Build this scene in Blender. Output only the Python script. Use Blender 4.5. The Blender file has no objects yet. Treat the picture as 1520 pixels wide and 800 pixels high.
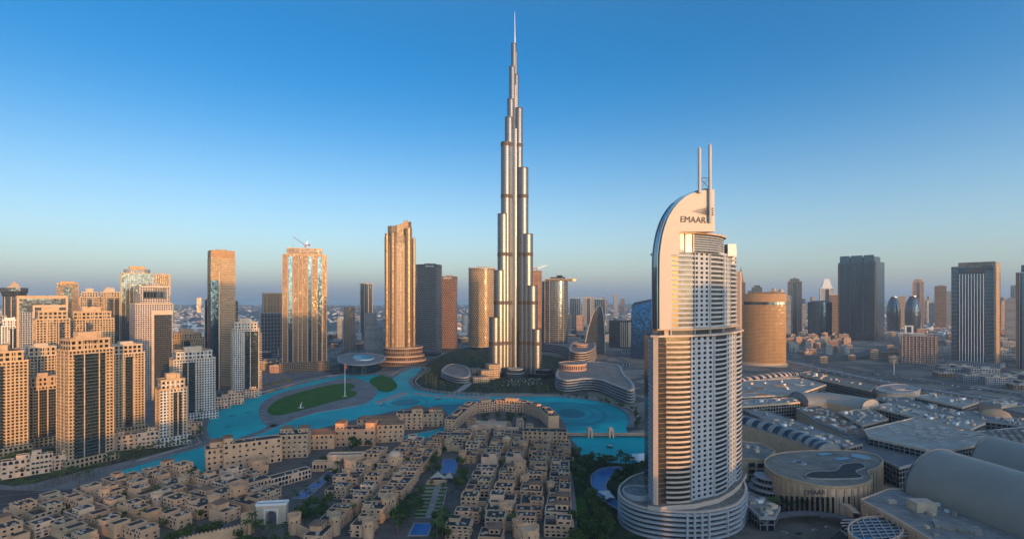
import bpy, bmesh, math, random
from mathutils import Vector, Matrix
from mathutils.geometry import tessellate_polygon
R = math.radians
rnd = random.Random(7)
S = bpy.context.scene
COL = S.collection

# ------------------------------------------------------------------ camera, sky, sun, exposure
HC, FP, HZ = 183.0, 800.0, 440.0            # eye height (m), focal length (px of the 1520 px wide photo), horizon row
cd = bpy.data.cameras.new('camera'); cam = bpy.data.objects.new('camera', cd); COL.objects.link(cam)
cam.location = (0, 0, HC); cam.rotation_euler = (R(90), 0, 0)
cd.sensor_width = 36; cd.lens = 36 * FP / 1520; cd.shift_y = 40 / 1520
cd.clip_start = 1; cd.clip_end = 120000
S.camera = cam
SUN_EL, SUN_AZ = 3.2, 148.0                 # azimuth clockwise from +Y (the view direction)
sv = Vector((math.sin(R(SUN_AZ)) * math.cos(R(SUN_EL)), math.cos(R(SUN_AZ)) * math.cos(R(SUN_EL)), math.sin(R(SUN_EL))))
w = bpy.data.worlds.new('World'); S.world = w; w.use_nodes = True
wn = w.node_tree.nodes; wl = w.node_tree.links
for n in list(wn): wn.remove(n)
sky = wn.new('ShaderNodeTexSky'); sky.sky_type = 'NISHITA'; sky.sun_disc = False
sky.sun_elevation = R(SUN_EL + 7); sky.sun_rotation = R(SUN_AZ); sky.altitude = 100
sky.air_density = 1.0; sky.dust_density = 1.0; sky.ozone_density = 3.0
hs = wn.new('ShaderNodeHueSaturation'); hs.inputs['Hue'].default_value = 0.496
tc = wn.new('ShaderNodeTexCoord'); dz = wn.new('ShaderNodeSeparateXYZ'); wl.new(tc.outputs['Generated'], dz.inputs[0])
def wramp(src, stops, lo, hi):               # deepest blue a quarter turn from the sun, paler low down; the anti-solar side is the darker one
    m = wn.new('ShaderNodeMapRange'); m.inputs['From Min'].default_value = lo; m.inputs['From Max'].default_value = hi; wl.new(src, m.inputs[0])
    r = wn.new('ShaderNodeValToRGB'); wl.new(m.outputs[0], r.inputs[0]); e = r.color_ramp.elements; r.color_ramp.interpolation = 'B_SPLINE'
    while len(e) < len(stops): e.new(.5)
    for q, (p, v) in zip(e, stops): q.position = p; q.color = (v / 2, v / 2, v / 2, 1)
    k = wn.new('ShaderNodeMath'); k.operation = 'MULTIPLY'; wl.new(r.outputs[0], k.inputs[0]); k.inputs[1].default_value = 2.0
    return k.outputs[0]
wl.new(wramp(dz.outputs[2], [(0, .84), (.12, .88), (.30, 1.0), (1, 1.0)], 0, 1), hs.inputs['Saturation'])
blue = wn.new('ShaderNodeMix'); blue.data_type = 'RGBA'; blue.blend_type = 'MULTIPLY'; blue.inputs[7].default_value = (.0, .63, .96, 1)
dt = wn.new('ShaderNodeVectorMath'); dt.operation = 'DOT_PRODUCT'; wl.new(tc.outputs['Generated'], dt.inputs[0]); dt.inputs[1].default_value = (sv.x, sv.y, 0)
tint = wn.new('ShaderNodeMath'); tint.operation = 'MULTIPLY'
wl.new(wramp(dz.outputs[2], [(0, 0), (.10, .04), (.22, .46), (.34, .93), (.48, 1.0), (.60, .3), (.72, 0)], 0, 1), tint.inputs[0])
wl.new(wramp(dt.outputs['Value'], [(0, 1), (.44, 1), (.66, 0)], -1, 1), tint.inputs[1]); wl.new(tint.outputs[0], blue.inputs[0])
wl.new(wramp(dt.outputs['Value'], [(0, .52), (.35, .56), (.75, 1.0)], -1, 1), hs.inputs['Value'])
bg = wn.new('ShaderNodeBackground'); bg.inputs['Strength'].default_value = 0.15
wo = wn.new('ShaderNodeOutputWorld')
wl.new(sky.outputs[0], hs.inputs['Color']); wl.new(hs.outputs[0], blue.inputs[6]); wl.new(blue.outputs[2], bg.inputs[0]); wl.new(bg.outputs[0], wo.inputs[0])
sd = bpy.data.lights.new('sun', 'SUN'); so = bpy.data.objects.new('sun', sd); COL.objects.link(so)
sd.energy = 2.1; sd.angle = R(0.6); sd.color = (1.0, 0.49, 0.135)
so.rotation_euler = sv.to_track_quat('Z', 'Y').to_euler(); so.location = (300, -500, 400)
S.view_settings.view_transform = 'Standard'; S.view_settings.look = 'None'
S.view_settings.exposure = 1.38; S.view_settings.gamma = 1.0
S.render.engine = 'CYCLES'
S.cycles.use_denoising = True
S.cycles.max_bounces = 5; S.cycles.diffuse_bounces = 2; S.cycles.glossy_bounces = 3; S.cycles.transmission_bounces = 2
S.cycles.volume_bounces = 0; S.cycles.sample_clamp_indirect = 4
S.cycles.caustics_reflective = False; S.cycles.caustics_refractive = False

# ------------------------------------------------------------------ picture to world
def G(x, y, z=0.0):                          # the point at height z seen at photo pixel (x, y)
    d = (HC - z) * FP / (y - HZ)
    return Vector(((x - 760) / FP * d, d, z))
def DY(y): return HC * FP / (y - HZ)         # depth of a ground point at row y
def WX(x, d): return (x - 760) / FP * d
def ZP(y, d): return HC - (y - HZ) / FP * d
def pix(v): return (760 + FP * v[0] / v[1], HZ + FP * (HC - v[2]) / v[1])
def inpoly(p, poly):
    x, y = p[0], p[1]; c = False; n = len(poly)
    for i in range(n):
        x1, y1 = poly[i][:2]; x2, y2 = poly[i - 1][:2]
        if (y1 > y) != (y2 > y) and x < (x2 - x1) * (y - y1) / (y2 - y1) + x1: c = not c
    return c

# ------------------------------------------------------------------ mesh builder
class MB:
    def __init__(s): s.v = []; s.f = []; s.m = []; s.u = []; s.sm = []
    def face(s, pts, mi=0, uv=None):
        b = len(s.v); s.v += [tuple(p) for p in pts]; s.f.append(tuple(range(b, b + len(pts))))
        s.m.append(mi); s.u.append(uv or [(0.5, 0.5)] * len(pts)); s.sm.append(False)
    def box(s, cx, cy, z0, w, d, h, mi=0, rot=0.0, top=None):
        c, q = math.cos(rot), math.sin(rot)
        def P(x, y, z): return (cx + x * c - y * q, cy + x * q + y * c, z)
        a, b = w / 2, d / 2; z1 = z0 + h
        A = [P(-a, -b, z0), P(a, -b, z0), P(a, b, z0), P(-a, b, z0)]; T = [P(-a, -b, z1), P(a, -b, z1), P(a, b, z1), P(-a, b, z1)]
        for i in range(4):
            j = (i + 1) % 4; s.face([A[i], A[j], T[j], T[i]], mi)
        s.face(T, mi if top is None else top); s.face(A[::-1], mi)
    def prism(s, poly, z0, z1, mi=0, cap=None, bay=4.0, fl=3.6, smooth=False, bottom=False, poly2=None):
        n = len(poly); p2 = poly2 or poly
        L = [math.dist(poly[i][:2], poly[(i + 1) % n][:2]) for i in range(n)]
        cont = n > 8
        if cont:
            tot = sum(L); nb = max(1, round(tot / bay)); acc = 0; U = []
            for l in L: U.append((acc / tot * nb, (acc + l) / tot * nb)); acc += l
        else: U = [(0, max(1, round(l / bay))) for l in L]
        b = len(s.v); s.v += [(p[0], p[1], z0) for p in poly] + [(p[0], p[1], z1) for p in p2]
        v0, v1 = 0.0, max(1, round((z1 - z0) / fl))
        for i in range(n):
            j = (i + 1) % n
            s.f.append((b + i, b + j, b + n + j, b + n + i)); s.m.append(mi); s.sm.append(smooth)
            s.u.append([(U[i][0], v0), (U[i][1], v0), (U[i][1], v1), (U[i][0], v1)])
        s.poly(p2, z1, mi if cap is None else cap)
        if bottom: s.poly(poly[::-1], z0, mi)
    def poly(s, poly, z, mi=0):
        pts = [Vector((p[0], p[1], 0)) for p in poly]
        if len(poly) <= 4: s.face([(p.x, p.y, z) for p in pts], mi); return
        b = len(s.v); s.v += [(p.x, p.y, z) for p in pts]
        ar = sum(pts[i].x * pts[(i + 1) % len(pts)].y - pts[(i + 1) % len(pts)].x * pts[i].y for i in range(len(pts)))
        for t in tessellate_polygon([pts]):
            a, c, d = [pts[i] for i in t]
            if ((c - a).cross(d - a)).z < 0: t = t[::-1]
            if ar < 0: t = t[::-1]
            s.f.append(tuple(b + i for i in t)); s.m.append(mi); s.u.append([(.5, .5)] * 3); s.sm.append(False)
    def ring(s, poly, z0, z1, out, inn=0.6, mi=0):   # hollow collar round a polygon
        a, b = offset(poly, out), offset(poly, -inn); n = len(poly)
        for i in range(n):
            j = (i + 1) % n
            s.face([(*a[i], z0), (*a[j], z0), (*a[j], z1), (*a[i], z1)], mi)
            s.face([(*b[j], z0), (*b[i], z0), (*b[i], z1), (*b[j], z1)], mi)
            s.face([(*a[i], z1), (*a[j], z1), (*b[j], z1), (*b[i], z1)], mi)
            s.face([(*a[j], z0), (*a[i], z0), (*b[i], z0), (*b[j], z0)], mi)
    def tube(s, p, q, r, n=6, mi=0, r2=None):
        p, q = Vector(p), Vector(q); d = (q - p).normalized()
        a = d.orthogonal().normalized(); b = d.cross(a); r2 = r if r2 is None else r2
        A = [p + (a * math.cos(2 * math.pi * i / n) + b * math.sin(2 * math.pi * i / n)) * r for i in range(n)]
        B = [q + (a * math.cos(2 * math.pi * i / n) + b * math.sin(2 * math.pi * i / n)) * r2 for i in range(n)]
        for i in range(n):
            j = (i + 1) % n; s.face([A[i], A[j], B[j], B[i]], mi)
        s.face(B, mi); s.face(A[::-1], mi)
    def build(s, name, mats, parent=None):
        me = bpy.data.meshes.new(name); me.from_pydata(s.v, [], s.f)
        mats = mats if isinstance(mats, (list, tuple)) else [mats]
        for m in mats: me.materials.append(m)
        uvl = me.uv_layers.new(name='UVMap'); flat = [c for f in s.u for p in f for c in p]
        uvl.data.foreach_set('uv', flat)
        me.polygons.foreach_set('material_index', s.m); me.polygons.foreach_set('use_smooth', s.sm)
        me.update()
        o = bpy.data.objects.new(name, me); COL.objects.link(o)
        if parent is not None: o.parent = parent
        return o

def rect(w, d, ox=0, oy=0): return [(ox - w / 2, oy - d / 2), (ox + w / 2, oy - d / 2), (ox + w / 2, oy + d / 2), (ox - w / 2, oy + d / 2)]
def ngon(r, n=24, ox=0, oy=0, ry=None, a0=0.0):
    ry = r if ry is None else ry
    return [(ox + r * math.cos(a0 + 2 * math.pi * i / n), oy + ry * math.sin(a0 + 2 * math.pi * i / n)) for i in range(n)]
def offset(poly, o):
    n = len(poly); out = []
    for i in range(n):
        a, b, c = Vector(poly[i - 1][:2]), Vector(poly[i][:2]), Vector(poly[(i + 1) % n][:2])
        e1, e2 = (b - a).normalized(), (c - b).normalized()
        n1, n2 = Vector((e1.y, -e1.x)), Vector((e2.y, -e2.x)); m = n1 + n2
        m = m / max(0.35, 1 + n1.dot(n2)); out.append((b.x + m.x * o, b.y + m.y * o))
    return out
def tag(o, label=None, cat=None, group=None, kind=None):
    if label: o['label'] = label
    if cat: o['category'] = cat
    if group: o['group'] = group
    if kind: o['kind'] = kind
    return o
def thing(name, label, cat, loc=(0, 0, 0), rot=0.0, group=None):
    o = bpy.data.objects.new(name, None); COL.objects.link(o); o.empty_display_size = 1
    o.location = loc; o.rotation_euler = (0, 0, rot)
    return tag(o, label, cat, group)
def dup(root, loc, rot=0.0, label=None, group=None, scale=None, mat=None):
    r = root.copy(); COL.objects.link(r); r.location = loc; r.rotation_euler = (0, 0, rot)
    if scale: r.scale = scale
    if label: r['label'] = label
    if group: r['group'] = group
    def rec(a, b):
        for ch in a.children:
            c = ch.copy(); COL.objects.link(c); c.parent = b
            if mat and c.type == 'MESH' and c.material_slots and c.material_slots[0].material and c.material_slots[0].material.name in mat:
                nm = mat[c.material_slots[0].material.name]
                c.material_slots[0].link = 'OBJECT'; c.material_slots[0].material = nm
            rec(ch, c)
    rec(root, r)
    return r

# ------------------------------------------------------------------ materials
def newmat(name):
    m = bpy.data.materials.new(name); m.use_nodes = True
    nt = m.node_tree; nt.nodes.clear()
    return m, nt.nodes, nt.links
def c4(c): return (c[0], c[1], c[2], 1)
class NT:
    def __init__(s, name):
        s.mat, s.n, s.l = newmat(name); s.out = s.n.new('ShaderNodeOutputMaterial')
    def math(s, op, a, b=None, c=None):
        nd = s.n.new('ShaderNodeMath'); nd.operation = op
        for i, v in enumerate((a, b, c)):
            if v is None: continue
            if isinstance(v, (int, float)): nd.inputs[i].default_value = v
            else: s.l.new(v, nd.inputs[i])
        return nd.outputs[0]
    def mix(s, f, a, b):
        nd = s.n.new('ShaderNodeMix'); nd.data_type = 'RGBA'
        for k, v in ((0, f), (6, a), (7, b)):
            if isinstance(v, (int, float)): nd.inputs[k].default_value = v
            elif isinstance(v, (tuple, list)): nd.inputs[k].default_value = c4(v)
            else: s.l.new(v, nd.inputs[k])
        return nd.outputs[2]
    def pbsdf(s, col, rough=.7, metal=0.0, spec=0.4, normal=None):
        p = s.n.new('ShaderNodeBsdfPrincipled')
        for k, v in (('Base Color', col), ('Roughness', rough), ('Metallic', metal), ('Specular IOR Level', spec)):
            if isinstance(v, (int, float)): p.inputs[k].default_value = v
            elif isinstance(v, (tuple, list)): p.inputs[k].default_value = c4(v)
            else: s.l.new(v, p.inputs[k])
        if normal is not None: s.l.new(normal, p.inputs['Normal'])
        return p.outputs[0]
    def coord(s, which='Object', scale=None):
        t = s.n.new('ShaderNodeTexCoord'); o = t.outputs[which]
        if scale is not None:
            mp = s.n.new('ShaderNodeMapping'); mp.inputs['Scale'].default_value = scale; s.l.new(o, mp.inputs[0]); o = mp.outputs[0]
        return o
    def noise(s, vec, scale, detail=4, rough=.6):
        nd = s.n.new('ShaderNodeTexNoise'); nd.inputs['Scale'].default_value = scale; nd.inputs['Detail'].default_value = detail
        nd.inputs['Roughness'].default_value = rough; s.l.new(vec, nd.inputs['Vector']); return nd.outputs[0]
    def ramp(s, f, stops):
        nd = s.n.new('ShaderNodeValToRGB'); s.l.new(f, nd.inputs[0]); e = nd.color_ramp.elements
        while len(e) < len(stops): e.new(0.5)
        for q, (p, c) in zip(e, stops): q.position = p; q.color = c4(c) if isinstance(c, (tuple, list)) else (c, c, c, 1)
        return nd.outputs[0]
    def bump(s, h, strength=.3, dist=.1):
        nd = s.n.new('ShaderNodeBump'); nd.inputs['Strength'].default_value = strength; nd.inputs['Distance'].default_value = dist
        s.l.new(h, nd.inputs['Height']); return nd.outputs[0]
    def rand(s):
        return s.n.new('ShaderNodeObjectInfo').outputs['Random']
    def done(s, sh): s.l.new(sh, s.out.inputs[0]); return s.mat
def sc(c, k): return tuple(min(1, x * k) for x in c)
def plain(name, col, rough=.75, metal=0.0, var=.22, scale=.15, fine=1.6, bump=0.0):
    t = NT(name); o = t.coord('Object')
    a = t.noise(o, scale, 3); b = t.noise(o, fine, 2)
    f = t.math('ADD', t.math('MULTIPLY', a, .7), t.math('MULTIPLY', b, .3))
    col_ = t.ramp(f, [(0.3, sc(col, 1 - var)), (0.7, sc(col, 1 + var))])
    return t.done(t.pbsdf(col_, rough, metal, normal=t.bump(b, .4, bump) if bump else None))
def facade(name, wall, glass, ww=.6, wh=.6, wrough=.75, grough=.10, gmetal=.9, wmetal=0.0, tilt=.05, blind=.12, lit=0.0, row=0.0, var=.15):
    """cells of the UV map are window bays: a pane inside each, its tint and its tilt varying from pane to pane"""
    t = NT(name)
    uv = t.coord('UV'); sp = t.n.new('ShaderNodeSeparateXYZ'); t.l.new(uv, sp.inputs[0])
    x, y = sp.outputs[0], sp.outputs[1]
    if row:
        x = t.math('ADD', x, t.math('MULTIPLY', t.math('MODULO', t.math('FLOOR', y), 2.0), row))
    fx, fy = t.math('FRACT', x), t.math('FRACT', y)
    mx = t.math('LESS_THAN', t.math('ABSOLUTE', t.math('SUBTRACT', fx, .5)), ww / 2)
    my = t.math('LESS_THAN', t.math('ABSOLUTE', t.math('SUBTRACT', fy, .5)), wh / 2)
    mask = t.math('MULTIPLY', mx, my)
    cb = t.n.new('ShaderNodeCombineXYZ'); t.l.new(t.math('FLOOR', x), cb.inputs[0]); t.l.new(t.math('FLOOR', y), cb.inputs[1]); t.l.new(t.rand(), cb.inputs[2])
    wn_ = t.n.new('ShaderNodeTexWhiteNoise'); t.l.new(cb.outputs[0], wn_.inputs[0])
    r, rc = wn_.outputs[0], wn_.outputs[1]
    gcol = t.mix(r, sc(glass, .55), sc(glass, 1.35))
    gcol = t.mix(t.math('GREATER_THAN', r, 1 - blind), gcol, sc((.5, .48, .44), .34))
    gm = t.n.new('ShaderNodeNewGeometry')
    vs = t.n.new('ShaderNodeVectorMath'); vs.operation = 'SUBTRACT'; t.l.new(rc, vs.inputs[0]); vs.inputs[1].default_value = (.5, .5, .5)
    vm = t.n.new('ShaderNodeVectorMath'); vm.operation = 'SCALE'; t.l.new(vs.outputs[0], vm.inputs[0]); vm.inputs[3].default_value = tilt
    va = t.n.new('ShaderNodeVectorMath'); va.operation = 'ADD'; t.l.new(gm.outputs['Normal'], va.inputs[0]); t.l.new(vm.outputs[0], va.inputs[1])
    vn = t.n.new('ShaderNodeVectorMath'); vn.operation = 'NORMALIZE'; t.l.new(va.outputs[0], vn.inputs[0])
    g = t.pbsdf(gcol, grough, gmetal, .6, vn.outputs[0])
    nz = t.noise(t.coord('Object'), .06, 4)
    wc = t.ramp(nz, [(.3, sc(wall, 1 - var)), (.7, sc(wall, 1 + var))])
    wl_ = t.pbsdf(wc, wrough, wmetal)
    ms = t.n.new('ShaderNodeMixShader'); t.l.new(mask, ms.inputs[0]); t.l.new(wl_, ms.inputs[1]); t.l.new(g, ms.inputs[2])
    return t.done(ms.outputs[0])

CREAM = plain('cream_stone', (.49, .34, .21), .8); CREAM2 = plain('pale_render', (.54, .43, .32), .8)
SAND = plain('sand_plaster', (.64, .385, .225), .85, var=.18); SAND2 = plain('light_sand_plaster', (.70, .46, .31), .85, var=.18); SAND3 = plain('ochre_plaster', (.58, .325, .18), .85, var=.18)
def roofmat(name, col, rough, metal, sw=.2):
    t = NT(name); o = t.coord('Object'); br = t.n.new('ShaderNodeTexBrick'); t.l.new(o, br.inputs['Vector']); br.offset = 0.0
    br.inputs['Scale'].default_value = 1.0; br.inputs['Brick Width'].default_value = 6.5; br.inputs['Row Height'].default_value = 4.2; br.inputs['Mortar Size'].default_value = .28
    br.inputs['Color1'].default_value = c4(sc(col, 1.08)); br.inputs['Color2'].default_value = c4(sc(col, .88)); br.inputs['Mortar'].default_value = c4(sc(col, .62))
    n1 = t.noise(o, .05, 5, .65); st = t.ramp(n1, [(.3, .6), (.5, 1.0), (.72, 1.28)]); mx = t.n.new('ShaderNodeMix'); mx.data_type = 'RGBA'; mx.blend_type = 'MULTIPLY'; mx.inputs[0].default_value = 1.0
    t.l.new(br.outputs[0], mx.inputs[6]); t.l.new(st, mx.inputs[7])
    return t.done(t.pbsdf(mx.outputs[2], rough, metal))
WHITE = plain('white_paint', (.72, .71, .68), .6, var=.08); GREYC = plain('grey_concrete', (.30, .30, .30), .8)
DARKC = plain('dark_concrete', (.11, .11, .115), .8); ROOFD = plain('dark_flat_roof', (.04, .038, .037), .9, var=.5, scale=.2, fine=.9)
ROOFG = roofmat('grey_flat_roof', (.215, .19, .16), .85, 0, .3); TERRA = plain('clay_roof_tile', (.23, .125, .075), .85, var=.3)
STEEL = plain('brushed_steel', (.55, .55, .56), .35, .9, .08); STEELD = plain('dark_steel', (.10, .105, .11), .4, .6)
BANDB = plain('brown_band', (.085, .065, .05), .6, .2)
VSIL = plain('vault_sheet', (.29, .275, .24), .5, .2, .12, .04)
BRONZE = plain('bronze_cladding', (.20, .125, .07), .45, .5); TAN = plain('tan_panel', (.50, .36, .25), .6, var=.08)
SILVER = roofmat('silver_roof_sheet', (.35, .315, .27), .6, .1); BLUEROOF = roofmat('blue_grey_roof', (.235, .225, .21), .75, 0)
GLASSD = plain('dark_window_glass', (.055, .07, .085), .12, .85, .3, .5); GLASSB = plain('blue_window_glass', (.06, .13, .19), .1, .9, .3, .4)
RED = plain('red_paint', (.45, .06, .04), .5); GOLD = plain('gold_letter', (.75, .68, .55), .5, .1); LETTER = plain('dark_letter', (.05, .05, .055), .5)
WLETTER = plain('white_letter', (.85, .85, .85), .5)
OLDP = plain('old_town_pavers', (.115, .095, .08), .9, var=.35, scale=.05, fine=.5)
PAVE = plain('grey_pavers', (.17, .165, .165), .85, var=.25, scale=.03, fine=.5); PAVEL = plain('light_pavers', (.30, .275, .25), .85, var=.2, scale=.05)
ASPH = plain('asphalt', (.055, .053, .053), .85, var=.25, scale=.05); KERB = plain('kerb_stone', (.33, .32, .31), .8)
TRUNK = plain('bark', (.11, .075, .05), .9); FABRIC = plain('tent_fabric', (.70, .70, .68), .8, var=.08)
FABRICT = plain('sand_tent_fabric', (.42, .36, .28), .8, var=.1)
F_GLASS = facade('curtain_wall_dark', (.10, .105, .11), (.085, .13, .17), .88, .78, tilt=.03)
F_BLUE = facade('curtain_wall_blue', (.035, .05, .065), (.075, .15, .23), .9, .8, tilt=.03, blind=.05)
F_DEEP = facade('curtain_wall_deep_blue', (.01, .03, .07), (.012, .10, .30), .93, .88, tilt=.05, blind=.0)
F_TEAL = facade('balcony_glass', (.045, .06, .065), (.05, .105, .13), .9, .72, tilt=.06, blind=.16)
F_CREAM = facade('cream_window_wall', (.44, .315, .19), (.04, .05, .06), .6, .6, gmetal=.8)
F_PINK = facade('rose_window_wall', (.47, .40, .36), (.05, .07, .09), .62, .6, gmetal=.8)
F_WHITE = facade('white_window_wall', (.52, .50, .47), (.045, .055, .065), .58, .58, gmetal=.8)
F_BROWN = facade('brown_window_wall', (.22, .145, .095), (.075, .07, .065), .62, .58, gmetal=.8, grough=.16)
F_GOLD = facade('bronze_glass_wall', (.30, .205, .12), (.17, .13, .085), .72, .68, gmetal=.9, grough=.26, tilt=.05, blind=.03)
F_ORANGE = facade('sandstone_window_wall', (.43, .26, .115), (.06, .05, .045), .5, .56, gmetal=.7)
F_LATT = facade('lattice_dark', (.14, .155, .17), (.02, .026, .035), .5, .6, grough=.2, row=.5)
F_LATB = facade('lattice_brown', (.24, .14, .10), (.04, .036, .04), .5, .6, grough=.2, row=.5)
F_LATG = facade('lattice_gold', (.40, .28, .16), (.05, .045, .045), .52, .58, grough=.2, row=.5)
F_GREY = facade('grey_window_wall', (.30, .31, .33), (.06, .075, .09), .55, .6)
F_ROSE = facade('terracotta_window_wall', (.42, .25, .18), (.10, .09, .085), .5, .55)
# ------------------------------------------------------------------ setting: ground, sea, lake, roads, haze
def sheet(name, poly, z, mat, kind='structure', label=None, cat=None):
    m = MB(); m.poly(poly, z, 0); o = m.build(name, mat); tag(o, label, cat, None, kind); return o
def PX(pts, z=0.0): return [tuple(G(x, y, z)[:2]) for x, y in pts]
def smooth(pts, closed=True, k=4):           # Catmull-Rom through the points
    n = len(pts); out = []
    for i in range(n if closed else n - 1):
        p = [pts[(i + j - 1) % n] if closed else pts[min(max(i + j - 1, 0), n - 1)] for j in range(4)]
        for q in range(k):
            t = q / k
            out.append(tuple(.5 * (2 * p[1][c] + (p[2][c] - p[0][c]) * t + (2 * p[0][c] - 5 * p[1][c] + 4 * p[2][c] - p[3][c]) * t * t + (3 * p[1][c] - p[0][c] - 3 * p[2][c] + p[3][c]) * t ** 3) for c in range(2)))
    if not closed: out.append(tuple(pts[-1][:2]))
    return out
def strip(pts, width):                       # left and right edge of a line of that width
    L, Q = [], []
    for i, p in enumerate(pts):
        a, b = Vector(pts[max(i - 1, 0)][:2]), Vector(pts[min(i + 1, len(pts) - 1)][:2]); d = (b - a).normalized(); nrm = Vector((-d.y, d.x)) * width / 2
        L.append((p[0] + nrm.x, p[1] + nrm.y)); Q.append((p[0] - nrm.x, p[1] - nrm.y))
    return L, Q
def ribbon(m, pts, width, z, h=0.0, mi=0, top=None):
    L, Q = strip(pts, width); top = mi if top is None else top
    for i in range(len(pts) - 1):
        m.face([(*Q[i], z + h), (*Q[i + 1], z + h), (*L[i + 1], z + h), (*L[i], z + h)], top)
        if h:
            m.face([(*Q[i], z), (*Q[i + 1], z), (*Q[i + 1], z + h), (*Q[i], z + h)], mi)
            m.face([(*L[i + 1], z), (*L[i], z), (*L[i], z + h), (*L[i + 1], z + h)], mi)

t = NT('city_ground'); o = t.coord('Object')
big = t.noise(o, .0011, 5, .6); mid = t.noise(o, .009, 4); fine = t.noise(o, .12, 3)
f = t.math('ADD', t.math('MULTIPLY', big, .45), t.math('ADD', t.math('MULTIPLY', mid, .4), t.math('MULTIPLY', fine, .15)))
gc = t.ramp(f, [(.36, (.09, .085, .07)), (.46, (.16, .14, .115)), (.53, (.25, .205, .155)), (.66, (.33, .28, .21))])
vor = t.n.new('ShaderNodeTexVoronoi'); vor.inputs['Scale'].default_value = .0075; vor.feature = 'DISTANCE_TO_EDGE'; t.l.new(o, vor.inputs['Vector'])
gc = t.mix(t.math('LESS_THAN', vor.outputs[0], .07), gc, (.085, .08, .078))
pv_ = t.n.new('ShaderNodeTexVoronoi'); pv_.inputs['Scale'].default_value = .021; t.l.new(o, pv_.inputs['Vector']); sp_ = t.n.new('ShaderNodeSeparateColor'); t.l.new(pv_.outputs['Color'], sp_.inputs[0])
gc = t.mix(t.math('MULTIPLY', t.math('GREATER_THAN', sp_.outputs[0], .55), .55), gc, t.ramp(sp_.outputs[1], [(.1, (.03, .04, .025)), (.4, (.10, .085, .07)), (.7, (.25, .20, .15)), (.95, (.34, .30, .25))]))
MG = t.done(t.pbsdf(gc, .9))
sheet('ground', [(-45000, -2500), (45000, -2500), (45000, 60000), (-45000, 60000)], 0, MG)
t = NT('sea_water'); nz = t.noise(t.coord('Object'), .01, 3)
SEA = t.done(t.pbsdf((.03, .09, .13), .25, 0, .5, t.bump(nz, .2, 1)))
sheet('sea', [(-45000, 11500), (-9000, 11800), (-2500, 11000), (1500, 12600), (9000, 15000), (45000, 17000), (45000, 59900), (-45000, 59900)], .6, SEA)

def paving(name, c1, c2, w_, h_, rot=0.4):
    t = NT(name); o = t.coord('Object'); mp = t.n.new('ShaderNodeMapping'); mp.inputs['Rotation'].default_value = (0, 0, rot); t.l.new(o, mp.inputs[0]); br = t.n.new('ShaderNodeTexBrick'); t.l.new(mp.outputs[0], br.inputs['Vector'])
    br.offset = .5; br.inputs['Scale'].default_value = 1.0; br.inputs['Brick Width'].default_value = w_; br.inputs['Row Height'].default_value = h_; br.inputs['Mortar Size'].default_value = .3
    br.inputs['Color1'].default_value = c4(c1); br.inputs['Color2'].default_value = c4(c2); br.inputs['Mortar'].default_value = c4(sc(c1, 1.45))
    st = t.ramp(t.noise(o, .045, 5, .65), [(.3, .68), (.5, 1.0), (.72, 1.25)]); mx = t.n.new('ShaderNodeMix'); mx.data_type = 'RGBA'; mx.blend_type = 'MULTIPLY'; mx.inputs[0].default_value = 1.0
    t.l.new(br.outputs[0], mx.inputs[6]); t.l.new(st, mx.inputs[7]); return t.done(t.pbsdf(mx.outputs[2], .85))
PAVE = paving('grey_paving_fields', (.145, .14, .14), (.19, .18, .17), 13, 7); OLDP = paving('old_town_paving', (.10, .085, .07), (.15, .12, .095), 8, 5, -.1)
# lake: one turquoise sheet; the island, the causeway and the old-town shore stand on it
t = NT('lake_water'); o = t.coord('Object')
n1 = t.noise(o, .012, 3); n2 = t.noise(o, .5, 3)
def ellip(px, py, rx, ry):                   # dark fountain basin floor seen through the water
    c = G(px, py); sx = rx / FP * c.y; sy = ry * c.y ** 2 / (HC * FP)
    mp = t.n.new('ShaderNodeMapping'); mp.inputs['Location'].default_value = (-c.x / sx, -c.y / sy, 0); mp.inputs['Scale'].default_value = (1 / sx, 1 / sy, 0)
    t.l.new(o, mp.inputs[0]); ln = t.n.new('ShaderNodeVectorMath'); ln.operation = 'LENGTH'; t.l.new(mp.outputs[0], ln.inputs[0]); return ln.outputs['Value']
wc = t.ramp(n1, [(.3, (.0, .29, .325)), (.7, (.001, .46, .46))])
wob = t.math('MULTIPLY', t.math('SUBTRACT', t.noise(o, .03, 2), .5), .25)
for (px, py, rx, ry, dk) in [(780, 612, 200, 19, .42), (848, 613, 22, 7.5, .75), (602, 597, 23, 5.5, .6), (672, 604, 34, 5.5, .5), (845, 632, 50, 7, .4), (345, 617, 5, 1.2, .8), (338, 633, 4, 1.2, .8), (368, 612, 5, 1, .8)]:
    e = t.math('ADD', ellip(px, py, rx, ry), wob)
    m_ = t.n.new('ShaderNodeMapRange'); m_.inputs['From Min'].default_value = .86; m_.inputs['From Max'].default_value = 1.0; m_.inputs['To Min'].default_value = dk; m_.inputs['To Max'].default_value = 0; t.l.new(e, m_.inputs[0])
    wc = t.mix(m_.outputs[0], wc, (.012, .085, .13))
for (px, py, rx, ry) in [(848, 613, 33, 11), (602, 597, 33, 8), (672, 604, 46, 8), (848, 613, 50, 17)]:   # ring lines of the fountain
    e = t.math('ADD', ellip(px, py, rx, ry), t.math('MULTIPLY', wob, .3))
    ring = t.math('LESS_THAN', t.math('ABSOLUTE', t.math('SUBTRACT', e, .95)), .05)
    wc = t.mix(t.math('MULTIPLY', ring, .5), wc, (.012, .10, .15))
LAKE = t.done(t.pbsdf(wc, .5, 0, .04, t.bump(n2, .08, .3)))
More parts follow.
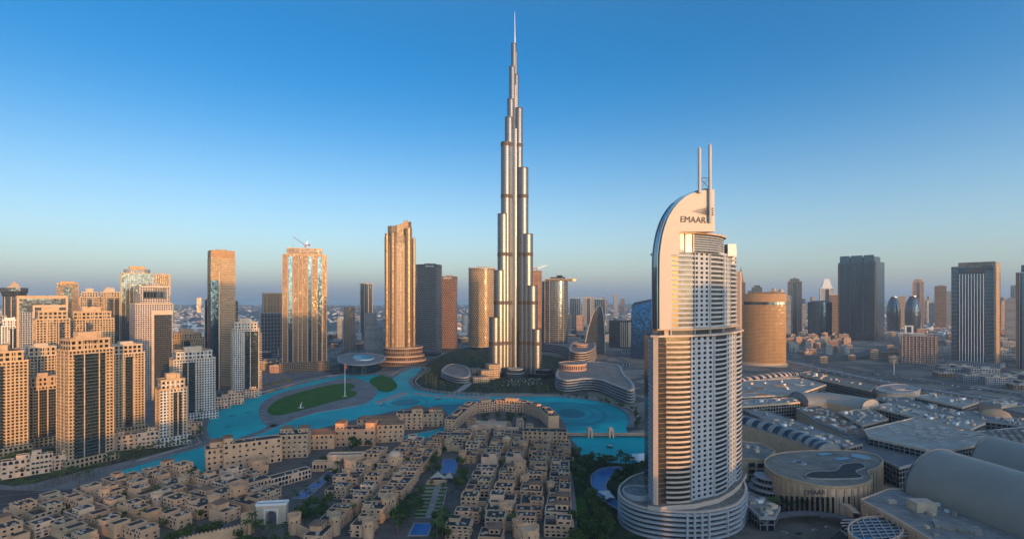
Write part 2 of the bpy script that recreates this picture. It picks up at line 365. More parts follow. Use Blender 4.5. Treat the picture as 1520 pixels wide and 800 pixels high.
lake_px = [(138, 724), (165, 704), (215, 688), (262, 674), (302, 663), (318, 655), (309, 645), (309, 628), (322, 612), (350, 599), (385, 587), (422, 577), (455, 568), (490, 560), (520, 556), (560, 556), (583, 561),
           (600, 551), (616, 546), (630, 548), (618, 556), (606, 566), (616, 577), (645, 583), (700, 587), (760, 589), (820, 589), (862, 592), (902, 599), (926, 611), (934, 624), (930, 640), (958, 648), (985, 660), (975, 690), (870, 690), (858, 676), (845, 655), (830, 652), (690, 654), (600, 650), (560, 662), (440, 680), (320, 715), (200, 735), (150, 738)]
lake_w = smooth(PX(lake_px), True, 3)
sheet('lake_water', lake_w, .1, LAKE)
# promenade and its kerb round the lake
m = MB(); ribbon(m, offset(lake_w, -5)[3:93], 9, .55, .5, 1, 0); m.build('promenade_path', [PAVE, KERB])['kind'] = 'structure'
m = MB(); ribbon(m, offset(lake_w, -15)[6:90], 2.6, .5, 1.1, 0); m.build('promenade_planter_kerb', [PAVEL])['kind'] = 'structure'
def raised(name, px, z, mats, k=4, zb=0.05):
    p = smooth(PX(px), True, k); m = MB(); m.prism(p, zb, z, 1, 0); o = m.build(name, mats); o['kind'] = 'structure'; return p
isl = raised('island_path', [(385, 612), (388, 600), (404, 589), (430, 580), (470, 571), (505, 563), (525, 561), (546, 568), (560, 578), (556, 590), (540, 600), (505, 607), (470, 613), (440, 622), (418, 631), (402, 634), (390, 626)], 1.0, [PAVE, KERB])
t = NT('lawn_grass'); nz = t.noise(t.coord('Object'), .05, 5); nf = t.noise(t.coord('Object'), 1.2, 3)
GRASS = t.done(t.pbsdf(t.ramp(t.math('ADD', t.math('MULTIPLY', nz, .6), t.math('MULTIPLY', nf, .4)), [(.3, (.030, .085, .012)), (.7, (.06, .15, .022))]), .95, 0, .1))
def lawn(px, z, k=4):
    p = smooth(PX(px), True, k); m = MB(); m.poly(p, z); o = m.build('lawn', GRASS); o['kind'] = 'structure'
lawn([(398, 614), (400, 604), (415, 593), (440, 584), (475, 575), (505, 570), (522, 570), (527, 575), (520, 579), (530, 583), (523, 590), (497, 596), (480, 601), (450, 609), (415, 617)], 1.05)
lawn([(548, 566), (560, 559), (576, 558), (590, 573), (575, 582), (560, 578)], .9)
raised('causeway_path', [(326, 660), (350, 652), (385, 640), (404, 631), (412, 633), (392, 642), (355, 656), (334, 664)], 1.0, [PAVE, KERB], 2)
raised('fountain_pier_path', [(556, 597), (580, 589), (600, 583), (606, 585), (585, 592), (562, 599)], 1.2, [PAVEL, KERB], 2)
raised('fountain_pier_path', [(616, 583), (640, 586), (690, 589), (728, 587), (726, 591), (716, 593), (690, 592), (640, 588.5), (618, 586)], 1.2, [PAVEL, KERB], 2)
# old-town shore: everything south of the lake, with the hotel point, the inlet and the palace point
shore = [(136, 732), (165, 723), (200, 713), (250, 702), (285, 699), (303, 702), (309, 690), (350, 676), (400, 661), (430, 650), (462, 640), (500, 630), (550, 618), (610, 606), (640, 606), (664, 612), (662, 630), (640, 640), (606, 645), (602, 652), (640, 650), (668, 634), (674, 618), (694, 604), (730, 600), (770, 600), (812, 606), (832, 620), (842, 640), (850, 655), (862, 668), (872, 684), (960, 690), (1000, 690), (1200, 700), (1200, 830), (-120, 830), (-120, 742), (60, 738)]
raised('old_town_ground', shore, .9, [OLDP, KERB], 2)
raised('tower_district_ground', [(-400, 716), (-100, 716), (60, 738), (140, 722), (165, 702), (215, 686), (262, 672), (300, 660), (306, 646), (304, 628), (316, 610), (346, 597), (380, 585), (420, 575), (480, 560), (480, 552), (330, 556), (200, 560), (0, 560), (-400, 560)], .5, [PAVE, KERB], 2)
# the street plaza left of the canal
m = MB(); m.poly(PX([(-60, 790), (-60, 726), (60, 730), (135, 724), (148, 738), (60, 768), (10, 795)]), 1.0, 0); m.build('promenade_road', ASPH)['kind'] = 'structure'
m = MB()
for k in range(9):
    a, b = G(-20 + 18 * k, 762 - 4.2 * k), G(10 + 18 * k, 774 - 4.4 * k); ribbon(m, [a[:2], b[:2]], .9, 1.01)
for k in range(3):
    ribbon(m, [G(-40, 742 + 13 * k)[:2], G(140 - 25 * k, 723 + 12 * k)[:2]], .6, 1.02)
m.build('road_markings', KERB)['kind'] = 'structure'
# park south of the great tower
def parkpatch(name, px, z, mat):
    p = smooth(PX(px), True, 3); m = MB(); m.poly(p, z); m.build(name, mat)['kind'] = 'structure'
t = NT('park_soil'); nz = t.noise(t.coord('Object'), .06, 5)
SOIL = t.done(t.pbsdf(t.ramp(nz, [(.35, (.02, .035, .018)), (.55, (.045, .06, .03)), (.7, (.12, .10, .075))]), .95, 0, .1))
parkpatch('park_ground', [(612, 566), (622, 552), (650, 530), (690, 516), (735, 520), (830, 530), (850, 560), (860, 580), (800, 583), (700, 582), (640, 578)], .3, SOIL)
parkpatch('park_ground', [(842, 690), (842, 662), (868, 680), (930, 690), (960, 690), (960, 800), (930, 830), (852, 830), (850, 740)], 1.0, SOIL)
parkpatch('park_ground', [(-40, 700), (40, 672), (90, 664), (190, 655), (240, 664), (280, 660), (200, 682), (120, 700), (20, 722)], .62, SOIL)
parkpatch('lawn', [(853, 770), (852, 742), (868, 742), (872, 768)], 1.06, GRASS)
m = MB(); ribbon(m, smooth(PX([(662, 590), (683, 579), (695, 570), (702, 563)]), False), 14, .4, .2); m.build('park_path', PAVEL)['kind'] = 'structure'
m = MB(); ribbon(m, smooth(PX([(835, 668), (842, 690), (846, 720), (850, 760), (848, 800), (846, 840)]), False), 7, 1.02, .1); m.build('garden_path', PAVEL)['kind'] = 'structure'
# highways, boulevards and the metro corridor
def road(px, width, z=.35, lane=True, k=6):
    p = smooth(PX(px), False, k); m = MB(); ribbon(m, p, width, z); m.build('road', ASPH)['kind'] = 'structure'
    if lane:
        m = MB(); ribbon(m, p, 1.2 + width * .02, z + .12)
        for s in (-.46, .46):
            L, Q = strip(p, abs(s) * 2 * width); ribbon(m, L if s < 0 else Q, .8 + width * .014, z + .12)
        m.build('road_markings', KERB)['kind'] = 'structure'
road([(1100, 516), (1180, 533), (1280, 552), (1400, 570), (1560, 592)], 34, .35)
road([(1090, 524), (1180, 540), (1280, 560), (1400, 580), (1560, 604)], 26, .4)
road([(1190, 530), (1250, 531), (1290, 524), (1330, 514), (1400, 508), (1540, 500)], 30, 6.0)
road([(1210, 536), (1270, 533), (1310, 523), (1345, 515), (1420, 512)], 20, 6.2)
road([(1090, 500), (1200, 497), (1330, 492), (1540, 488)], 60, .5)
road([(880, 520), (905, 528), (925, 535), (930, 545), (915, 555), (930, 566), (955, 575)], 16, .5)
road([(850, 513), (890, 513), (935, 520), (965, 532)], 18, .55)
road([(340, 585), (400, 570), (460, 559), (515, 551), (540, 552), (560, 556)], 16, .6)
road([(380, 545), (440, 540), (520, 528), (620, 520), (700, 508), (830, 500), (960, 497)], 22, .62)
road([(255, 560), (330, 548), (420, 520), (520, 505)], 20, .45)
m = MB(); ribbon(m, smooth(PX([(1090, 527), (1180, 544), (1280, 566), (1400, 588), (1560, 614)], 0), False), 9, 7, 2.4)
for i in range(40):
    x = 1100 + i * 11.5; y = 529 + (x - 1100) * .188; g = G(x, y); m.box(g.x, g.y, 0, 3, 3, 7.2)
tag(m.build('metro_viaduct', [GREYC]), 'long grey elevated railway viaduct on columns beside the highway', 'viaduct')

# far low-rise city reading as one mass
m = MB(); q = random.Random(3)
for i in range(7500):
    d = 1 / q.uniform(1 / 11800, 1 / 2500); x = q.uniform(-1, 1) * d * 1.02
    px = 760 + FP * x / d
    if d < 3400 and 690 < px < 1000: continue
    if d > 10500 and x < 3000: continue
    nn = math.sin(x * .0031 + 1.3) * math.sin(d * .0023) + .6 * math.sin(x * .0087) * math.sin(d * .0061 + 2)
    if nn < -.35: continue
    s = q.uniform(10, 26) * (1.15 if q.random() < .9 else 2.2); m.box(x, d, 0, s, s * q.uniform(.7, 1.4), q.uniform(5, 10) * (1 if q.random() < .93 else 2), q.choice((0, 0, 1, 2, 3)), q.choice((.2, .25, -.4)))
tag(m.build('low_houses', [WHITE, CREAM2, CREAM, GREYC]), 'pale low houses spread over the plain out to the sea', 'houses', None, 'stuff')

# haze: one even volume round everything but the sky
m = MB(); m.box(0, 28500, -1.5, 92000, 63500, 861)
t = NT('haze_air'); pv = t.n.new('ShaderNodeVolumePrincipled'); pv.inputs['Color'].default_value = (.55, .78, 1.0, 1); pv.inputs['Density'].default_value = 5.6e-5; pv.inputs['Anisotropy'].default_value = 0.0
t.l.new(pv.outputs[0], t.out.inputs['Volume'])
tag(m.build('haze', t.mat), 'pale morning haze over the far city', 'haze', None, 'stuff')
# ------------------------------------------------------------------ towers
def fit(x0, x1, d, rot, k):
    w = (x1 - x0) / FP * d; cx = ((x0 + x1) / 2 - 760) / FP * d; cy = d + w / 2; c, s = math.cos(rot), math.sin(rot)
    for _ in range(40):
        P = [(cx + x * c - y * s, cy + x * s + y * c) for x in (-w / 2, w / 2) for y in (-w * k / 2, w * k / 2)]
        cy += d - min(p[1] for p in P)
        u = [760 + FP * p[0] / p[1] for p in P]; a, b = min(u), max(u)
        cx += ((x0 + x1) / 2 - (a + b) / 2) / FP * cy; w *= ((x1 - x0) / (b - a)) ** .7
    return cx, cy, w, w * k
FA = {'F': (0, -1), 'R': (1, 0), 'B': (0, 1), 'L': (-1, 0)}
class Tower:
    def __init__(s, name, label, x0, x1, yb, rot=0, k=1.0, cat='tower', group=None, d=None):
        s.d = d or DY(yb); s.cx, s.cy, s.w, s.dp = fit(x0, x1, s.d, R(rot), k)
        s.o = thing(name, label, cat, (s.cx, s.cy, 0), R(rot), group); s.c = (s.w, s.dp, 0, 0); s.top = 0; s.z0 = 0
    def z(s, y): return ZP(y, s.d)
    def blk(s, name, mat, z1, fw=1, fd=1, ox=0, oy=0, z0=None, bay=3.6, fl=3.6, roof=None, poly=None, smooth=False):
        z0 = s.top if z0 is None else z0; w, d = s.w * fw, s.dp * fd; X, Y = ox * s.w, oy * s.dp
        s.poly = poly or rect(w, d, X, Y); s.c = (w, d, X, Y); s.z0 = z0; s.top = z1
        m = MB(); m.prism(s.poly, z0, z1, 0, 1, bay, fl, smooth); return m.build(name, [mat, roof or ROOFD], s.o)
    def fp(s, face, u, out):
        w, d, X, Y = s.c
        if face == 'F': return X - w / 2 + u * w, Y - d / 2 - out
        if face == 'B': return X + w / 2 - u * w, Y + d / 2 + out
        if face == 'R': return X + w / 2 + out, Y - d / 2 + u * d
        return X - w / 2 - out, Y + d / 2 - u * d
    def fl_(s, face): return s.c[0] if face in 'FB' else s.c[1]
    def add(s, m, face, u0, u1, z0, z1, out, back=-.3, mi=0, bay=None, fl=3.6):
        a, b = s.fp(face, u0, out), s.fp(face, u1, out); c, e = s.fp(face, u1, back), s.fp(face, u0, back)
        P = [a, b, c, e]
        if bay: m.prism(P, z0, z1, mi, mi, bay, fl)
        else:
            for i in range(4):
                j = (i + 1) % 4; m.face([(*P[i], z0), (*P[j], z0), (*P[j], z1), (*P[i], z1)], mi)
            m.face([(*p, z1) for p in P], mi); m.face([(*p, z0) for p in P[::-1]], mi)
    def panel(s, name, mat, face, u0, u1, z0=None, z1=None, out=.5, bay=3.6, fl=3.6):
        m = MB(); s.add(m, face, u0, u1, s.z0 if z0 is None else z0, s.top if z1 is None else z1, out, -.3, 0, bay, fl); return m.build(name, mat, s.o)
    def balc(s, mat, face, u0, u1, z0=None, z1=None, fl=3.6, out=1.6, th=.9, name='balcony_facade'):
        m = MB(); z = (s.z0 if z0 is None else z0) + fl * .6; z1 = s.top if z1 is None else z1
        while z + th < z1: s.add(m, face, u0, u1, z, z + th, out); z += fl
        return m.build(name, mat, s.o)
    def fins(s, mat, face, n, u0=0, u1=1, z0=None, z1=None, width=.8, out=.9, name='fin_screen'):
        m = MB(); h = width / 2 / s.fl_(face)
        for i in range(n):
            u = u0 + (u1 - u0) * (i / (n - 1) if n > 1 else .5); s.add(m, face, u - h, u + h, s.z0 if z0 is None else z0, s.top if z1 is None else z1, out)
        return m.build(name, mat, s.o)
    def slabs(s, mat, z0=None, z1=None, fl=3.6, th=.9, out=.7, name='slab_band'):
        m = MB(); z = (s.z0 if z0 is None else z0) + fl * .5; z1 = s.top if z1 is None else z1
        while z + th < z1: m.ring(s.poly, z, z + th, out, .2); z += fl
        return m.build(name, mat, s.o)
    def parapet(s, mat, h=2.0, out=.3):
        m = MB(); m.ring(s.poly, s.top - .3, s.top + h, out, .8); return m.build('parapet', mat, s.o)
    def plant(s, mat, n=3, h=5, seed=1, frac=.7):
        q = random.Random(seed); m = MB(); w, d, X, Y = s.c
        m.box(X, Y, s.top - .2, w * frac * .6, d * frac * .6, h)
        for i in range(n): m.box(X + q.uniform(-.38, .38) * w * frac, Y + q.uniform(-.38, .38) * d * frac, s.top - .25, w * q.uniform(.08, .2), d * q.uniform(.08, .2), h * q.uniform(.3, 1.3))
        return m.build('roof_plant', mat, s.o)
    def plant(s, mat, n=3, h=5, seed=1, frac=.7):
        q = random.Random(seed); m = MB(); w, d, X, Y = s.c
        m.box(X, Y, s.top - .2, w * frac * .6, d * frac * .6, h)
        for i in range(n): m.box(X + q.uniform(-.38, .38) * w * frac, Y + q.uniform(-.38, .38) * d * frac, s.top - .25, w * q.uniform(.08, .2), d * q.uniform(.08, .2), h * q.uniform(.3, 1.3))
        return m.build('roof_plant', mat, s.o)
    def sign(s, text, face, u, z, size, mat, out=.8):
        c = bpy.data.curves.new('sign', 'FONT'); c.body = text; c.size = size; c.extrude = .25; c.align_x = 'CENTER'; c.offset = size * .012
        o = bpy.data.objects.new('sign', c); COL.objects.link(o); o.parent = s.o; c.materials.append(mat)
        p = s.fp(face, u, out); o.location = (p[0], p[1], z)
        o.rotation_euler = (R(90), 0, {'F': 0, 'R': R(90), 'B': R(180), 'L': R(-90)}[face]); return o
    def mast(s, h, ox=0, oy=0, r=.5, mat=None, z=None):
        m = MB(); z = s.top if z is None else z; m.tube((ox * s.w, oy * s.dp, z - .5), (ox * s.w, oy * s.dp, z + h), r, 6, 0, r * .4); return m.build('mast', mat or STEEL, s.o)
    def podium(s, mat, h, grow=6, oy=0, fl=4, bay=4):
        m = MB(); m.prism(rect(s.w + 2 * grow, s.dp + 2 * grow, 0, oy * s.dp), 0, h, 0, 1, bay, fl); return m.build('podium', [mat, ROOFG], s.o)

def lettering(parent, text, loc, rotz, size, mat, ext=.25, tilt=0, sx=1.0):
    c = bpy.data.curves.new('sign', 'FONT'); c.body = text; c.size = size; c.extrude = ext; c.align_x = 'CENTER'; c.offset = 0.0
    f = bpy.data.objects.new('lettering_source', c); COL.objects.link(f); bpy.context.view_layer.update()
    me = bpy.data.meshes.new_from_object(f.evaluated_get(bpy.context.evaluated_depsgraph_get())); bpy.data.objects.remove(f)
    me.materials.clear(); me.materials.append(mat); o = bpy.data.objects.new('sign', me); COL.objects.link(o); o.parent = parent
    o.location = loc; o.rotation_euler = (R(90), tilt, rotz); o.scale = (sx, 1, 1); return o
Tower.sign = lambda s, text, face, u, z, size, mat, out=.8: lettering(s.o, text, (*s.fp(face, u, out), z), {'F': 0, 'R': R(90), 'B': R(180), 'L': R(-90)}[face], size, mat)
# --- the residences on the left bank
def residence(label, x0, x1, yt, yb, rot, k, wall, stone, glass, fu=(.3, .78), seed=1, sign=None, crown=.55, name='apartment_tower', yp=None, side='L', d=None, lo=False):
    T = Tower(name, label, x0, x1, yb, rot, k, 'apartment tower', d=d); H = T.z(yt); q = random.Random(seed)
    hm = H - 11 if not lo else H - 7
    T.podium(wall, 9 + q.random() * 4, 4); T.blk('wall', wall, hm, z0=0)
    T.panel('glazing', glass, 'F', fu[0], fu[1], 9, hm - 4, .9, 2.4, 3.6)
    T.balc(stone, 'F', fu[0] - .15, fu[0] - .01, 12, hm - 6); T.balc(stone, 'F', fu[1] + .01, fu[1] + .15, 12, hm - 6)
    T.fins(stone, 'F', 4, .0, 1, 0, hm, 1.1, 1.0, 'pier')
    T.panel('glazing', glass, 'R', .3, .62, 12, hm - 4, .5, 2.4, 3.6); T.balc(stone, 'R', .64, .96, 12, hm - 3); T.balc(stone, 'R', .04, .28, 12, hm - 3)
    T.balc(stone, 'L', .7, .97, 12, hm - 3); T.fins(stone, 'L', 3, .02, .66, 0, hm, .9, .7, 'pier')
    T.parapet(stone, 1.6, .9)
    T.blk('crown', wall, H, .86, .86, 0, .02, bay=5, fl=5.5); T.fins(stone, 'F', 7, 0, 1, width=1.0, out=.8, name='crown_arcade'); T.fins(stone, 'R', 5, 0, 1, width=1.0, out=.8, name='crown_arcade')
    T.parapet(stone, 1.4, 1.1)
    if sign: T.sign(sign, 'F', .5, H - 3.6, 4.6, LETTER, 1.0)
    T.plant(stone, 3, 5 if not yp else max(2, T.z(yp) - H), seed, crown * 1.5)
    return T
residence('cream tower cropped by the picture edge with one sunlit stone pier and balcony rows', -62, 41, 527, 692, 48, .9, F_CREAM, CREAM, F_TEAL, (.42, .62), 2, None, yp=516)
residence('cream tower with a dark blue glass front and dark lettering on its roof parapet', 84, 168, 506, 697, 62, .62, F_CREAM, CREAM, F_TEAL, (.12, .80), 3, 'EMAAR', yp=494)
residence('plain cream tower with a narrow glass strip right behind the lettered cream tower', 158, 214, 514, 648, 50, .75, F_CREAM, CREAM2, F_TEAL, (.4, .62), 4)
residence('small cream tower with a brown glass bay and plain roof box by the canal bend', 231, 277, 566, 664, 44, .8, F_WHITE, CREAM, F_TEAL, (.5, .8), 5, yp=556)
residence('pale residence tower with paired glass bays behind the small canal tower', 252, 319, 524, 628, 40, .7, F_WHITE, CREAM2, F_TEAL, (.2, .5), 6, yp=517)
residence('slim tower with a pale window grid on one side and a dark balcony side', 343, 384, 480, 592, 33, .8, F_WHITE, CREAM2, F_TEAL, (.46, .98), 7, yp=473)
residence('low sunlit cream block peeping between the stepped tower and the bronze tower', 252, 303, 497, 560, 38, .8, F_CREAM, CREAM, F_TEAL, (.3, .55), 8, yp=490)
residence('cream tower of two sunlit bays standing before the gold portal tower', 50, 103, 463, 640, 48, .7, F_CREAM, CREAM, F_GLASS, (.62, .84), 9, yp=456, d=745)
residence('cream tower with a flat wide crown right of the two-bay cream tower', 100, 169, 464, 625, 46, .6, F_CREAM, CREAM, F_GLASS, (.3, .5), 10, yp=456, d=800)
residence('cream mid-rise block with square windows below the portal tower', 36, 86, 517, 655, 48, .8, F_CREAM, CREAM2, F_GLASS, (.3, .4), 11, d=690)
residence('dark glass mid-rise with one sunlit edge beside the leftmost cropped tower', 38, 84, 562, 662, 50, .9, F_CREAM, TAN, F_GLASS, (.25, .97), 12, d=650)
residence('low cream block with a glass corner far behind the portal tower', 118, 147, 434, 560, 42, .8, F_CREAM, CREAM2, F_GLASS, (.3, .6), 13, yp=428)
residence('cream tower with a jagged lit crown next to the tall dark sign tower', 146, 180, 434, 556, 40, .9, F_CREAM, CREAM2, F_GLASS, (.3, .9), 14, yp=427)
residence('white and blue narrow tower below the pyramid roofed tower', 2, 27, 476, 588, 46, .8, F_WHITE, WHITE, F_BLUE, (.5, .98), 15)
residence('grey glass block left of the portal tower, half hidden by the cropped tower', -30, 12, 470, 575, 46, .9, F_GREY, GREYC, F_BLUE, (.3, .8), 16)

T = Tower('portal_tower', 'cream tower framed like a square portal with dark louvred bays', 24, 101, 610, 44, .4, 'apartment tower', d=860); H = T.z(439)
T.blk('wall', F_GLASS, H - 1, z0=0, bay=3); T.slabs(DARKC, 0, H - 8, 3.6, .8, .5)
for u0, u1 in ((0, .05), (.95, 1)): T.panel('frame_post', CREAM, 'F', u0, u1, 0, H, 2.2, bay=None)
T.panel('frame_beam', CREAM, 'F', .05, .95, H - 5, H, 2.2, bay=None); T.panel('louvre_bay', F_GREY, 'F', .06, .3, 0, H - 26, 1.2, 3, 3.6)
T.panel('inner_beam', TAN, 'F', .3, .95, H - 19, H - 15, 1.6, bay=None); T.panel('inner_post', TAN, 'F', .3, .34, 0, H - 19, 1.6, bay=None)
T.panel('side_wall', F_CREAM, 'R', 0, 1, 0, H, .4); T.parapet(CREAM, 1.2)

T = Tower('stepped_tower', 'pale tower of stepped slabs with dark glass front and sunlit orange flank', 192, 256, 598, 46, .8, 'apartment tower', d=930); H = T.z(426)
T.blk('wall', F_PINK, T.z(452), z0=0); T.panel('glazing', F_GLASS, 'F', .5, .97, 0, T.z(468), 1.2, 2.6); T.balc(CREAM2, 'R', .03, .97, 8, None, 3.6, 1.5, 1.0)
T.panel('frame_post', CREAM2, 'F', .42, .48, 0, T.z(462), 2, bay=None); T.panel('frame_beam', CREAM2, 'F', .48, 1, T.z(468), T.z(462), 2, bay=None); T.parapet(CREAM2, 2)
T.blk('upper_wall', F_PINK, H, .8, .8, .05, .06); T.balc(CREAM2, 'R', .05, .6); T.sign('EMAAR', 'F', .68, H - 5.2, 5.5, LETTER, .7); T.panel('roof_terrace', F_GLASS, 'F', .1, .9, H - 20, H - 7, .6, 5, 12); T.parapet(CREAM2, 2)
T.blk('crown', F_PINK, T.z(421), .5, .5, .08, .1); T.plant(GREYC, 2, 3, 4)

T = Tower('sign_tower', 'tall dark glass tower with white lettering on a rounded roof collar', 179, 228, 560, 38, .9, 'office tower', d=1110); H = T.z(406)
T.blk('glazing', F_GLASS, H, z0=0, bay=3.2); T.fins(STEELD, 'F', 9); T.fins(STEELD, 'L', 8); T.fins(STEELD, 'R', 8); T.parapet(STEELD, 2, .6)
T.blk('crown', GREYC, T.z(399), .8, .8, smooth=True, poly=ngon(T.w * .42, 24)); T.sign('DAMAC', 'F', .5, T.z(404.6), 6.5, WLETTER, 1.8)
T.blk('roof_plant', BRONZE, T.z(394.5), .5, .5)

T = Tower('brown_tower', 'plain brown tower with square openings under its roof behind the stepped tower', 230, 252, 552, 36, .9, 'tower', d=1190); H = T.z(408)
T.blk('wall', F_BROWN, H, z0=0); T.fins(TAN, 'F', 3, 0, 1, width=3, out=1.2, name='pier'); T.fins(TAN, 'R', 3, 0, 1, width=3, out=1.2, name='pier'); T.parapet(TAN, 2, 1.2); T.plant(TAN, 2, 4, 3)

T = Tower('pyramid_tower', 'dark octagonal tower under a sunlit stone pyramid roof', 3, 39, 540, 44, 1.0, 'tower', d=1290); H = T.z(427)
r_ = T.w * .58; T.blk('glazing', F_GLASS, H - 22, z0=0, poly=ngon(r_ * .9, 8, a0=R(22.5))); T.fins(TAN, 'F', 4, .1, .9, out=2.0, width=1.5)
m = MB(); m.prism(ngon(r_ * .9, 8, a0=R(22.5)), H - 22, H - 8, 0, 0, 4, 4, False, False, ngon(r_ * 1.12, 8, a0=R(22.5))); m.prism(ngon(r_ * 1.12, 8, a0=R(22.5)), H - 8, H, 0, 1); m.build('collar', [F_GLASS, ROOFD], T.o)
m = MB(); a = ngon(r_ * .78, 4, a0=R(45)); ap = (0, 0, T.z(417))
for i in range(4): m.face([(*a[i], H + .05), (*a[(i + 1) % 4], H + .05), ap])
m.build('pyramid_roof', CREAM, T.o)

T = Tower('brown_tower', 'brown tower with a dark central recess and stepped roof near the pyramid tower', 84, 116, 536, 40, .8, 'tower', d=1420); H = T.z(421)
T.blk('wall', F_BROWN, H, z0=0); T.panel('glazing', F_GLASS, 'F', .32, .68, 0, H - 8, .6); T.fins(BRONZE, 'R', 4, 0, 1); T.parapet(BRONZE, 2, .5); T.blk('crown', BRONZE, T.z(417.5), .66, .7)

T = Tower('bronze_tower', 'tall bronze tower with stacked curved balconies and a plain windowless brown cap', 308, 349, 583, 38, .85, 'skyscraper', d=1045); H = T.z(383)
T.blk('wall', F_GOLD, H, z0=0); T.balc(TAN, 'F', .42, 1, 6, H, 3.4, 2.0, 1.0); T.balc(TAN, 'R', .0, 1, 6, H, 3.4, 2.0, 1.0); T.panel('glazing', F_BLUE, 'F', 0, .3, 0, T.z(416), .8, 2.6); T.balc(BRONZE, 'L', .1, .9, 6, H, 3.4, 1.2, .8)
T.panel('pier', TAN, 'F', .31, .37, 0, T.z(402), 1.8, bay=None)
m = MB(); m.prism(rect(T.w * .99, T.dp * .99), H, T.z(371)); m.build('crown', BRONZE, T.o); T.panel('glazing', F_GOLD, 'F', 0, .36, T.z(402), H + 2, 1.0); T.top = T.z(371); T.plant(BRONZE, 2, 2.5, 6)
T = Tower('annex_block', 'dark lower block leaning against the foot of the bronze tower', 338, 353, 560, 38, 1, 'block', d=1125); T.blk('wall', F_GLASS, T.z(448), z0=0); T.slabs(STEELD); T.parapet(STEELD)
T = Tower('glass_tower', 'narrow pale blue glass tower behind the bronze tower', 303, 316, 560, 34, 1, 'tower', d=1180); T.blk('glazing', F_BLUE, T.z(444), z0=0); T.fins(STEEL, 'F', 4); T.parapet(STEEL)

T = Tower('office_tower', 'two tiered glass tower with its upper block coloured sunlit gold beside the fluted tower', 385, 421, 531, 30, .8, 'office tower', d=1640); H = T.z(465)
T.blk('glazing', F_GLASS, H, z0=0, bay=3.4); T.fins(GREYC, 'F', 8, out=.7); T.slabs(GREYC, 0, H, 11, .9, .6); T.parapet(GREYC, 2)
T.blk('upper_glazing', F_GOLD, T.z(436), .86, .86, .05, .02); T.fins(TAN, 'F', 7, out=.7); T.fins(TAN, 'R', 6, out=.7); T.parapet(TAN, 3, .6); T.plant(TAN, 2, 3, 3)  # gold colour paints in the sunlight above the shadow line

# --- fluted tower still under construction, with a crane on its roof
T = Tower('fluted_tower', 'broad tall fluted tower with pale vertical ribs and a construction crane overhead', 420, 484, 554, 22, .72, 'skyscraper', d=1300); H = T.z(378)
T.podium(F_BROWN, 24, 9); T.blk('wall', F_BROWN, H, z0=0, bay=3); T.slabs(BRONZE, 20, H, 3.5, .7, .4)
for u in (.10, .22, .34, .43, .56, .66, .78, .90): T.panel('rib', TAN, 'F', u, u + .014, 18, H, 2.2, bay=None)
for u0, u1 in ((.125, .21), (.58, .655), (.805, .89)): T.panel('glazing', F_BLUE, 'F', u0, u1, 18, H - 3, 1.0, 2.2, 3.5)
for u in (.04, .36, .68, .93): T.panel('rib', TAN, 'R', u, u + .03, 18, H, 2.4, bay=None)
for u in (.04, .5, .93): T.panel('rib', TAN, 'L', u, u + .03, 18, H, 2.0, bay=None)
T.parapet(BRONZE, 2, .6); T.blk('crown', F_BROWN, T.z(368), .82, .8); T.slabs(TAN, None, None, 5, 1, .8); T.parapet(TAN, 2, .8)
T2 = T
def crane(name, label, base, h, jib, az, tilt, rj=1.6):
    o = thing(name, label, 'crane', base, az)
    def lat(m, p, q, w_, n):
        p, q = Vector(p), Vector(q); d = (q - p).normalized(); a = d.orthogonal().normalized() * w_; b = d.cross(a)
        C = [a + b, a - b, -a - b, b - a]
        for c in C: m.tube(p + c, q + c, .22, 4)
        for i in range(n):
            s0, s1 = p.lerp(q, i / n), p.lerp(q, (i + 1) / n)
            for j in range(4): m.tube(s0 + C[j], s1 + C[(j + 1) % 4], .13, 3)
    m = MB(); lat(m, (0, 0, 0), (0, 0, h), .9, 6); m.build('mast', RED, o)
    m = MB(); e = (-jib * math.cos(tilt), 0, h + jib * math.sin(tilt)); lat(m, (-1, 0, h + 1), e, .8, 14); m.build('jib', STEEL, o)
    m = MB(); lat(m, (1, 0, h + 1), (9, 0, h + 2), .8, 3); m.box(9, 0, h - .5, 4, 3, 3.4); m.build('counter_jib', RED, o)
    m = MB(); m.tube((1.5, 0, h + 1), (5, 0, h + 13), .4, 5); m.tube((5, 0, h + 13), Vector(e) * .8 + Vector((-1, 0, h + 1)) * .2, .15, 4); m.tube((5, 0, h + 13), (9, 0, h + 2.5), .15, 4); m.build('stay', STEEL, o)
    m = MB(); m.box(0, 0, h - 1.2, 3.4, 3, 3.2); m.build('cab', RED, o)
    m = MB(); m.tube(e, (e[0], 0, e[2] - 22), .12, 4); m.box(e[0], 0, e[2] - 24, 1.2, 1.2, 2); m.build('hook_line', STEELD, o)
crane('tower_crane', 'red luffing crane with raised pale jib on top of the fluted tower', (T2.cx + 4, T2.cy - 4, T2.top), 10, 38, R(4), R(36))

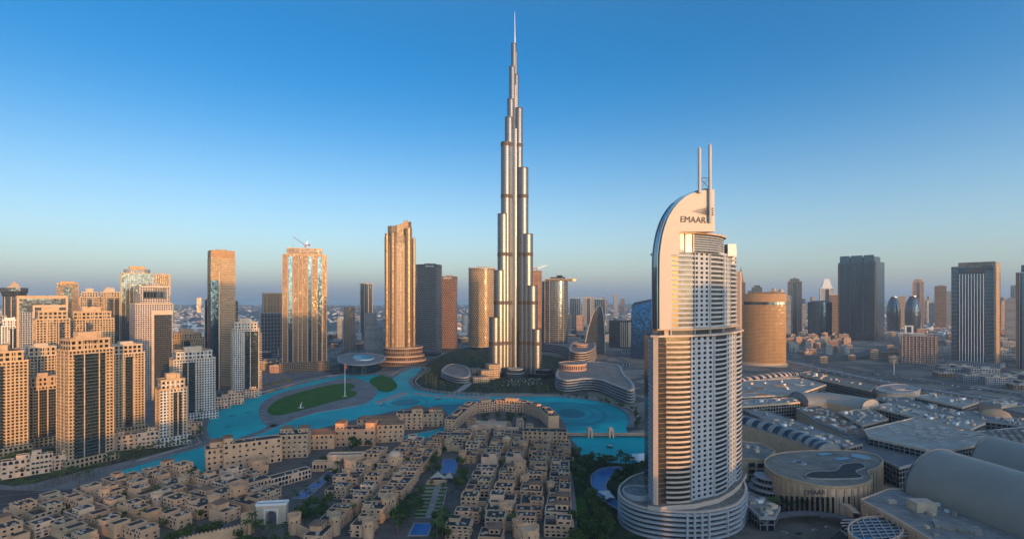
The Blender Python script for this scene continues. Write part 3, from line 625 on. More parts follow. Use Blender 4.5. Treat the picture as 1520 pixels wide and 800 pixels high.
# --- golden hotel tower with a slanted open crown and a round stepped foot
T = Tower('golden_tower', 'tall golden tower with rounded bays and a slanted crown above a round podium', 571, 616, 541, 14, .85, 'skyscraper', d=1440); H = T.z(355); w_ = T.w
core = [(-.5, -.25), (-.36, -.42), (-.12, -.5), (.12, -.5), (.36, -.42), (.5, -.25), (.5, .5), (-.5, .5)]
P8 = [(x * w_, y * T.dp) for x, y in core]
m = MB(); m.prism(P8, 0, T.z(360), 0, 1, 3, 3.6); m.build('wall', [F_GOLD, ROOFD], T.o)
m = MB()
z = 20
while z < T.z(350):
    m.ring(P8, z, z + .9, .6, .2); z += 3.6
m.build('slab_band', TAN, T.o)
for x0, x1, yt in ((-.5, -.38, 346), (-.33, -.16, 345), (.16, .40, 338), (.42, .52, 352)):
    m = MB(); cx_, r_ = (x0 + x1) / 2 * w_, (x1 - x0) / 2 * w_; oy_ = -.36 * T.dp if abs(x0 + x1) > .6 else -.44 * T.dp
    m.prism(ngon(r_ * 1.05, 16, cx_, oy_), 0, T.z(yt), 0, 1, 2.5, 3.6, True); m.build('bay_column', [F_GOLD, ROOFD], T.o)
m = MB(); m.prism([(x * .8, y * .8) for x, y in P8], T.z(361), T.z(334), 0, 1, 3, 3.6); m.build('upper_wall', [F_GOLD, ROOFD], T.o)
m = MB(); a = [(x * .78, y * .74) for x, y in P8]
for i in range(8):
    j = (i + 1) % 8; za = lambda p: T.z(337) + (p[0] / w_ + .4) * (T.z(324) - T.z(335)) / .8
    m.face([(*a[i], T.z(336)), (*a[j], T.z(336)), (*a[j], za(a[j])), (*a[i], za(a[i]))], 0)
    b_ = [(x * .95, y * .95) for x, y in a]; m.face([(*b_[j], T.z(336)), (*b_[i], T.z(336)), (*b_[i], za(a[i])), (*b_[j], za(a[j]))], 0)
    m.face([(*a[i], za(a[i])), (*a[j], za(a[j])), (*b_[j], za(a[j])), (*b_[i], za(a[i]))], 0)
m.build('crown', BRONZE, T.o)
m = MB(); m.box(.22 * w_, -.1 * T.dp, T.z(345), w_ * .16, w_ * .18, T.z(325) - T.z(345)); m.build('crown_pier', BRONZE, T.o)
for u in (-.1, .0, .1):
    m = MB(); m.box(u * w_, -.505 * T.dp, 8, 1.6, 2.4, T.z(372)); m.build('rib', TAN, T.o)
for k, (r_, z0, z1) in enumerate(((.78, 0, 12), (.72, 12, 24), (.66, 24, 46))):
    m = MB(); c_ = ngon(r_ * w_, 36, .12 * w_, -.2 * T.dp); m.prism(c_, z0, z1, 0, 1, 5, 12, True); m.ring(c_, z1 - 1.6, z1 + .8, .9, .8, 2); m.build('podium_tier', [F_BROWN, ROOFG, TAN], T.o)

def lattice(label, x0, x1, yt, yb, rot, k, mat, frame, d, sign=None, round_=False, slope=0):
    T = Tower('lattice_tower', label, x0, x1, yb, rot, k, 'tower', d=d); H = T.z(yt)
    p = ngon(T.w / 2, 40, 0, 0, T.dp / 2) if round_ else None
    T.blk('lattice_wall', mat, H - 8, z0=10, poly=p, bay=7.0, fl=6.2, smooth=round_)
    m = MB(); m.prism(offset(T.poly, -1.5), 0, 10.2, 0, 0, 5, 9); m.build('base', F_GLASS, T.o)
    if not round_:
        pr = T.poly; m = MB(); m.prism(pr, H - 8, H, 0, 1, 4.6, 8); m.build('crown', [frame, ROOFD], T.o); T.top = H
    else:
        m = MB(); m.prism(offset(p, -1.2), H - 8, H - 3.4, 0, 0, 3, 5); m.prism(offset(p, .9), H - 3.4, H, 1, 2); m.build('crown', [F_GLASS, frame, ROOFG], T.o); T.top = H
        m = MB()
        for i in range(40): m.box(p[i][0] * .985, p[i][1] * .985, H - 8, .9, .9, 4.7)
        m.build('colonnade', frame, T.o)
    m = MB(); m.ring(T.poly, 9, 12, .8, .8); m.build('base_band', frame, T.o)
    if sign: T.sign(sign, 'F', .68 if x1 - x0 > 30 else .5, H - 9, 8.5, WLETTER, .6)
    T.plant(GREYC, 3, 4, 2, .6); return T
lattice('dark lattice tower with white lettering between the golden and brown towers', 617, 656, 392, 530, -12, .75, F_LATT, STEELD, 1640, 'EMAAR')
lattice('brown lattice tower with white lettering behind the dark lattice tower', 653, 679, 410, 523, -4, .9, F_LATB, BRONZE, 1790, 'EMAAR')
lattice('round gold lattice tower with an open colonnade under its flat roof ring', 694, 736, 397, 520, 0, .9, F_LATG, TAN, 1840, None, True)

def simple(name, label, x0, x1, yt, d, rot=0, k=.8, wall=F_GLASS, trim=STEELD, style='fin', top=None, cat='tower', group=None, plant=True):
    T = Tower(name, label, x0, x1, 500, rot, k, cat, group, d); H = T.z(yt)
    T.blk('wall', wall, H, z0=0, bay=3.6 if d < 2500 else 5, fl=3.6 if d < 2500 else 5)
    if style == 'fin':
        for f in 'FRL': T.fins(trim, f, 6, width=1.2, out=.9)
    elif style == 'slab': T.slabs(trim, None, None, 4 if d < 2500 else 8, 1.2, .8)
    elif style == 'split': T.panel('glazing', F_GLASS, 'F', .35, .65, 0, H - 5, .7); T.fins(trim, 'F', 4, .0, 1, width=2, out=1.4)
    T.parapet(trim, 2.2, .6)
    if top == 'step': T.blk('crown', wall, H + T.w * .22, .68, .68); T.parapet(trim, 2, .5)
    if top == 'dome':
        m = MB()
        for j in range(5):
            a, b = R(18 * j), R(18 * (j + 1)); m.prism(ngon(T.w * .36 * math.cos(a), 16), H + T.w * .5 * math.sin(a), H + T.w * .5 * math.sin(b), 0, 0, 4, 4, True, False, ngon(max(.1, T.w * .36 * math.cos(b)), 16))
        m.build('dome', trim, T.o); T.mast(T.w * .5, z=H + T.w * .5)
    if top == 'cone':
        m = MB(); m.prism(ngon(T.w * .42, 8), H, H + T.w * 2.3, 0, 0, 4, 4, False, False, ngon(.2, 8)); m.build('spire', TERRA, T.o)
    if top == 'mast': T.mast(T.w * 1.0)
    if plant: T.plant(GREYC, 2, max(3, T.w * .12), int(x0), .6)
    return T
simple('slim_tower', 'slim tower with pale vertical edges standing alone left of the golden tower', 534, 553, 421, 2350, 18, .9, F_GLASS, TAN, 'split')
simple('slim_tower', 'low slim brown tower left of the pale edged slim tower', 510, 527, 456, 1850, 18, .9, F_BROWN, GREYC, 'fin')
T = simple('stepped_tower', 'grey stepped tower close beside the golden tower', 540, 569, 487, 1640, 20, .9, F_GREY, GREYC, 'slab'); T.blk('upper_wall', F_GREY, T.z(466), .6, .8, -.15); T.slabs(GREYC, None, None, 4, 1.2, .7); T.parapet(GREYC)
# twin tower joined by a cantilevered sky bridge, and the red frame behind the great tower
T = Tower('sky_bridge_tower', 'grey tower carrying a long cantilevered roof deck just behind the great spire', 803, 844, 495, -10, .7, 'tower', d=1800); H = T.z(417)
pe = ngon(T.w / 2, 36, 0, 0, T.dp * .5); T.blk('wall', F_GLASS, H, z0=0, poly=pe, smooth=True, bay=3.2); T.slabs(GREYC, 0, H, 7, .9, .4); T.fins(TAN, 'F', 5, .15, .85, 0, H, 1.2, -1.0)
m = MB(); hp = [(-32, -14), (60, -10), (72, -4), (72, 4), (60, 10), (-32, 14)]; m.prism(hp, H, H + 7, 0, 1, 4, 7, bottom=True); m.build('sky_deck', [F_GOLD, ROOFG], T.o)
m = MB(); m.ring(hp, H + 7, H + 8.5, .5, .6); m.build('deck_parapet', TAN, T.o)
m = MB(); m.prism(rect(50, 16, 10, 0), H + 7, H + 14, 0, 1, 4, 4); m.box(16, 0, H + 13.8, 20, 10, 6); m.build('roof_plant', [F_GLASS, ROOFD], T.o)
m = MB(); m.box(-46, 0, 0, 26, 24, H - 3); m.build('side_wing', F_GLASS, T.o)
T = simple('unfinished_tower', 'reddish concrete tower frame with open floors beside the great spire', 790, 804, 403, 1500, -8, 1, F_ROSE, TERRA, 'slab')
crane('tower_crane', 'small red crane on the reddish unfinished tower', (T.cx, T.cy, T.top), 8, 30, R(185), R(20))
simple('glass_tower', 'grey blue twin tower, narrower one, far off right of the sky deck tower', 846, 862, 443, 3000, -8, .9, F_BLUE, STEEL, 'fin')
simple('glass_tower', 'far blue slab tower with a rosy flank behind the arched glass tower', 865, 882, 442, 3000, -8, .9, F_GREY, TAN, 'split')
simple('glass_tower', 'far dull blue tower touching the rosy slab tower', 882, 898, 444, 3200, -8, .9, F_BLUE, STEEL, 'fin')
simple('rose_block', 'small rosy block in front of the far twin towers', 856, 867, 469, 2600, -8, .9, F_ROSE, TAN, 'slab')
# arched sail tower
T = Tower('sail_tower', 'dark glass tower shaped like a pointed arch near the curving ramps', 866, 898, 525, -6, .5, 'office tower', d=1720); H = T.z(454)
arc = []
for i in range(17):
    a = i / 16; x = -T.w / 2 + T.w * .78 * (a ** 1.0); arc.append((x, H * (1 - .92 * (1 - a) ** 2.0)))
arc += [(T.w * .36, H * .95), (T.w * .43, H * .8), (T.w * .48, H * .55), (T.w / 2, H * .25), (T.w / 2, 0)]; prof = [(-T.w / 2, 0)] + arc
m = MB(); n = len(prof)
for sgn in (-1, 1):
    for i in range(n - 1):
        (xa, za), (xb, zb) = prof[i], prof[i + 1]; y_ = sgn * T.dp / 2
        f_ = [(xa, y_, 0), (xb, y_, 0), (xb, y_, zb), (xa, y_, za)]; uv = [(xa / 4, 0), (xb / 4, 0), (xb / 4, zb / 4), (xa / 4, za / 4)]
        m.face(f_ if sgn < 0 else f_[::-1], 0, uv if sgn < 0 else uv[::-1])
for i in range(n - 1):
    (xa, za), (xb, zb) = prof[i], prof[i + 1]; m.face([(xa, -T.dp / 2, za), (xb, -T.dp / 2, zb), (xb, T.dp / 2, zb), (xa, T.dp / 2, za)], 1)
m.build('glazing', [F_GLASS, STEELD], T.o)
m = MB()
for i in range(1, n - 1):
    (xa, za), (xb, zb) = prof[i], prof[i + 1]; m.tube((xa, -T.dp / 2 - .5, za), (xb, -T.dp / 2 - .5, zb), 1.3, 5)
m.build('edge_frame', STEEL, T.o)
T = simple('office_block', 'dark office block with a sunlit white columned end wall', 904, 939, 477, 1900, -30, .7, F_GLASS, STEELD, 'none', cat='office'); T.fins(CREAM2, 'R', 7, 0, 1, 4, T.top - 3, 3.2, 1.6, 'column'); T.fins(CREAM2, 'F', 5, .62, 1, 4, T.top - 3, 2.6, 1.6, 'column')
T = Tower('blue_glass_building', 'deep blue glass building with a slanted roof beside the white crowned tower', 936, 990, 522, -20, .8, 'office', d=1560); H = T.z(444)
m = MB(); a = rect(T.w, T.dp); b_ = rect(T.w * .96, T.dp * .9)
zz = [T.z(454), H + 4, H + 8, T.z(450)]
for i in range(4):
    j = (i + 1) % 4; L_ = math.dist(a[i], a[j]); m.face([(*a[i], 0), (*a[j], 0), (*b_[j], zz[j]), (*b_[i], zz[i])], 0, [(0, 0), (L_ / 3, 0), (L_ / 3, zz[j] / 4), (0, zz[i] / 4)])
m.face([(*b_[i], zz[i]) for i in range(4)], 1); m.build('glazing', [F_DEEP, ROOFD], T.o)
m = MB()
for i in range(4): j = (i + 1) % 4; m.tube((*b_[i], zz[i]), (*b_[j], zz[j]), .9, 5)
m.build('roof_edge', STEELD, T.o)

# --- right side of the skyline
COPPER = plain('copper_stone', (.36, .21, .10), .75)
T = Tower('sandstone_tower', 'broad rounded orange sandstone tower with a curved overhanging roof', 1103, 1167, 545, -24, .75, 'tower', d=1400); H = T.z(447)
pe = [(x * T.w / 2, -T.dp / 2 - .16 * T.w * (1 - x * x) + .04 * T.w) for x in [-1 + i / 8 for i in range(17)]] + [(T.w / 2, T.dp / 2), (-T.w / 2, T.dp / 2)]
T.blk('wall', F_ORANGE, H - 10, z0=6, poly=pe, bay=3, smooth=False); T.slabs(COPPER, 8, H - 12, 3.6, .9, .5)
m = MB(); m.prism(offset(pe, 3), 0, 8, 0, 0, 5, 8); m.build('base', TAN, T.o)
m = MB(); m.prism(offset(pe, -2.2), H - 10.2, H, 0, 0, 3, 10); m.build('penthouse_glazing', F_GLASS, T.o)
m = MB(); m.prism(offset(pe, .9), H - 2, T.z(436), 0, 0, 4, 4, bottom=True); m.build('roof', COPPER, T.o); m = MB(); m.box(0, 0, T.z(436) - .2, T.w * .5, T.dp * .4, 5); m.build('roof_plant', BRONZE, T.o)
simple('yellow_wall_tower', 'sunlit yellow wall tower with a slanted top behind the white crowned tower', 1076, 1101, 404, 1900, -34, .5, TAN, CREAM, 'none')
simple('spire_tower', 'dark tower with a pointed red brown spire behind the sandstone tower', 1094, 1106, 420, 2300, -20, 1, F_BROWN, STEELD, 'fin', 'cone', plant=False)
simple('grey_tower', 'small dark tower with twin roof blocks above the sandstone tower', 1116, 1131, 427, 2600, -20, 1, F_GLASS, STEELD, 'fin', 'step')
simple('domed_tower', 'far cream tower under a pointed dome above the sandstone tower', 1143, 1155, 432, 3000, -20, 1, F_CREAM, CREAM, 'slab', 'dome', plant=False)
simple('domed_tower', 'far cream tower with a gold dome right of the pointed dome tower', 1153, 1166, 434, 2850, -20, 1, F_CREAM, TAN, 'slab', 'dome', plant=False)
simple('stepped_tower', 'rosy tower with a stepped square crown and dark central bay', 1169, 1190, 418, 2500, -24, .9, F_ROSE, TAN, 'split', 'step')
simple('grey_tower', 'low grey tower pressed against the rosy stepped tower', 1160, 1174, 440, 2400, -24, .9, F_GREY, GREYC, 'slab')
T = simple('tapered_tower', 'white tower tapering in steps to a thin spire above the rounded dark building', 1216, 1238, 428, 3000, -24, .8, F_WHITE, WHITE, 'split', plant=False); z_ = T.top
m = MB(); m.prism(rect(T.w * .8, T.dp * .8), z_, z_ + T.w * .8, 0, 0, 4, 4, False, False, rect(T.w * .35, T.dp * .35)); m.build('crown', WHITE, T.o); T.mast(T.w * .9, z=z_ + T.w * .8)
T = Tower('rounded_office', 'dark blue office building with a rounded roofline before the white tapered tower', 1197, 1238, 495, -20, .7, 'office', d=2350); H = T.z(449)
pe = ngon(T.w / 2, 32, 0, 0, T.dp / 2); T.blk('glazing', F_BLUE, H, z0=0, poly=pe, smooth=True); T.parapet(STEELD); m = MB(); m.prism(offset(pe, -6), H, H + 7, 0, 0, 4, 4, True, False, offset(pe, -20)); m.build('crown', F_BLUE, T.o)
simple('brown_tower', 'brown gridded block between the rounded office and the huge blue tower', 1231, 1248, 438, 2600, -24, .9, F_BROWN, TAN, 'slab')
FINB = plain('shaded_blue_fin', (.045, .07, .095), .5, .3)  # fins coloured darker and bluer to stand for the tower's unlit front
# huge blue tower of three bays
T = Tower('blue_tower', 'huge blue glass tower of three ribbed bays standing over the highway', 1244, 1313, 505, -50, .8, 'skyscraper', d=2200); H = T.z(388)
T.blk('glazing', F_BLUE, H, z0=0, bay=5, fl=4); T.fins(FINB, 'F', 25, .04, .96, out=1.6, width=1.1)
T.fins(STEELD, 'F', 2, .33, .67, width=2.4, out=3); T.panel('edge_pier', BRONZE, 'F', 0, .035, 0, H - 12, 3, bay=None); T.panel('edge_pier', BRONZE, 'F', .965, 1, 0, H - 12, 3, bay=None); T.panel('side_wall', F_BLUE, 'R', .05, .95, 0, H - 6, .8)
for u0, u1 in ((.05, .32), (.35, .66), (.69, .95)): T.panel('crown_bay', F_BLUE, 'F', u0, u1, H - 8, T.z(378), 1.2, 4, 5)
T.blk('roof_plant', F_BLUE, T.z(380), .85, .7)
def bullet(label, x0, x1, yt, d):
    T = Tower('rounded_tower', label, x0, x1, 490, -30, .8, 'office', d=d); H = T.z(yt); m = MB(); ph = 0
    for j in range(10):
        f0, f1 = j / 10, (j + 1) / 10; g_ = lambda f: (1 + .10 * math.sin(f * 3.0)) * math.sqrt(max(.06, 1 - max(0, (f - .55) / .45) ** 2.4 * .85))
        m.prism(ngon(T.w * .5 * g_(f0), 24), H * f0, H * f1, 0, 1, 4, 4, True, False, ngon(T.w * .5 * g_(f1), 24))
    m.build('glazing', [F_GLASS, STEELD], T.o)
    m = MB(); m.prism(ngon(T.w * .66, 24), 0, 10, 0, 1, 5, 5); m.build('podium', [F_GREY, ROOFG], T.o)
    m = MB(); m.prism(ngon(T.w * .3, 20), H - .3, H + 2, 0, 0); m.build('roof_cap', STEEL, T.o)
bullet('dark bullet shaped tower, smaller one right of the huge blue tower', 1316, 1337, 441, 2700)
bullet('dark bullet shaped tower, larger one in front of the rosy pointed tower', 1343, 1367, 440, 2600)
simple('cream_block', 'narrow sunlit cream block squeezed between the two bullet towers', 1334, 1345, 440, 3000, -30, .9, F_CREAM, CREAM, 'slab')
T = simple('stepped_tower', 'rosy tower with a narrowing crown and needle behind the bullet towers', 1354, 1371, 418, 3200, -34, .9, F_ROSE, TAN, 'split', 'step'); T.mast(16)
simple('brown_tower', 'plain rosy brown slab tower left of the tall finned blue tower', 1387, 1405, 425, 3000, -36, .9, F_BROWN, BRONZE, 'slab')
simple('grey_tower', 'narrow grey slab tower touching the tall finned blue tower', 1403, 1415, 433, 3300, -36, .9, F_GREY, GREYC, 'slab')
# tall tower with white fins
T = Tower('finned_tower', 'tall blue tower with white vertical fins and a narrow sunlit flank', 1412, 1485, 548, -54, .5, 'skyscraper', d=1380); H = T.z(394)
T.blk('glazing', F_BLUE, H, z0=0, bay=3); T.fins(WHITE, 'F', 9, .2, .74, 0, H - 20, 1.5, 1.8); T.balc(GREYC, 'F', .78, .98, 4, H - 12, 3.6, 1.4, .9); T.balc(GREYC, 'F', .0, .16, 4, H, 3.6, 1.4, .8)
T.panel('frame_beam', BLUEROOF, 'F', .17, 1, H - 4, T.z(388), 2.2, bay=None); T.panel('frame_post', BLUEROOF, 'F', .965, 1, 0, H - 4, 2.2, bay=None); T.panel('roof_opening', DARKC, 'F', .36, .8, H - 17, H - 6, 1.4, bay=None)
T.panel('side_wall', F_CREAM, 'R', .05, .95, 0, T.z(389), .6); T.balc(CREAM, 'R', .08, .45, 4, H - 6, 3.6, 1.8, 1.0); T.sign('DAMAC', 'F', .84, H - 2.6, 5, LETTER, 2.4); T.plant(GREYC, 2, 4, 3)
T.podium(F_GREY, 12, 12)
T = Tower('edge_tower', 'blue tower with bronze edge cut off by the picture border', 1508, 1560, 556, -50, .7, 'tower', d=1330); H = T.z(404); T.blk('glazing', F_BLUE, H, z0=0); T.fins(STEEL, 'F', 10); T.panel('edge_pier', BRONZE, 'F', 0, .08, 0, H, 1.5, bay=None); T.parapet(STEEL); T.blk('crown', F_BLUE, T.z(392), .7, .7)
simple('grey_tower', 'dull grey tower left of the bronze edged border tower', 1492, 1511, 446, 2300, -40, .9, F_GREY, GREYC, 'slab', 'step')
simple('glass_tower', 'pale blue tower far behind the dull grey tower by the picture border', 1500, 1514, 424, 3300, -40, .9, F_BLUE, STEEL, 'fin')
T = Tower('fluted_block', 'low beige office with tall window fins below the bullet towers', 1337, 1392, 542, -40, .8, 'office', d=1450); H = T.z(500)
T.blk('wall', F_ROSE, H, z0=0, bay=4, fl=6); T.fins(GREYC, 'F', 10, .04, .96, 0, H, 1.6, 1.5); T.panel('side_wall', F_BROWN, 'R', 0, 1, 0, H, 1); T.parapet(GREYC, 2, 1); T.plant(GREYC, 3, 4, 4)
T = Tower('gate_building', 'white gate shaped building with a square opening on its roof', 1336, 1370, 512, -36, .7, 'building', d=2050); T.blk('wall', F_WHITE, T.z(496), z0=0); T.parapet(WHITE); 
m = MB(); h_ = T.z(484) - T.z(496); a_ = T.w * .25
m.box(-a_, 0, T.z(496) - .2, 6, 14, h_); m.box(a_ * .2, 0, T.z(496) - .2, 6, 14, h_); m.box(-a_ * .4, 0, T.z(484) - 4, a_ * 1.2 - 5.9, 13.8, 3.9); m.build('roof_gate', WHITE, T.o)
# small far towers along the horizon
q = random.Random(11)
marks = ['pale', 'grey', 'brown', 'rosy']
far = [(1176, 1184, 437, 4200), (1188, 1197, 452, 3300), (1110, 1118, 432, 3400), (1262, 1275, 440, 4000), (1374, 1381, 446, 3600), (1379, 1388, 450, 3400), (1416, 1426, 450, 3300), (1484, 1492, 448, 3000), (1240, 1247, 446, 3300),
       (900, 908, 470, 2600), (826, 836, 462, 2900), (840, 848, 468, 2700), (686, 694, 470, 2600), (500, 508, 472, 2300), (478, 486, 468, 2500), (112, 122, 440, 1700), (128, 138, 446, 1800), (166, 176, 444, 1500), (172, 181, 452, 1350), (224, 232, 440, 1500), (46, 58, 452, 1500), (18, 26, 448, 1600)]
near = ['behind the rosy stepped tower', 'under the rosy stepped tower', 'left of the two domed towers', 'behind the huge blue tower', 'right of the larger bullet tower', 'left of the plain rosy brown slab', 'behind the finned blue tower', 'left of the dull grey border tower', 'left of the huge blue tower',
        'between the arch tower and the columned office', 'under the cantilevered roof deck', 'right of the cantilevered roof deck', 'left of the round gold lattice tower', 'left of the low slim brown tower', 'right of the fluted crane tower', 'right of the recessed brown tower', 'behind the flat crowned cream tower', 'behind the jagged crowned tower', 'left of the tall sign tower', 'right of the tall sign tower', 'behind the portal tower', 'behind the pyramid tower']
for i, (a, b, y, d) in enumerate(far):
    k = i % 4; simple('distant_tower', f'small {marks[k]} distant tower ' + near[i], a, b, y, d, -20 if a > 760 else 25, .9, (F_WHITE, F_GREY, F_BROWN, F_ROSE)[k], (CREAM2, GREYC, BRONZE, TAN)[k], 'slab' if i % 2 else 'fin', 'step' if i % 3 == 0 else None)
q = random.Random(19)
for i in range(64):                                    # the row of tiny towers fading on the horizon
    x_ = q.choice((q.uniform(1105, 1250), q.uniform(1250, 1520), q.uniform(1370, 1520), q.uniform(0, 330), q.uniform(830, 960))); d_ = q.uniform(3600, 6500); w_ = q.uniform(28, 48); yt_ = q.choice((q.uniform(436, 446), q.uniform(442, 456)))
    if i < 6: src_ = simple('horizon_tower', 'tiny hazy tower in the row fading out along the horizon', x_, x_ + w_ / d_ * FP, yt_, d_, -20, .8, (F_GREY, F_ROSE, F_BLUE, F_WHITE, F_BROWN, F_GLASS)[i], GREYC, 'slab', None, 'tower', 'towers along the horizon', False); hz_ = (hz_ + [src_]) if i else [src_]
    else: s_ = q.choice(hz_); h_ = ZP(yt_, d_); dup(s_.o, (WX(x_, d_), d_, 0), q.uniform(-.6, .6), None, None, (q.uniform(.8, 1.5), q.uniform(.8, 1.3), max(.3, h_ / s_.z0 if s_.z0 else h_ / s_.top)))
# ------------------------------------------------------------------ the great stepped spire (three wings of round lobes)
t = NT('steel_curtain_wall'); uv = t.coord('UV'); sp = t.n.new('ShaderNodeSeparateXYZ'); t.l.new(uv, sp.inputs[0])
fx, fy = t.math('FRACT', sp.outputs[0]), t.math('FRACT', sp.outputs[1])
band = t.math('LESS_THAN', fy, .42); fin = t.math('LESS_THAN', fx, .22)
cb = t.n.new('ShaderNodeCombineXYZ'); t.l.new(t.math('FLOOR', sp.outputs[0]), cb.inputs[0]); t.l.new(t.math('FLOOR', sp.outputs[1]), cb.inputs[1])
wn_ = t.n.new('ShaderNodeTexWhiteNoise'); t.l.new(cb.outputs[0], wn_.inputs[0])
gl = t.mix(wn_.outputs[0], (.085, .095, .11), (.17, .175, .185)); col = t.mix(band, gl, (.23, .228, .225)); col = t.mix(fin, col, (.25, .248, .245))
ro = t.math('ADD', .33, t.math('MULTIPLY', band, .1))
BURJ = t.done(t.pbsdf(col, ro, .85))
BD = 1223.0; CXB = WX(764, BD + 40); o = thing('spire_skyscraper', 'immensely tall silver skyscraper of stepped round lobes ending in a needle', 'skyscraper', (CXB, BD + 38, -5.7), R(1)); o.scale = (1.031, 1.031, 1.031)
A = (210, 330, 90)
lob = {210: [(52, 12.5, 136), (40, 12.5, 240), (31, 12, 366), (23, 11.5, 527), (15, 9.5, 584), (10.6, 8, 626), (6.8, 7, 700), (2.4, 6, 753)],
       330: [(55, 12.5, 110), (44, 12.5, 206), (33, 12, 321), (22, 11.5, 470), (11, 8.5, 606), (8.5, 8, 560), (4, 5.5, 683), (1.5, 4.8, 736)],
       90: [(54, 12.5, 120), (43, 12.5, 224), (32, 12, 345), (22, 11.5, 500), (13, 9, 595), (6, 6, 690)]}
for a in A:
    m = MB(); L = sorted(lob[a], key=lambda t_: -t_[0]); ca, sa = math.cos(R(a)), math.sin(R(a))
    for i, (c, r, z) in enumerate(L):
        m.prism(ngon(r, 28, c * ca, c * sa), 0, z, 0, 1, 1.5, 3.9, True)
        m.box(c * ca * .5, c * sa * .5, 0, c, r * 1.5, z - 2.2, 0, R(a), 1)
    m.build('wing', [BURJ, STEEL], o)
    m = MB()
    for i, (c, r, z) in enumerate(L):
        m.ring(ngon(r, 28, c * ca, c * sa), z - .4, z + 1.6, .25, .5)
    m.build('terrace_rim', BANDB, o)
    m = MB()
    for zb in (75, 165, 273, 403, 519):
        for c, r, z in L:
            if z > zb + 4: m.ring(ngon(r, 28, c * ca, c * sa), zb, zb + 8, .35, .4)
    m.build('plant_floor_band', BANDB, o)
m = MB(); m.prism(ngon(13, 28), 0, 560, 0, 1, 1.5, 3.9, True); m.prism(ngon(8, 24), 560, 660, 0, 1, 1.5, 3.9, True); m.prism(ngon(4.6, 20), 660, 745, 0, 1, 1.5, 3.9, True); m.build('core', [BURJ, STEEL], o)
m = MB(); m.prism(ngon(3.4, 16), 740, 772, 0, 0, 1.5, 4, True, False, ngon(2.4, 16)); m.prism(ngon(2.2, 14), 772, 828, 0, 0, 1.5, 4, True, False, ngon(.7, 14)); m.build('needle', STEEL, o)
for k, (r, z) in enumerate(((20, 18), (17, 26))):
    m = MB(); m.prism(ngon(r, 32, 0, -52), 0, z, 0, 1, 2.5, 4, True); m.ring(ngon(r, 32, 0, -52), z - 1, z + 1, .5, .8, 1); m.build('entrance_pavilion', [F_GLASS, GREYC], o)
for a, w_ in ((210, 46), (330, 46)):
    m = MB(); m.box(66 * math.cos(R(a)), 66 * math.sin(R(a)), 0, w_, 40, 14, 0, R(a), 1); m.box(74 * math.cos(R(a)), 74 * math.sin(R(a)), 13.8, w_ * .6, 28, 8, 0, R(a), 1); m.build('podium', [F_BROWN, ROOFG], o)
# ------------------------------------------------------------------ white hotel tower with the sail crown (nearest building)
TX, TY = 150.0, 440.0
def LP(px, d): return (WX(px, d) - TX, d - TY)
AW = plain('pale_blue_white_panel', (.37, .395, .42), .55, 0, .1, .05); AT = plain('rose_stone_panel', (.52, .425, .355), .6, 0, .08, .05); AG = plain('smoked_glass', (.10, .10, .10), .15, .6, .5, .3, .6)
t = NT('crown_panel'); o_ = t.coord('Object'); br = t.n.new('ShaderNodeTexBrick')
mp = t.n.new('ShaderNodeMapping'); mp.inputs['Rotation'].default_value = (R(90), 0, 0); t.l.new(o_, mp.inputs[0]); t.l.new(mp.outputs[0], br.inputs['Vector'])
br.offset = 0; br.inputs['Scale'].default_value = .45; br.inputs['Mortar Size'].default_value = .012; br.inputs['Color1'].default_value = (.53, .465, .41, 1); br.inputs['Color2'].default_value = (.50, .44, .385, 1); br.inputs['Mortar'].default_value = (.38, .33, .29, 1)
AC = t.done(t.pbsdf(br.outputs[0], .5))
HT = thing('sail_crown_tower', 'white curved hotel tower with an arched sail crown, twin masts and rounded balcony base', 'hotel tower', (TX, TY, 0))
def seg(m, A, B, u0, u1, z0, z1, out, back=-.4, mi=0):
    A, B = Vector(A), Vector(B); d = B - A; n = Vector((d.y, -d.x)).normalized()
    P = [A + d * u0 + n * out, A + d * u1 + n * out, A + d * u1 + n * back, A + d * u0 + n * back]
    for i in range(4): j = (i + 1) % 4; m.face([(*P[i], z0), (*P[j], z0), (*P[j], z1), (*P[i], z1)], mi)
    m.face([(*p, z1) for p in P], mi); m.face([(*p, z0) for p in P[::-1]], mi)
lo = [LP(963, 428), LP(970, 410), LP(977, 408.5), LP(988, 411), LP(1024, 414), LP(1058, 425), LP(1078, 441), LP(1090, 458), LP(1099, 482)]
up = [LP(977, 422), LP(981, 411.5), LP(994, 411), LP(1029, 416), LP(1052, 426), LP(1072, 441), LP(1083, 457), LP(1092, 476)]
def shaft(name, pts, back, z0, z1):
    p = pts + back; m = MB(); m.prism(p, z0, z1, 0, 1, 3, 3.8); m.build(name, [AG, ROOFG], HT); return p
plo = shaft('lower_shaft', lo, [(44, 66), (10, 50), (-40, 8)], 0, 152)
pup = shaft('upper_shaft', up, [(42, 60), (10, 46), (-34, 6)], 151.9, 217)
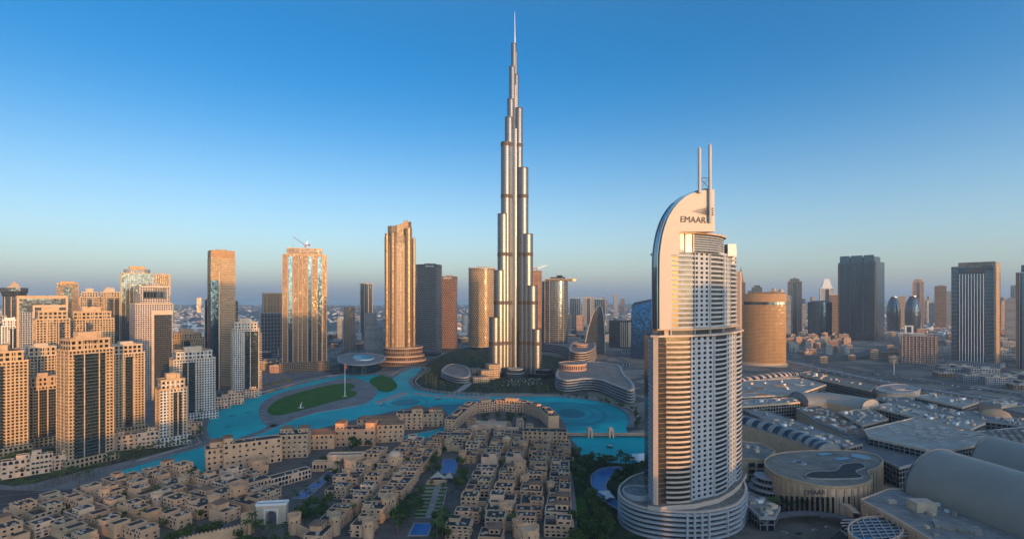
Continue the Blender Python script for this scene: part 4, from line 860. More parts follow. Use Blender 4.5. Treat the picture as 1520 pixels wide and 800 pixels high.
def windows(A, B, n, z0, fl, floors, wf=.5, hf=.56, keep=0, wallname='window_wall'):
    """pierced wall in front of the glass: piers and spandrels, a pane in every opening"""
    L = (Vector(B) - Vector(A)).length; m = MB(); pw = (1 - wf) / n
    for i in range(n + 1):
        c = i / n; seg(m, A, B, max(0, c - pw / 2), min(1, c + pw / 2), z0, z0 + fl * floors, .7)
    for f in range(floors): seg(m, A, B, 0, 1, z0 + f * fl, z0 + f * fl + fl * (1 - hf), .66)
    m.build(wallname, AW, HT)
    rest = MB()
    for f in range(floors - 1, -1, -1):
        for i in range(n):
            mm = MB() if keep > 0 else rest
            seg(mm, A, B, (i + .5) / n - wf / n / 2 - .002, (i + .5) / n + wf / n / 2 + .002, z0 + f * fl + fl * (1 - hf) - .05, z0 + (f + 1) * fl + .05, .12, -.2)
            if keep > 0: mm.build('window', GLASSD, HT); keep -= 1
    if rest.v: rest.build('window_glazing', GLASSD, HT)['kind'] = 'stuff'
def balconies(A, B, z0, fl, n, bulge, mat, single, out=1.4, name='balcony'):
    A, B = Vector(A), Vector(B); d = B - A; nn = Vector((d.y, -d.x)).normalized(); al = MB()
    K = 10; arc = [A + d * (i / K) + nn * (out + bulge * (1 - (2 * i / K - 1) ** 2)) for i in range(K + 1)]; inn = [p - nn * .22 for p in arc]
    for f in range(n):
        m = MB() if single else al; z = z0 + f * fl
        m.prism([*arc, B - nn * .3, A - nn * .3], z, z + .35, 0, 0, bottom=True)
        for i in range(K):
            m.face([(*arc[i], z + .35), (*arc[i + 1], z + .35), (*arc[i + 1], z + 1.5), (*arc[i], z + 1.5)]); m.face([(*inn[i + 1], z + .35), (*inn[i], z + .35), (*inn[i], z + 1.5), (*inn[i + 1], z + 1.5)])
            m.face([(*arc[i], z + 1.5), (*arc[i + 1], z + 1.5), (*inn[i + 1], z + 1.5), (*inn[i], z + 1.5)])
        if single: m.build(name, mat, HT)
    if not single: al.build('balcony_facade', mat, HT)
def strips(A, B, u0, u1, z0, z1, out, mat, name): m = MB(); seg(m, A, B, u0, u1, z0, z1, out); return m.build(name, mat, HT)
ZL, FL_ = 26.0, 3.8
# lower shaft, 33 floors
strips(lo[1], lo[2], 0, 1, 22, 153.5, 1.3, AT, 'stone_fin')
for u in (.2, .5, .8): strips(lo[0], lo[1], u - .06, u + .06, 22, 152, .6, AW, 'edge_rib')
m = MB()
for f in range(33): seg(m, lo[2], lo[3], 0, 1, ZL + f * FL_, ZL + f * FL_ + .4, .8)
m.build('recess_slab', BRONZE, HT)
balconies(lo[3], lo[4], ZL, FL_, 33, 1.7, AT, True)
strips(lo[4], lo[5], 0, .05, ZL, 153, 1.6, AW, 'pier'); windows(lo[4], lo[5], 4, ZL, FL_, 33, .5, .52, 60)
strips(lo[5], lo[6], 0, .07, ZL, 152, 1.4, AW, 'pier'); balconies(lo[5], lo[6], ZL, FL_, 33, 1.2, AW, True)
windows(lo[6], lo[7], 3, ZL, FL_, 33, .46, .52); strips(lo[7], lo[8], 0, .06, ZL, 152, 1.4, AW, 'pier'); balconies(lo[7], lo[8], ZL, FL_, 33, 1.2, AW, False)
m = MB()
for f in range(33): seg(m, lo[0], lo[1], 0, 1, ZL + f * FL_, ZL + f * FL_ + 1.2, .5)
m.build('side_slab', AW, HT)
# terrace slab between the two shafts
m = MB(); tp = offset(plo, 2.6); m.prism(tp[1:9] + [(30, 50), (-30, 10)], 152.2, 153.6, 0, 0, bottom=True); m.build('terrace_slab', AT, HT)
m = MB(); m.prism(offset(pup, 3.4)[1:8] + [(30, 46), (-24, 8)], 157.3, 158.3, 0, 0, bottom=True); m.build('canopy', TAN, HT)
# upper shaft, 16 floors
ZU = 158.6; FU = 3.65
strips(up[1], up[2], .35, .85, 153, 176, 1.0, AT, 'stone_fin')
balconies(up[2], up[3], ZU, FU, 16, 1.4, AW, True, 1.3); windows(up[3], up[4], 3, ZU, FU, 16, .5, .52, 40)
balconies(up[4], up[5], ZU, FU, 16, 1.0, AW, False, 1.2); windows(up[5], up[6], 3, ZU, FU, 16, .46, .52); balconies(up[6], up[7], ZU, FU, 16, 1.0, AW, False, 1.2)
for a, b in ((2, 3), (3, 4), (4, 5), (5, 6)): strips(up[a], up[b], 0, .045, 153, 217, 1.5, AW, 'pier')
strips(up[2], up[3], 0, .35, 158, 217, .35, F_GOLD, 'sun_gold_glazing')  # gold tint stands for the sun mirrored in this glass
m = MB(); m.ring(offset(pup, .6), 216.6, 218.4, .6, .8); m.build('parapet', AW, HT)
# drum under the crown canopy
dr = [LP(1007, 412), LP(1030, 414), LP(1052, 422), LP(1066, 432), LP(1074, 446), (30, 20), (-20, 4)]
m = MB(); m.prism(dr, 217, 231, 0, 0, 3, 3.6); m.build('drum_glazing', AG, HT)
m = MB()
for k in range(7):
    for a, b in ((1, 2), (2, 3), (3, 4)): seg(m, dr[a], dr[b], 0, 1, 218.4 + 1.8 * k, 219.1 + 1.8 * k, .7)
    seg(m, dr[0], dr[1], .0, .3, 218.4 + 1.8 * k, 219 + 1.8 * k, .4)
m.build('drum_louvre', AW, HT)
for u0, u1 in ((.0, .1), (.38, .46), (.9, 1)): strips(dr[0], dr[1], u0, u1, 217, 231, .8, AT, 'pier')
m = MB(); m.prism(offset(dr, 2.4)[:5] + [(32, 22), (-22, 6)], 231, 232.3, 0, 0, bottom=True); m.build('drum_canopy', TAN, HT)
m = MB(); m.box(33, 12, 216.5, 7, 8, 10); m.box(37, 20, 216.5, 6, 8, 6); m.box(39.5, 28, 210, 5, 7, 7); m.build('stair_tower', WHITE, HT)
for dx in (19, 22.5): m = MB(); m.tube((dx, 2, 230), (dx, 2, 240), .25, 6); m.build('aerial', STEEL, HT)
# arched sail
d0 = 409.0; q_ = lambda px, y: (WX(px, d0) - TX, ZP(y, d0))
curve = [(979, 490), (979, 396), (980.5, 368), (985, 343), (993, 321), (1005, 303), (1021, 290), (1040, 283.5), (1060.5, 281)]
curve = [(x, y) for x, y in smooth(curve, False, 3)]
outl = [q_(*p) for p in curve] + [q_(1061, 344), q_(1008, 344), q_(1008, 378), q_(996, 378), q_(996, 490)]
def extr(prof, y0, y1, name, mats, mi_side=0):
    m = MB(); pts = [Vector((x, z, 0)) for x, z in prof]; n = len(prof)
    ar = sum(prof[i][0] * prof[(i + 1) % n][1] - prof[(i + 1) % n][0] * prof[i][1] for i in range(n))
    for tr in tessellate_polygon([pts]):
        a, b, c = [pts[i] for i in tr]; tr = tr if ((b - a).cross(c - a)).z > 0 else tr[::-1]
        m.face([(pts[i].x, y0, pts[i].y) for i in tr]); m.face([(pts[i].x, y1, pts[i].y) for i in tr[::-1]])
    for i in range(n):
        j = (i + 1) % n; a, b = (i, j) if ar > 0 else (j, i)
        m.face([(prof[a][0], y0, prof[a][1]), (prof[b][0], y0, prof[b][1]), (prof[b][0], y1, prof[b][1]), (prof[a][0], y1, prof[a][1])][::-1], mi_side)
    return m.build(name, mats, HT)
extr(outl, d0 - TY, d0 - TY + 7, 'sail_crown', [AC])
oc = [Vector(q_(*p)) for p in curve]; inn, ou = [], []
for i, p in enumerate(oc):
    a, b = oc[max(0, i - 1)], oc[min(len(oc) - 1, i + 1)]; d = (b - a).normalized(); nrm = Vector((-d.y, d.x)); inn.append(p - nrm * 2); ou.append(p + nrm * 1.2)
extr([tuple(p) for p in ou] + [tuple(p) for p in inn[::-1]], d0 - TY + 2.5, d0 - TY + 17, 'sail_edge', [F_BLUE])
m = MB()
for i in range(0, len(ou) - 1, 1): m.tube((ou[i].x - .2, d0 - TY + 16, ou[i].y), (ou[i + 1].x - .2, d0 - TY + 16, ou[i + 1].y), .5, 5)
m.build('sail_rail', STEEL, HT)
for px, y0, y1 in ((1037.5, 222, 287), (1053, 217, 331)):
    m = MB(); a, b = q_(px, y1), q_(px, y0); m.tube((a[0], d0 - TY - 1.3, a[1]), (b[0], d0 - TY - 1.3, b[1]), 1.25, 12); m.tube((b[0], d0 - TY - 1.3, b[1] - .05), (b[0], d0 - TY - 1.3, b[1] + 1.6), 1.25, 12, 0, .3); m.build('mast', AW, HT)
a, b = q_(1037.5, 281), q_(1053, 265); y_ = d0 - TY - 1.3; m = MB()
for p, r in (((a[0], a[1]), (b[0], b[1])), ((a[0], b[1]), (b[0], a[1])), ((a[0], b[1]), (b[0], b[1])), ((a[0], a[1]), (b[0], a[1]))): m.tube((p[0], y_, p[1]), (r[0], y_, r[1]), .25, 5)
m.build('mast_brace', STEELD, HT)
for k in range(4):
    m = MB(); a, b = q_(1026.5 + 6.2 * k, 313 - 1.6 * k), q_(1057.5, 320 - 3.2 * k); m.tube((a[0], y_ - .6, a[1]), (b[0], y_ - .6, b[1]), .1, 6, 0, .5); m.build('crown_bar', STEELD, HT)
a = q_(1028.5, 330.5); lettering(HT, 'EMAAR', (a[0], d0 - TY - .3, a[1]), 0, 6.6, LETTER, .2, R(2.5), .92)
# rounded balcony base
W_ = lambda X, Y: (X - TX, Y - TY)
base = smooth([W_(88, 440), W_(90, 424), W_(101, 410), W_(125, 402), W_(152, 405), W_(178, 422), W_(198, 457), W_(205, 500), W_(190, 520), W_(120, 490), W_(95, 462)], True, 5)
m = MB(); m.prism(base, 0, 22, 0, 1, 3.5, 3.6, True); m.build('podium', [AG, ROOFG], HT)
for k in range(6):
    m = MB(); m.ring(base, 1.2 + k * 3.7, 2.75 + k * 3.7, 1.6, .3); m.build('podium_balcony', AW, HT)
m = MB(); m.ring(base, 22, 23.4, 1.0, .7); m.build('parapet', AT, HT)
for k in range(14):
    i = 16 + k; p = Vector(base[i % len(base)]); nx = Vector(base[(i + 1) % len(base)]); d = (nx - p).normalized(); n = Vector((d.y, -d.x))
    if k in (0, 1, 2, 3, 6, 9, 12): mm = MB(); c_ = p + n * 1.0; mm.box(c_.x, c_.y, 0, 1.6, 2.0, 22, 0, math.atan2(d.y, d.x)); mm.build('podium_pier', AW, HT)
m = MB(); m.prism(ngon(13, 40, 103 - TX, 437 - TY), 21, 25, 0, 1, 3, 4, True); m.ring(ngon(13, 40, 103 - TX, 437 - TY), 24.6, 26, .4, .8, 0); m.build('round_terrace', [AW, BLUEROOF], HT)
m = MB(); inner = offset(plo, 5); m.prism(inner[1:9] + [(36, 52), (-30, 12)], 21.9, 25.6, 0, 1, 4, 4); m.build('podium_pavilion', [AT, ROOFG], HT)
# ------------------------------------------------------------------ unseen towers added behind the viewpoint to keep the low sun off the ground
def shade_tower(i, p, t_, h, wid, label):
    """p: position across the sun's direction; t_: distance towards the sun"""
    sx, sy = math.sin(R(SUN_AZ)), math.cos(R(SUN_AZ)); X, Y = p * -sy + t_ * sx, p * sx + t_ * sy
    o = thing('apartment_tower', label, 'apartment tower', (X, Y, 0), math.atan2(sx, -sy), 'added sun-blocking slabs behind the viewpoint' if i < 99 else None)
    m = MB(); m.prism(rect(wid, 26), 0, h, 0, 1, 3.6, 3.6); m.build('wall', [F_CREAM, ROOFD], o)
    m = MB(); m.box(0, 0, h - .2, wid * .5, 14, 4); m.build('roof_plant', GREYC, o)
    m = MB(); m.ring(rect(wid, 26), h - .3, h + 1.2, .3, .6); m.build('parapet', CREAM, o)
rb = random.Random(5)
# row of slabs with narrow gaps, lower heights leave the tops of the town's towers in the sun
p = -1500
i = 0
words_ = ['pale', 'cream', 'grey', 'ochre', 'sandy', 'white', 'beige', 'brown']
while p < 2300:
    wid = rb.uniform(50, 95); h = rb.uniform(60, 84)
    if 740 < p < 1180: h = rb.uniform(54, 63)
    elif p > 1180: h *= .88
    shade_tower(i, p + wid / 2, 210 + rb.uniform(0, 60), h, wid, 'unseen apartment slab added in the sun-blocking row behind the viewpoint'); i += 1
    p += wid + rb.choice((1, 2, 2, 7))
shade_tower(99, 363, 420, 228, 54, 'unseen narrow tower added behind the viewpoint to shade the white hotel tower')
shade_tower(99, 64, 235, 286, 108, 'unseen broad tower added behind the viewpoint to shade the left bank towers')
shade_tower(99, 258, 250, 224, 86, 'unseen tall tower added behind the viewpoint to shade the fluted crane tower')
# ------------------------------------------------------------------ old-town quarter: house prototypes, then rows of individual houses
def pane_mb(w_, h_, arch=False, fr=.22):
    """opening with a proud stone surround; the pane sits back in it. Stands at the origin facing -y."""
    m = MB(); a = w_ / 2
    prof = [(-a, 0), (a, 0), (a, h_)] + ([(a * math.cos(R(k * 30)), h_ + a * math.sin(R(k * 30))) for k in range(1, 6)] if arch else []) + [(-a, h_)]
    n = len(prof); outp = [(x * (1 + fr / a), -.0 if z <= 0 else (z - h_) * (1 + fr / a) + h_ + (0 if arch and z > h_ else fr)) for x, z in prof]
    m.face([(x, -.06, z) for x, z in prof], 1)
    for i in range(n):
        j = (i + 1) % n; (x0, z0), (x1, z1), (X0, Z0), (X1, Z1) = prof[i], prof[j], outp[i], outp[j]
        if i == 0: continue
        m.face([(x0, -.4, z0), (X0, -.4, Z0), (X1, -.4, Z1), (x1, -.4, z1)][::-1]); m.face([(x0, -.06, z0), (x0, -.4, z0), (x1, -.4, z1), (x1, -.06, z1)][::-1]); m.face([(X0, -.4, Z0), (X0, .1, Z0), (X1, .1, Z1), (X1, -.4, Z1)][::-1])
    m.face([(-a - .3, -.55, -.25), (a + .3, -.55, -.25), (a + .3, -.55, 0), (-a - .3, -.55, 0)]); m.face([(-a - .3, -.55, 0), (a + .3, -.55, 0), (a + .3, .1, 0), (-a - .3, .1, 0)])
    return m
SHUT = plain('brown_shutter', (.10, .06, .035), .7)
class House:
    def __init__(s, seed): s.o = thing('town_house', 'house', 'house'); s.q = random.Random(seed); s.me = {}
    def vol(s, w, d, h, x=0, y=0, z=0, rot=0, name='wall', par=.62, cren=False, tile=False, mat=None):
        m = MB(); c, q = math.cos(rot), math.sin(rot); p = [(x + a * c - b * q, y + a * q + b * c) for a, b in rect(w, d)]
        m.prism(p, z, z + h, 0, 0)
        if not tile: m.ring(p, z + h - .1, z + h + par, .18, .38)
        if cren:
            for i in range(4):
                a, b = Vector(p[i]), Vector(p[(i + 1) % 4]); L = (b - a).length; n = max(2, int(L / 1.9))
                for k in range(n): e = a.lerp(b, (k + .5) / n); m.box(e.x, e.y, z + h + par - .05, .95, .95, .9, 0, math.atan2((b - a).y, (b - a).x))
        o = m.build(name, mat or SAND, s.o)
        r = MB()
        if tile:
            e = offset(p, 1.0); rz = z + h + min(w, d) * .22; ins = offset(p, -min(w, d) * .46)
            for i in range(4): j = (i + 1) % 4; r.face([(*e[i], z + h + .02), (*e[j], z + h + .02), (*ins[j], rz), (*ins[i], rz)])
            r.face([(*v, rz) for v in ins]); r.face([(*v, z + h + .02) for v in e[::-1]]); r.build('tiled_roof', TERRA, s.o)
        else:
            r.poly(offset(p, -.36), z + h + .12); r.build('roof', ROOFD, s.o)
        return o
    def tower(s, r, h, x, y, cren=True, dome=False, n=18):
        m = MB(); p = ngon(r, n, x, y); m.prism(p, 0, h, 0, 0, 4, 4, True); m.ring(p, h - .9, h + 1.1, .35, .5)
        if cren:
            for k in range(n): a = 2 * math.pi * k / n; m.box(x + r * math.cos(a), y + r * math.sin(a), h + 1.05, .9, .7, 1.0, 0, a)
        m.build('turret', SAND, s.o)
        if dome:
            m = MB()
            for j in range(4):
                a, b = R(22.5 * j), R(22.5 * (j + 1)); m.prism(ngon(r * .8 * math.cos(a), n, x, y), h + r * .6 * math.sin(a), h + r * .6 * math.sin(b), 0, 0, 4, 4, True, False, ngon(max(.05, r * .8 * math.cos(b)), n, x, y))
            m.build('dome', SAND2, s.o)
        for k in range(5):
            a = R(-90 + (k - 2) * 40); s.win(x + (r + .02) * math.cos(a), y + (r + .02) * math.sin(a), h - 4.2, a + R(90), 1.0, 1.5, True)
    def win(s, x, y, z, rot, w=1.7, h=1.9, arch=False):
        v = s.q.choice((0, 0, 0, 1, 2)); k = (w, h, arch, v)
        if k not in s.me:
            o = pane_mb(w * (1, 1, 1.35)[v], h * (1, 1, .9)[v], arch, (.22, .16, .3)[v]).build('window', [SAND2, (GLASSD, SHUT, GLASSB)[v]], s.o); s.me[k] = o.data
        else:
            o = bpy.data.objects.new('window', s.me[k]); COL.objects.link(o); o.parent = s.o
        o.location = (x, y, z); o.rotation_euler = (0, 0, rot)
    def wall_windows(s, face, w, d, x, y, z0, h, n, floors, arch0=False, ww=1.7):
        fh = h / floors
        for f in range(floors):
            for i in range(n):
                u = (i + .5) / n - .5 + s.q.uniform(-.12, .12) / n
                if s.q.random() < .12: continue
                P = {'F': (x + u * w, y - d / 2 - .01, 0), 'R': (x + w / 2 + .01, y + u * d, R(90)), 'L': (x - w / 2 - .01, y - u * d, R(-90)), 'B': (x - u * w, y + d / 2 + .01, R(180))}[face]
                s.win(P[0], P[1], z0 + f * fh + 1.0, P[2], ww, min(2.0, fh - 1.9), arch0 and f in (0, floors - 1))
    def units(s, n, x, y, z, w, d):
        for i in range(n):
            m = MB(); a, b = s.q.uniform(1.1, 1.9), s.q.uniform(1.0, 1.6); m.box(0, 0, 0, a, b, s.q.uniform(.8, 1.3)); m.box(0, 0, -.05, a * 1.15, b * 1.15, .2)
            o = m.build('roof_unit', GREYC if i % 2 else CREAM2, s.o); o.location = (x + s.q.uniform(-.36, .36) * w, y + s.q.uniform(-.36, .36) * d, z + .1)
    def pergola(s, x, y, z, w, d):
        m = MB()
        for a in (-1, 1):
            for b in (-1, 1): m.box(x + a * w / 2, y + b * d / 2, z, .3, .3, 2.6)
        for k in range(7): m.box(x + (k / 6 - .5) * w, y, z + 2.55, .25, d + .8, .2)
        m.build('pergola', BRONZE, s.o)
    def balcony(s, x, y, z, w, rot):
        m = MB(); m.box(0, -.9, 0, w, 1.8, .3); m.box(0, -1.7, .3, w, .2, .9); m.box(-w / 2 + .1, -.9, .3, .2, 1.5, .9); m.box(w / 2 - .1, -.9, .3, .2, 1.5, .9)
        o = m.build('balcony', SAND2, s.o); o.location = (x, y, z); o.rotation_euler = (0, 0, rot)
protos = []
def proto(seed, feat, builder): h = House(seed); builder(h); protos.append((h.o, feat)); return h
def p1(h):
    h.vol(13, 13, 13); h.wall_windows('F', 13, 13, 0, 0, 0, 13, 4, 4, True); h.wall_windows('R', 13, 13, 0, 0, 0, 13, 3, 4); h.wall_windows('L', 13, 13, 0, 0, 0, 13, 3, 4)
    h.vol(6, 6, 3.4, -2.5, 2.5, 13, name='upper_storey'); h.units(4, 2, -2, 13, 8, 6); h.balcony(0, -6.5, 6.4, 4, 0)
def p2(h):
    h.vol(15, 11, 9.5); h.vol(8, 9, 4, 2.8, .6, 9.5, name='upper_storey'); h.wall_windows('F', 15, 11, 0, 0, 0, 9.5, 5, 3, True); h.wall_windows('R', 15, 11, 0, 0, 0, 9.5, 3, 3); h.wall_windows('F', 8, 9, 2.8, .6, 9.5, 4, 2, 1); h.wall_windows('L', 15, 11, 0, 0, 0, 9.5, 2, 3)
    h.pergola(-4, -1, 9.6, 4.5, 5); h.units(3, 2.8, .6, 13.5, 7, 7)
def p3(h):
    h.vol(12, 14, 11.5); h.tower(3.4, 16, 5.0, -6.0); h.wall_windows('F', 12, 14, -1.5, 0, 0, 11.5, 3, 3, True); h.wall_windows('L', 12, 14, 0, 0, 0, 11.5, 3, 3); h.wall_windows('R', 12, 14, 0, 2, 0, 11.5, 3, 3); h.units(4, -1, 2, 11.5, 9, 8); h.vol(5, 5, 3, -2, 4, 11.5, name='upper_storey')
def p4(h):
    h.vol(16, 9, 10.5, 0, 2); h.vol(9, 8, 13.5, -3, -3.6); h.wall_windows('F', 9, 8, -3, -3.6, 0, 13.5, 3, 4, True); h.wall_windows('F', 7, 9, 4.6, 2, 0, 10.5, 2, 3); h.wall_windows('R', 16, 9, 0, 2, 0, 10.5, 2, 3); h.wall_windows('R', 9, 8, -3, -3.6, 0, 13.5, 2, 4); h.wall_windows('L', 9, 8, -3, -3.6, 0, 13.5, 2, 4)
    h.units(3, 3, 2, 10.5, 8, 6); h.units(2, -3, -3, 13.5, 6, 5); h.pergola(5, 0, 10.6, 4, 4)
def p5(h):
    h.vol(14, 12, 10); h.vol(7, 7, 5.5, 2, 1.5, 10, tile=True, name='upper_storey'); h.wall_windows('F', 14, 12, 0, 0, 0, 10, 4, 3); h.wall_windows('L', 14, 12, 0, 0, 0, 10, 3, 3); h.wall_windows('R', 14, 12, 0, 0, 0, 10, 3, 3); h.wall_windows('F', 7, 7, 2, 1.5, 10, 5.5, 2, 1, True); h.units(3, -4, 0, 10, 4, 8); h.balcony(-3, -6, 3.4, 4, 0)
def p6(h):
    h.vol(18, 10, 8); h.vol(6, 9, 11.5, -5.5, .2); h.vol(6, 9, 11.5, 5.5, .2); h.wall_windows('F', 18, 10, 0, 0, 0, 8, 5, 2, True, 2.2); h.wall_windows('F', 6, 9.1, -5.5, .2, 7.4, 4, 2, 1); h.wall_windows('F', 6, 9.1, 5.5, .2, 7.4, 4, 2, 1); h.wall_windows('R', 18, 10, 0, 0, 0, 8, 2, 2); h.wall_windows('L', 18, 10, 0, 0, 0, 8, 2, 2); h.units(3, 0, 0, 8, 5, 7); h.units(2, 5.5, 0, 11.5, 4, 6)
def p7(h):
    h.vol(11, 11, 15, cren=True); h.wall_windows('F', 11, 11, 0, 0, 0, 15, 3, 4, True); h.wall_windows('R', 11, 11, 0, 0, 0, 15, 3, 4); h.wall_windows('L', 11, 11, 0, 0, 0, 15, 3, 4); h.units(3, 0, 0, 15, 8, 8); h.vol(9, 8, 9, 7, 2.5); h.wall_windows('F', 4, 8, 9.2, 2.5, 0, 9, 1, 3)
def p8(h):
    h.vol(12, 16, 10); h.vol(12, 8, 4, 0, 3.6, 10, name='upper_storey'); h.tower(2.8, 13, -5.2, -7.2, True, True); h.wall_windows('F', 12, 16, 1, 0, 0, 10, 3, 3, True); h.wall_windows('R', 12, 16, 0, 0, 0, 10, 4, 3); h.wall_windows('L', 12, 16, 0, 1, 0, 10, 3, 3); h.wall_windows('F', 12, 8, 0, 3.6, 10, 4, 4, 1); h.units(5, 0, 3.6, 14, 10, 6); h.units(2, 0, -4, 10, 8, 4)
for i, (f_, fe) in enumerate(((p1, 'front balcony'), (p2, 'roof pergola'), (p3, 'round turret'), (p4, 'taller front block'), (p5, 'small tiled storey'), (p6, 'raised end blocks'), (p7, 'square battlements'), (p8, 'domed corner turret'))):
    proto(40 + i, fe, f_)
tones = [(None, 'sand'), ({'sand_plaster': SAND2, 'light_sand_plaster': CREAM2}, 'pale'), ({'sand_plaster': SAND3}, 'ochre'), ({'sand_plaster': CREAM}, 'cream')]
used_proto = set()
nth = ['first', 'second', 'third', 'fourth', 'fifth', 'sixth', 'seventh', 'eighth', 'ninth', 'tenth', 'eleventh', 'twelfth', 'thirteenth', 'fourteenth', 'fifteenth', 'sixteenth', 'seventeenth', 'eighteenth', 'nineteenth', 'twentieth']
NH = [0]
def house(x, y, rot, row, k, z=.9, pi=None, scl=None, tone=None):
    pi = rnd.randrange(len(protos)) if pi is None else pi
    src, feat = protos[pi]; mt, tn = tones[rnd.choice((0, 0, 1, 2, 3)) if tone is None else tone]
    lab = f'{tn} house, {feat}, {nth[k]} from the lake end of the {row}'
    s_ = scl or (rnd.uniform(1.18, 1.5), rnd.uniform(1.12, 1.38), rnd.uniform(.74, 1.0)); NH[0] += 1
    return dup(src, (x, y, z), rot, lab, 'old town houses', s_, mt)
# right-hand quarter: rows running away from the viewer
polyA = [(430, 830), (440, 762), (482, 742), (503, 700), (545, 680), (612, 668), (660, 656), (695, 622), (742, 622), (750, 606), (800, 612), (790, 640), (846, 668), (851, 730), (853, 830)]
gardens = [[(618, 740), (648, 672), (690, 672), (694, 735), (668, 830), (570, 830), (585, 790)], [(838, 664), (880, 664), (880, 740), (852, 735), (850, 690)], [(395, 790), (400, 735), (470, 690), (510, 690), (500, 745), (470, 790)], [(685, 640), (700, 628), (782, 628), (790, 645), (735, 648)]]
rowsA = [(-168, 'street pool row'), (-142, 'palace arch row'), (-116, 'round courtyard row'), (-91, 'garden pool row'), (-66, 'garden edge row'), (-40, 'terrace back row'), (-15, 'west alley row'), (10, 'central alley row'), (35, 'dark roof row'), (58, 'crescent pool row')]
for X0, rn in rowsA:
    k = 0; y = 690.0
    while y > 395:
        X = X0 + .105 * (y - 407) + rnd.uniform(-1.5, 1.5); pp = pix((X, y, 0))
        step = rnd.uniform(20.5, 25)
        if inpoly(pp, polyA) and not any(inpoly(pp, g) for g in gardens) and k < 20:
            house(X, y, R(-6) + R(rnd.choice((0, 0, 0, 180, 90, -90)) if rnd.random() < .5 else 0), rn, k); k += 1
        y -= step
# left-hand quarter: rows running diagonally to the canal
polyB = [(5, 830), (8, 772), (60, 752), (150, 726), (252, 702), (330, 712), (352, 700), (392, 712), (400, 748), (330, 775), (250, 800), (225, 830)]
org = G(8, 772); dr_ = Vector((.455, .89)); pr_ = Vector((.89, -.455)); ang = math.atan2(-.455, .89)
rowsB = ['canal quay row', 'second quay row', 'third quay row', 'fourth quay row', 'inner wall row', 'wall gate row', 'arcade row', 'town wall row', 'outer wall row', 'bottom row']
for r_, rn in enumerate(rowsB):
    k = 0; s_ = 330.0
    while s_ > -90:
        P = Vector((org.x, org.y)) + pr_ * (6 + r_ * 25.5) + dr_ * (s_ + rnd.uniform(-1, 1)); pp = pix((P.x, P.y, 0))
        if inpoly(pp, polyB) and P.y > 395 and k < 20:
            house(P.x, P.y, ang + R(rnd.choice((0, 0, 0, 90, 180))), rn, k, pi=rnd.choice((0, 1, 3, 4, 5, 6, 1, 5, 2))); k += 1
        s_ -= rnd.uniform(20.5, 25.5)

# --- larger old-town buildings
def long_block(name, label, x0, x1, d, rot, k, h, floors, n, mat=0, tile=False, arch=True, cren=False, side=None, nside=3, cat='building', z=.9, upper=None, turret=None):
    H = House(int(x0 + d)); cx, cy, w, dp = fit(x0, x1, d, R(rot), k); H.o.name = name
    H.vol(w, dp, h, tile=tile, cren=cren); H.wall_windows('F', w, dp, 0, 0, 0, h, n, floors, arch, min(2.3, w / n * .6))
    for f in 'LR': H.wall_windows(f, w, dp, 0, 0, 0, h, nside, floors, arch, 1.8)
    if upper:
        for (ux, uy, uw, ud, uh, ut) in upper: H.vol(w * uw, dp * ud, uh, ux * w, uy * dp, h, tile=ut, name='upper_storey'); H.wall_windows('F', w * uw, dp * ud, ux * w, uy * dp, h, uh, max(2, int(w * uw / 4)), 1)
    if turret:
        for (tx, ty, tr, th, dm) in turret: H.tower(tr, th, tx * w, ty * dp, not dm, dm)
    if not tile: H.units(5, 0, 0, h, w, dp)
    H.o.location = (cx, cy, z); H.o.rotation_euler = (0, 0, R(rot)); tag(H.o, label, cat)
    if tones[mat][0]:
        for c in H.o.children:
            nm = c.material_slots[0].material.name if c.material_slots and c.material_slots[0].material else ''
            if nm in tones[mat][0]: c.material_slots[0].link = 'OBJECT'; c.material_slots[0].material = tones[mat][0][nm]
    return H
long_block('hotel_wing', 'long lakeside hotel wing with a dark flat roof and rows of arched balconies', 330, 418, 565, 33, .28, 26, 5, 9, 0, side='R', upper=[(-.42, 0, .14, .9, 7, True)])
long_block('hotel_wing', 'square hotel block with an open brown tiled roof corner on the canal', 304, 350, 562, 33, .7, 22, 4, 5, 0, upper=[(-.1, .1, .5, .6, 6, True)])
long_block('hotel_wing', 'hotel block of stacked loggias under clay tiled roofs beside the causeway', 410, 462, 605, 10, .7, 26, 5, 6, 3, upper=[(-.25, .2, .4, .5, 5, True), (.3, .2, .35, .5, 5, True)])
long_block('hotel_wing', 'brown roofed lakeside block with a low tiled pavilion next to the palace arch', 452, 500, 640, 8, .6, 18, 3, 6, 0, tile=True)
long_block('lake_hotel', 'lit sand hotel block with two square towers and three tall arches by the lake', 497, 560, 655, 4, .4, 20, 3, 7, 2, upper=[(-.38, 0, .22, .95, 8, True), (.38, 0, .22, .95, 8, True)])
long_block('lake_hotel', 'sand hotel wing with a clay hipped roof on the narrow inlet', 560, 600, 672, 8, .6, 22, 4, 5, 0, tile=True)
long_block('lake_hotel', 'brown roofed wing of the lakeside hotel behind the three arches', 530, 590, 715, 6, .3, 19, 4, 8, 0, tile=True)
long_block('lake_hotel', 'tall hotel block under a square tiled cap at the inlet mouth', 588, 628, 735, 6, .6, 22, 5, 5, 0, upper=[(.3, 0, .4, .8, 6, True)])
long_block('lake_hotel', 'end block of the lakeside hotel with arched loggias over the water', 620, 658, 752, 6, .6, 18, 4, 5, 3, upper=[(.2, 0, .5, .6, 5, True)])
long_block('shop_arcade', 'long low shop arcade with dark roof left of the street pools', 384, 462, 505, 50, .22, 9, 2, 14, 1)
long_block('shop_arcade', 'sunlit arcade wing with a dark flat roof near the round castle house', 352, 402, 490, 50, .5, 11, 2, 8, 3)
long_block('round_castle', 'squat round castle house with battlements between the canal arcades', 366, 398, 545, 30, .8, 9, 2, 3, 2, turret=[(0, 0, 8.5, 14, False)])
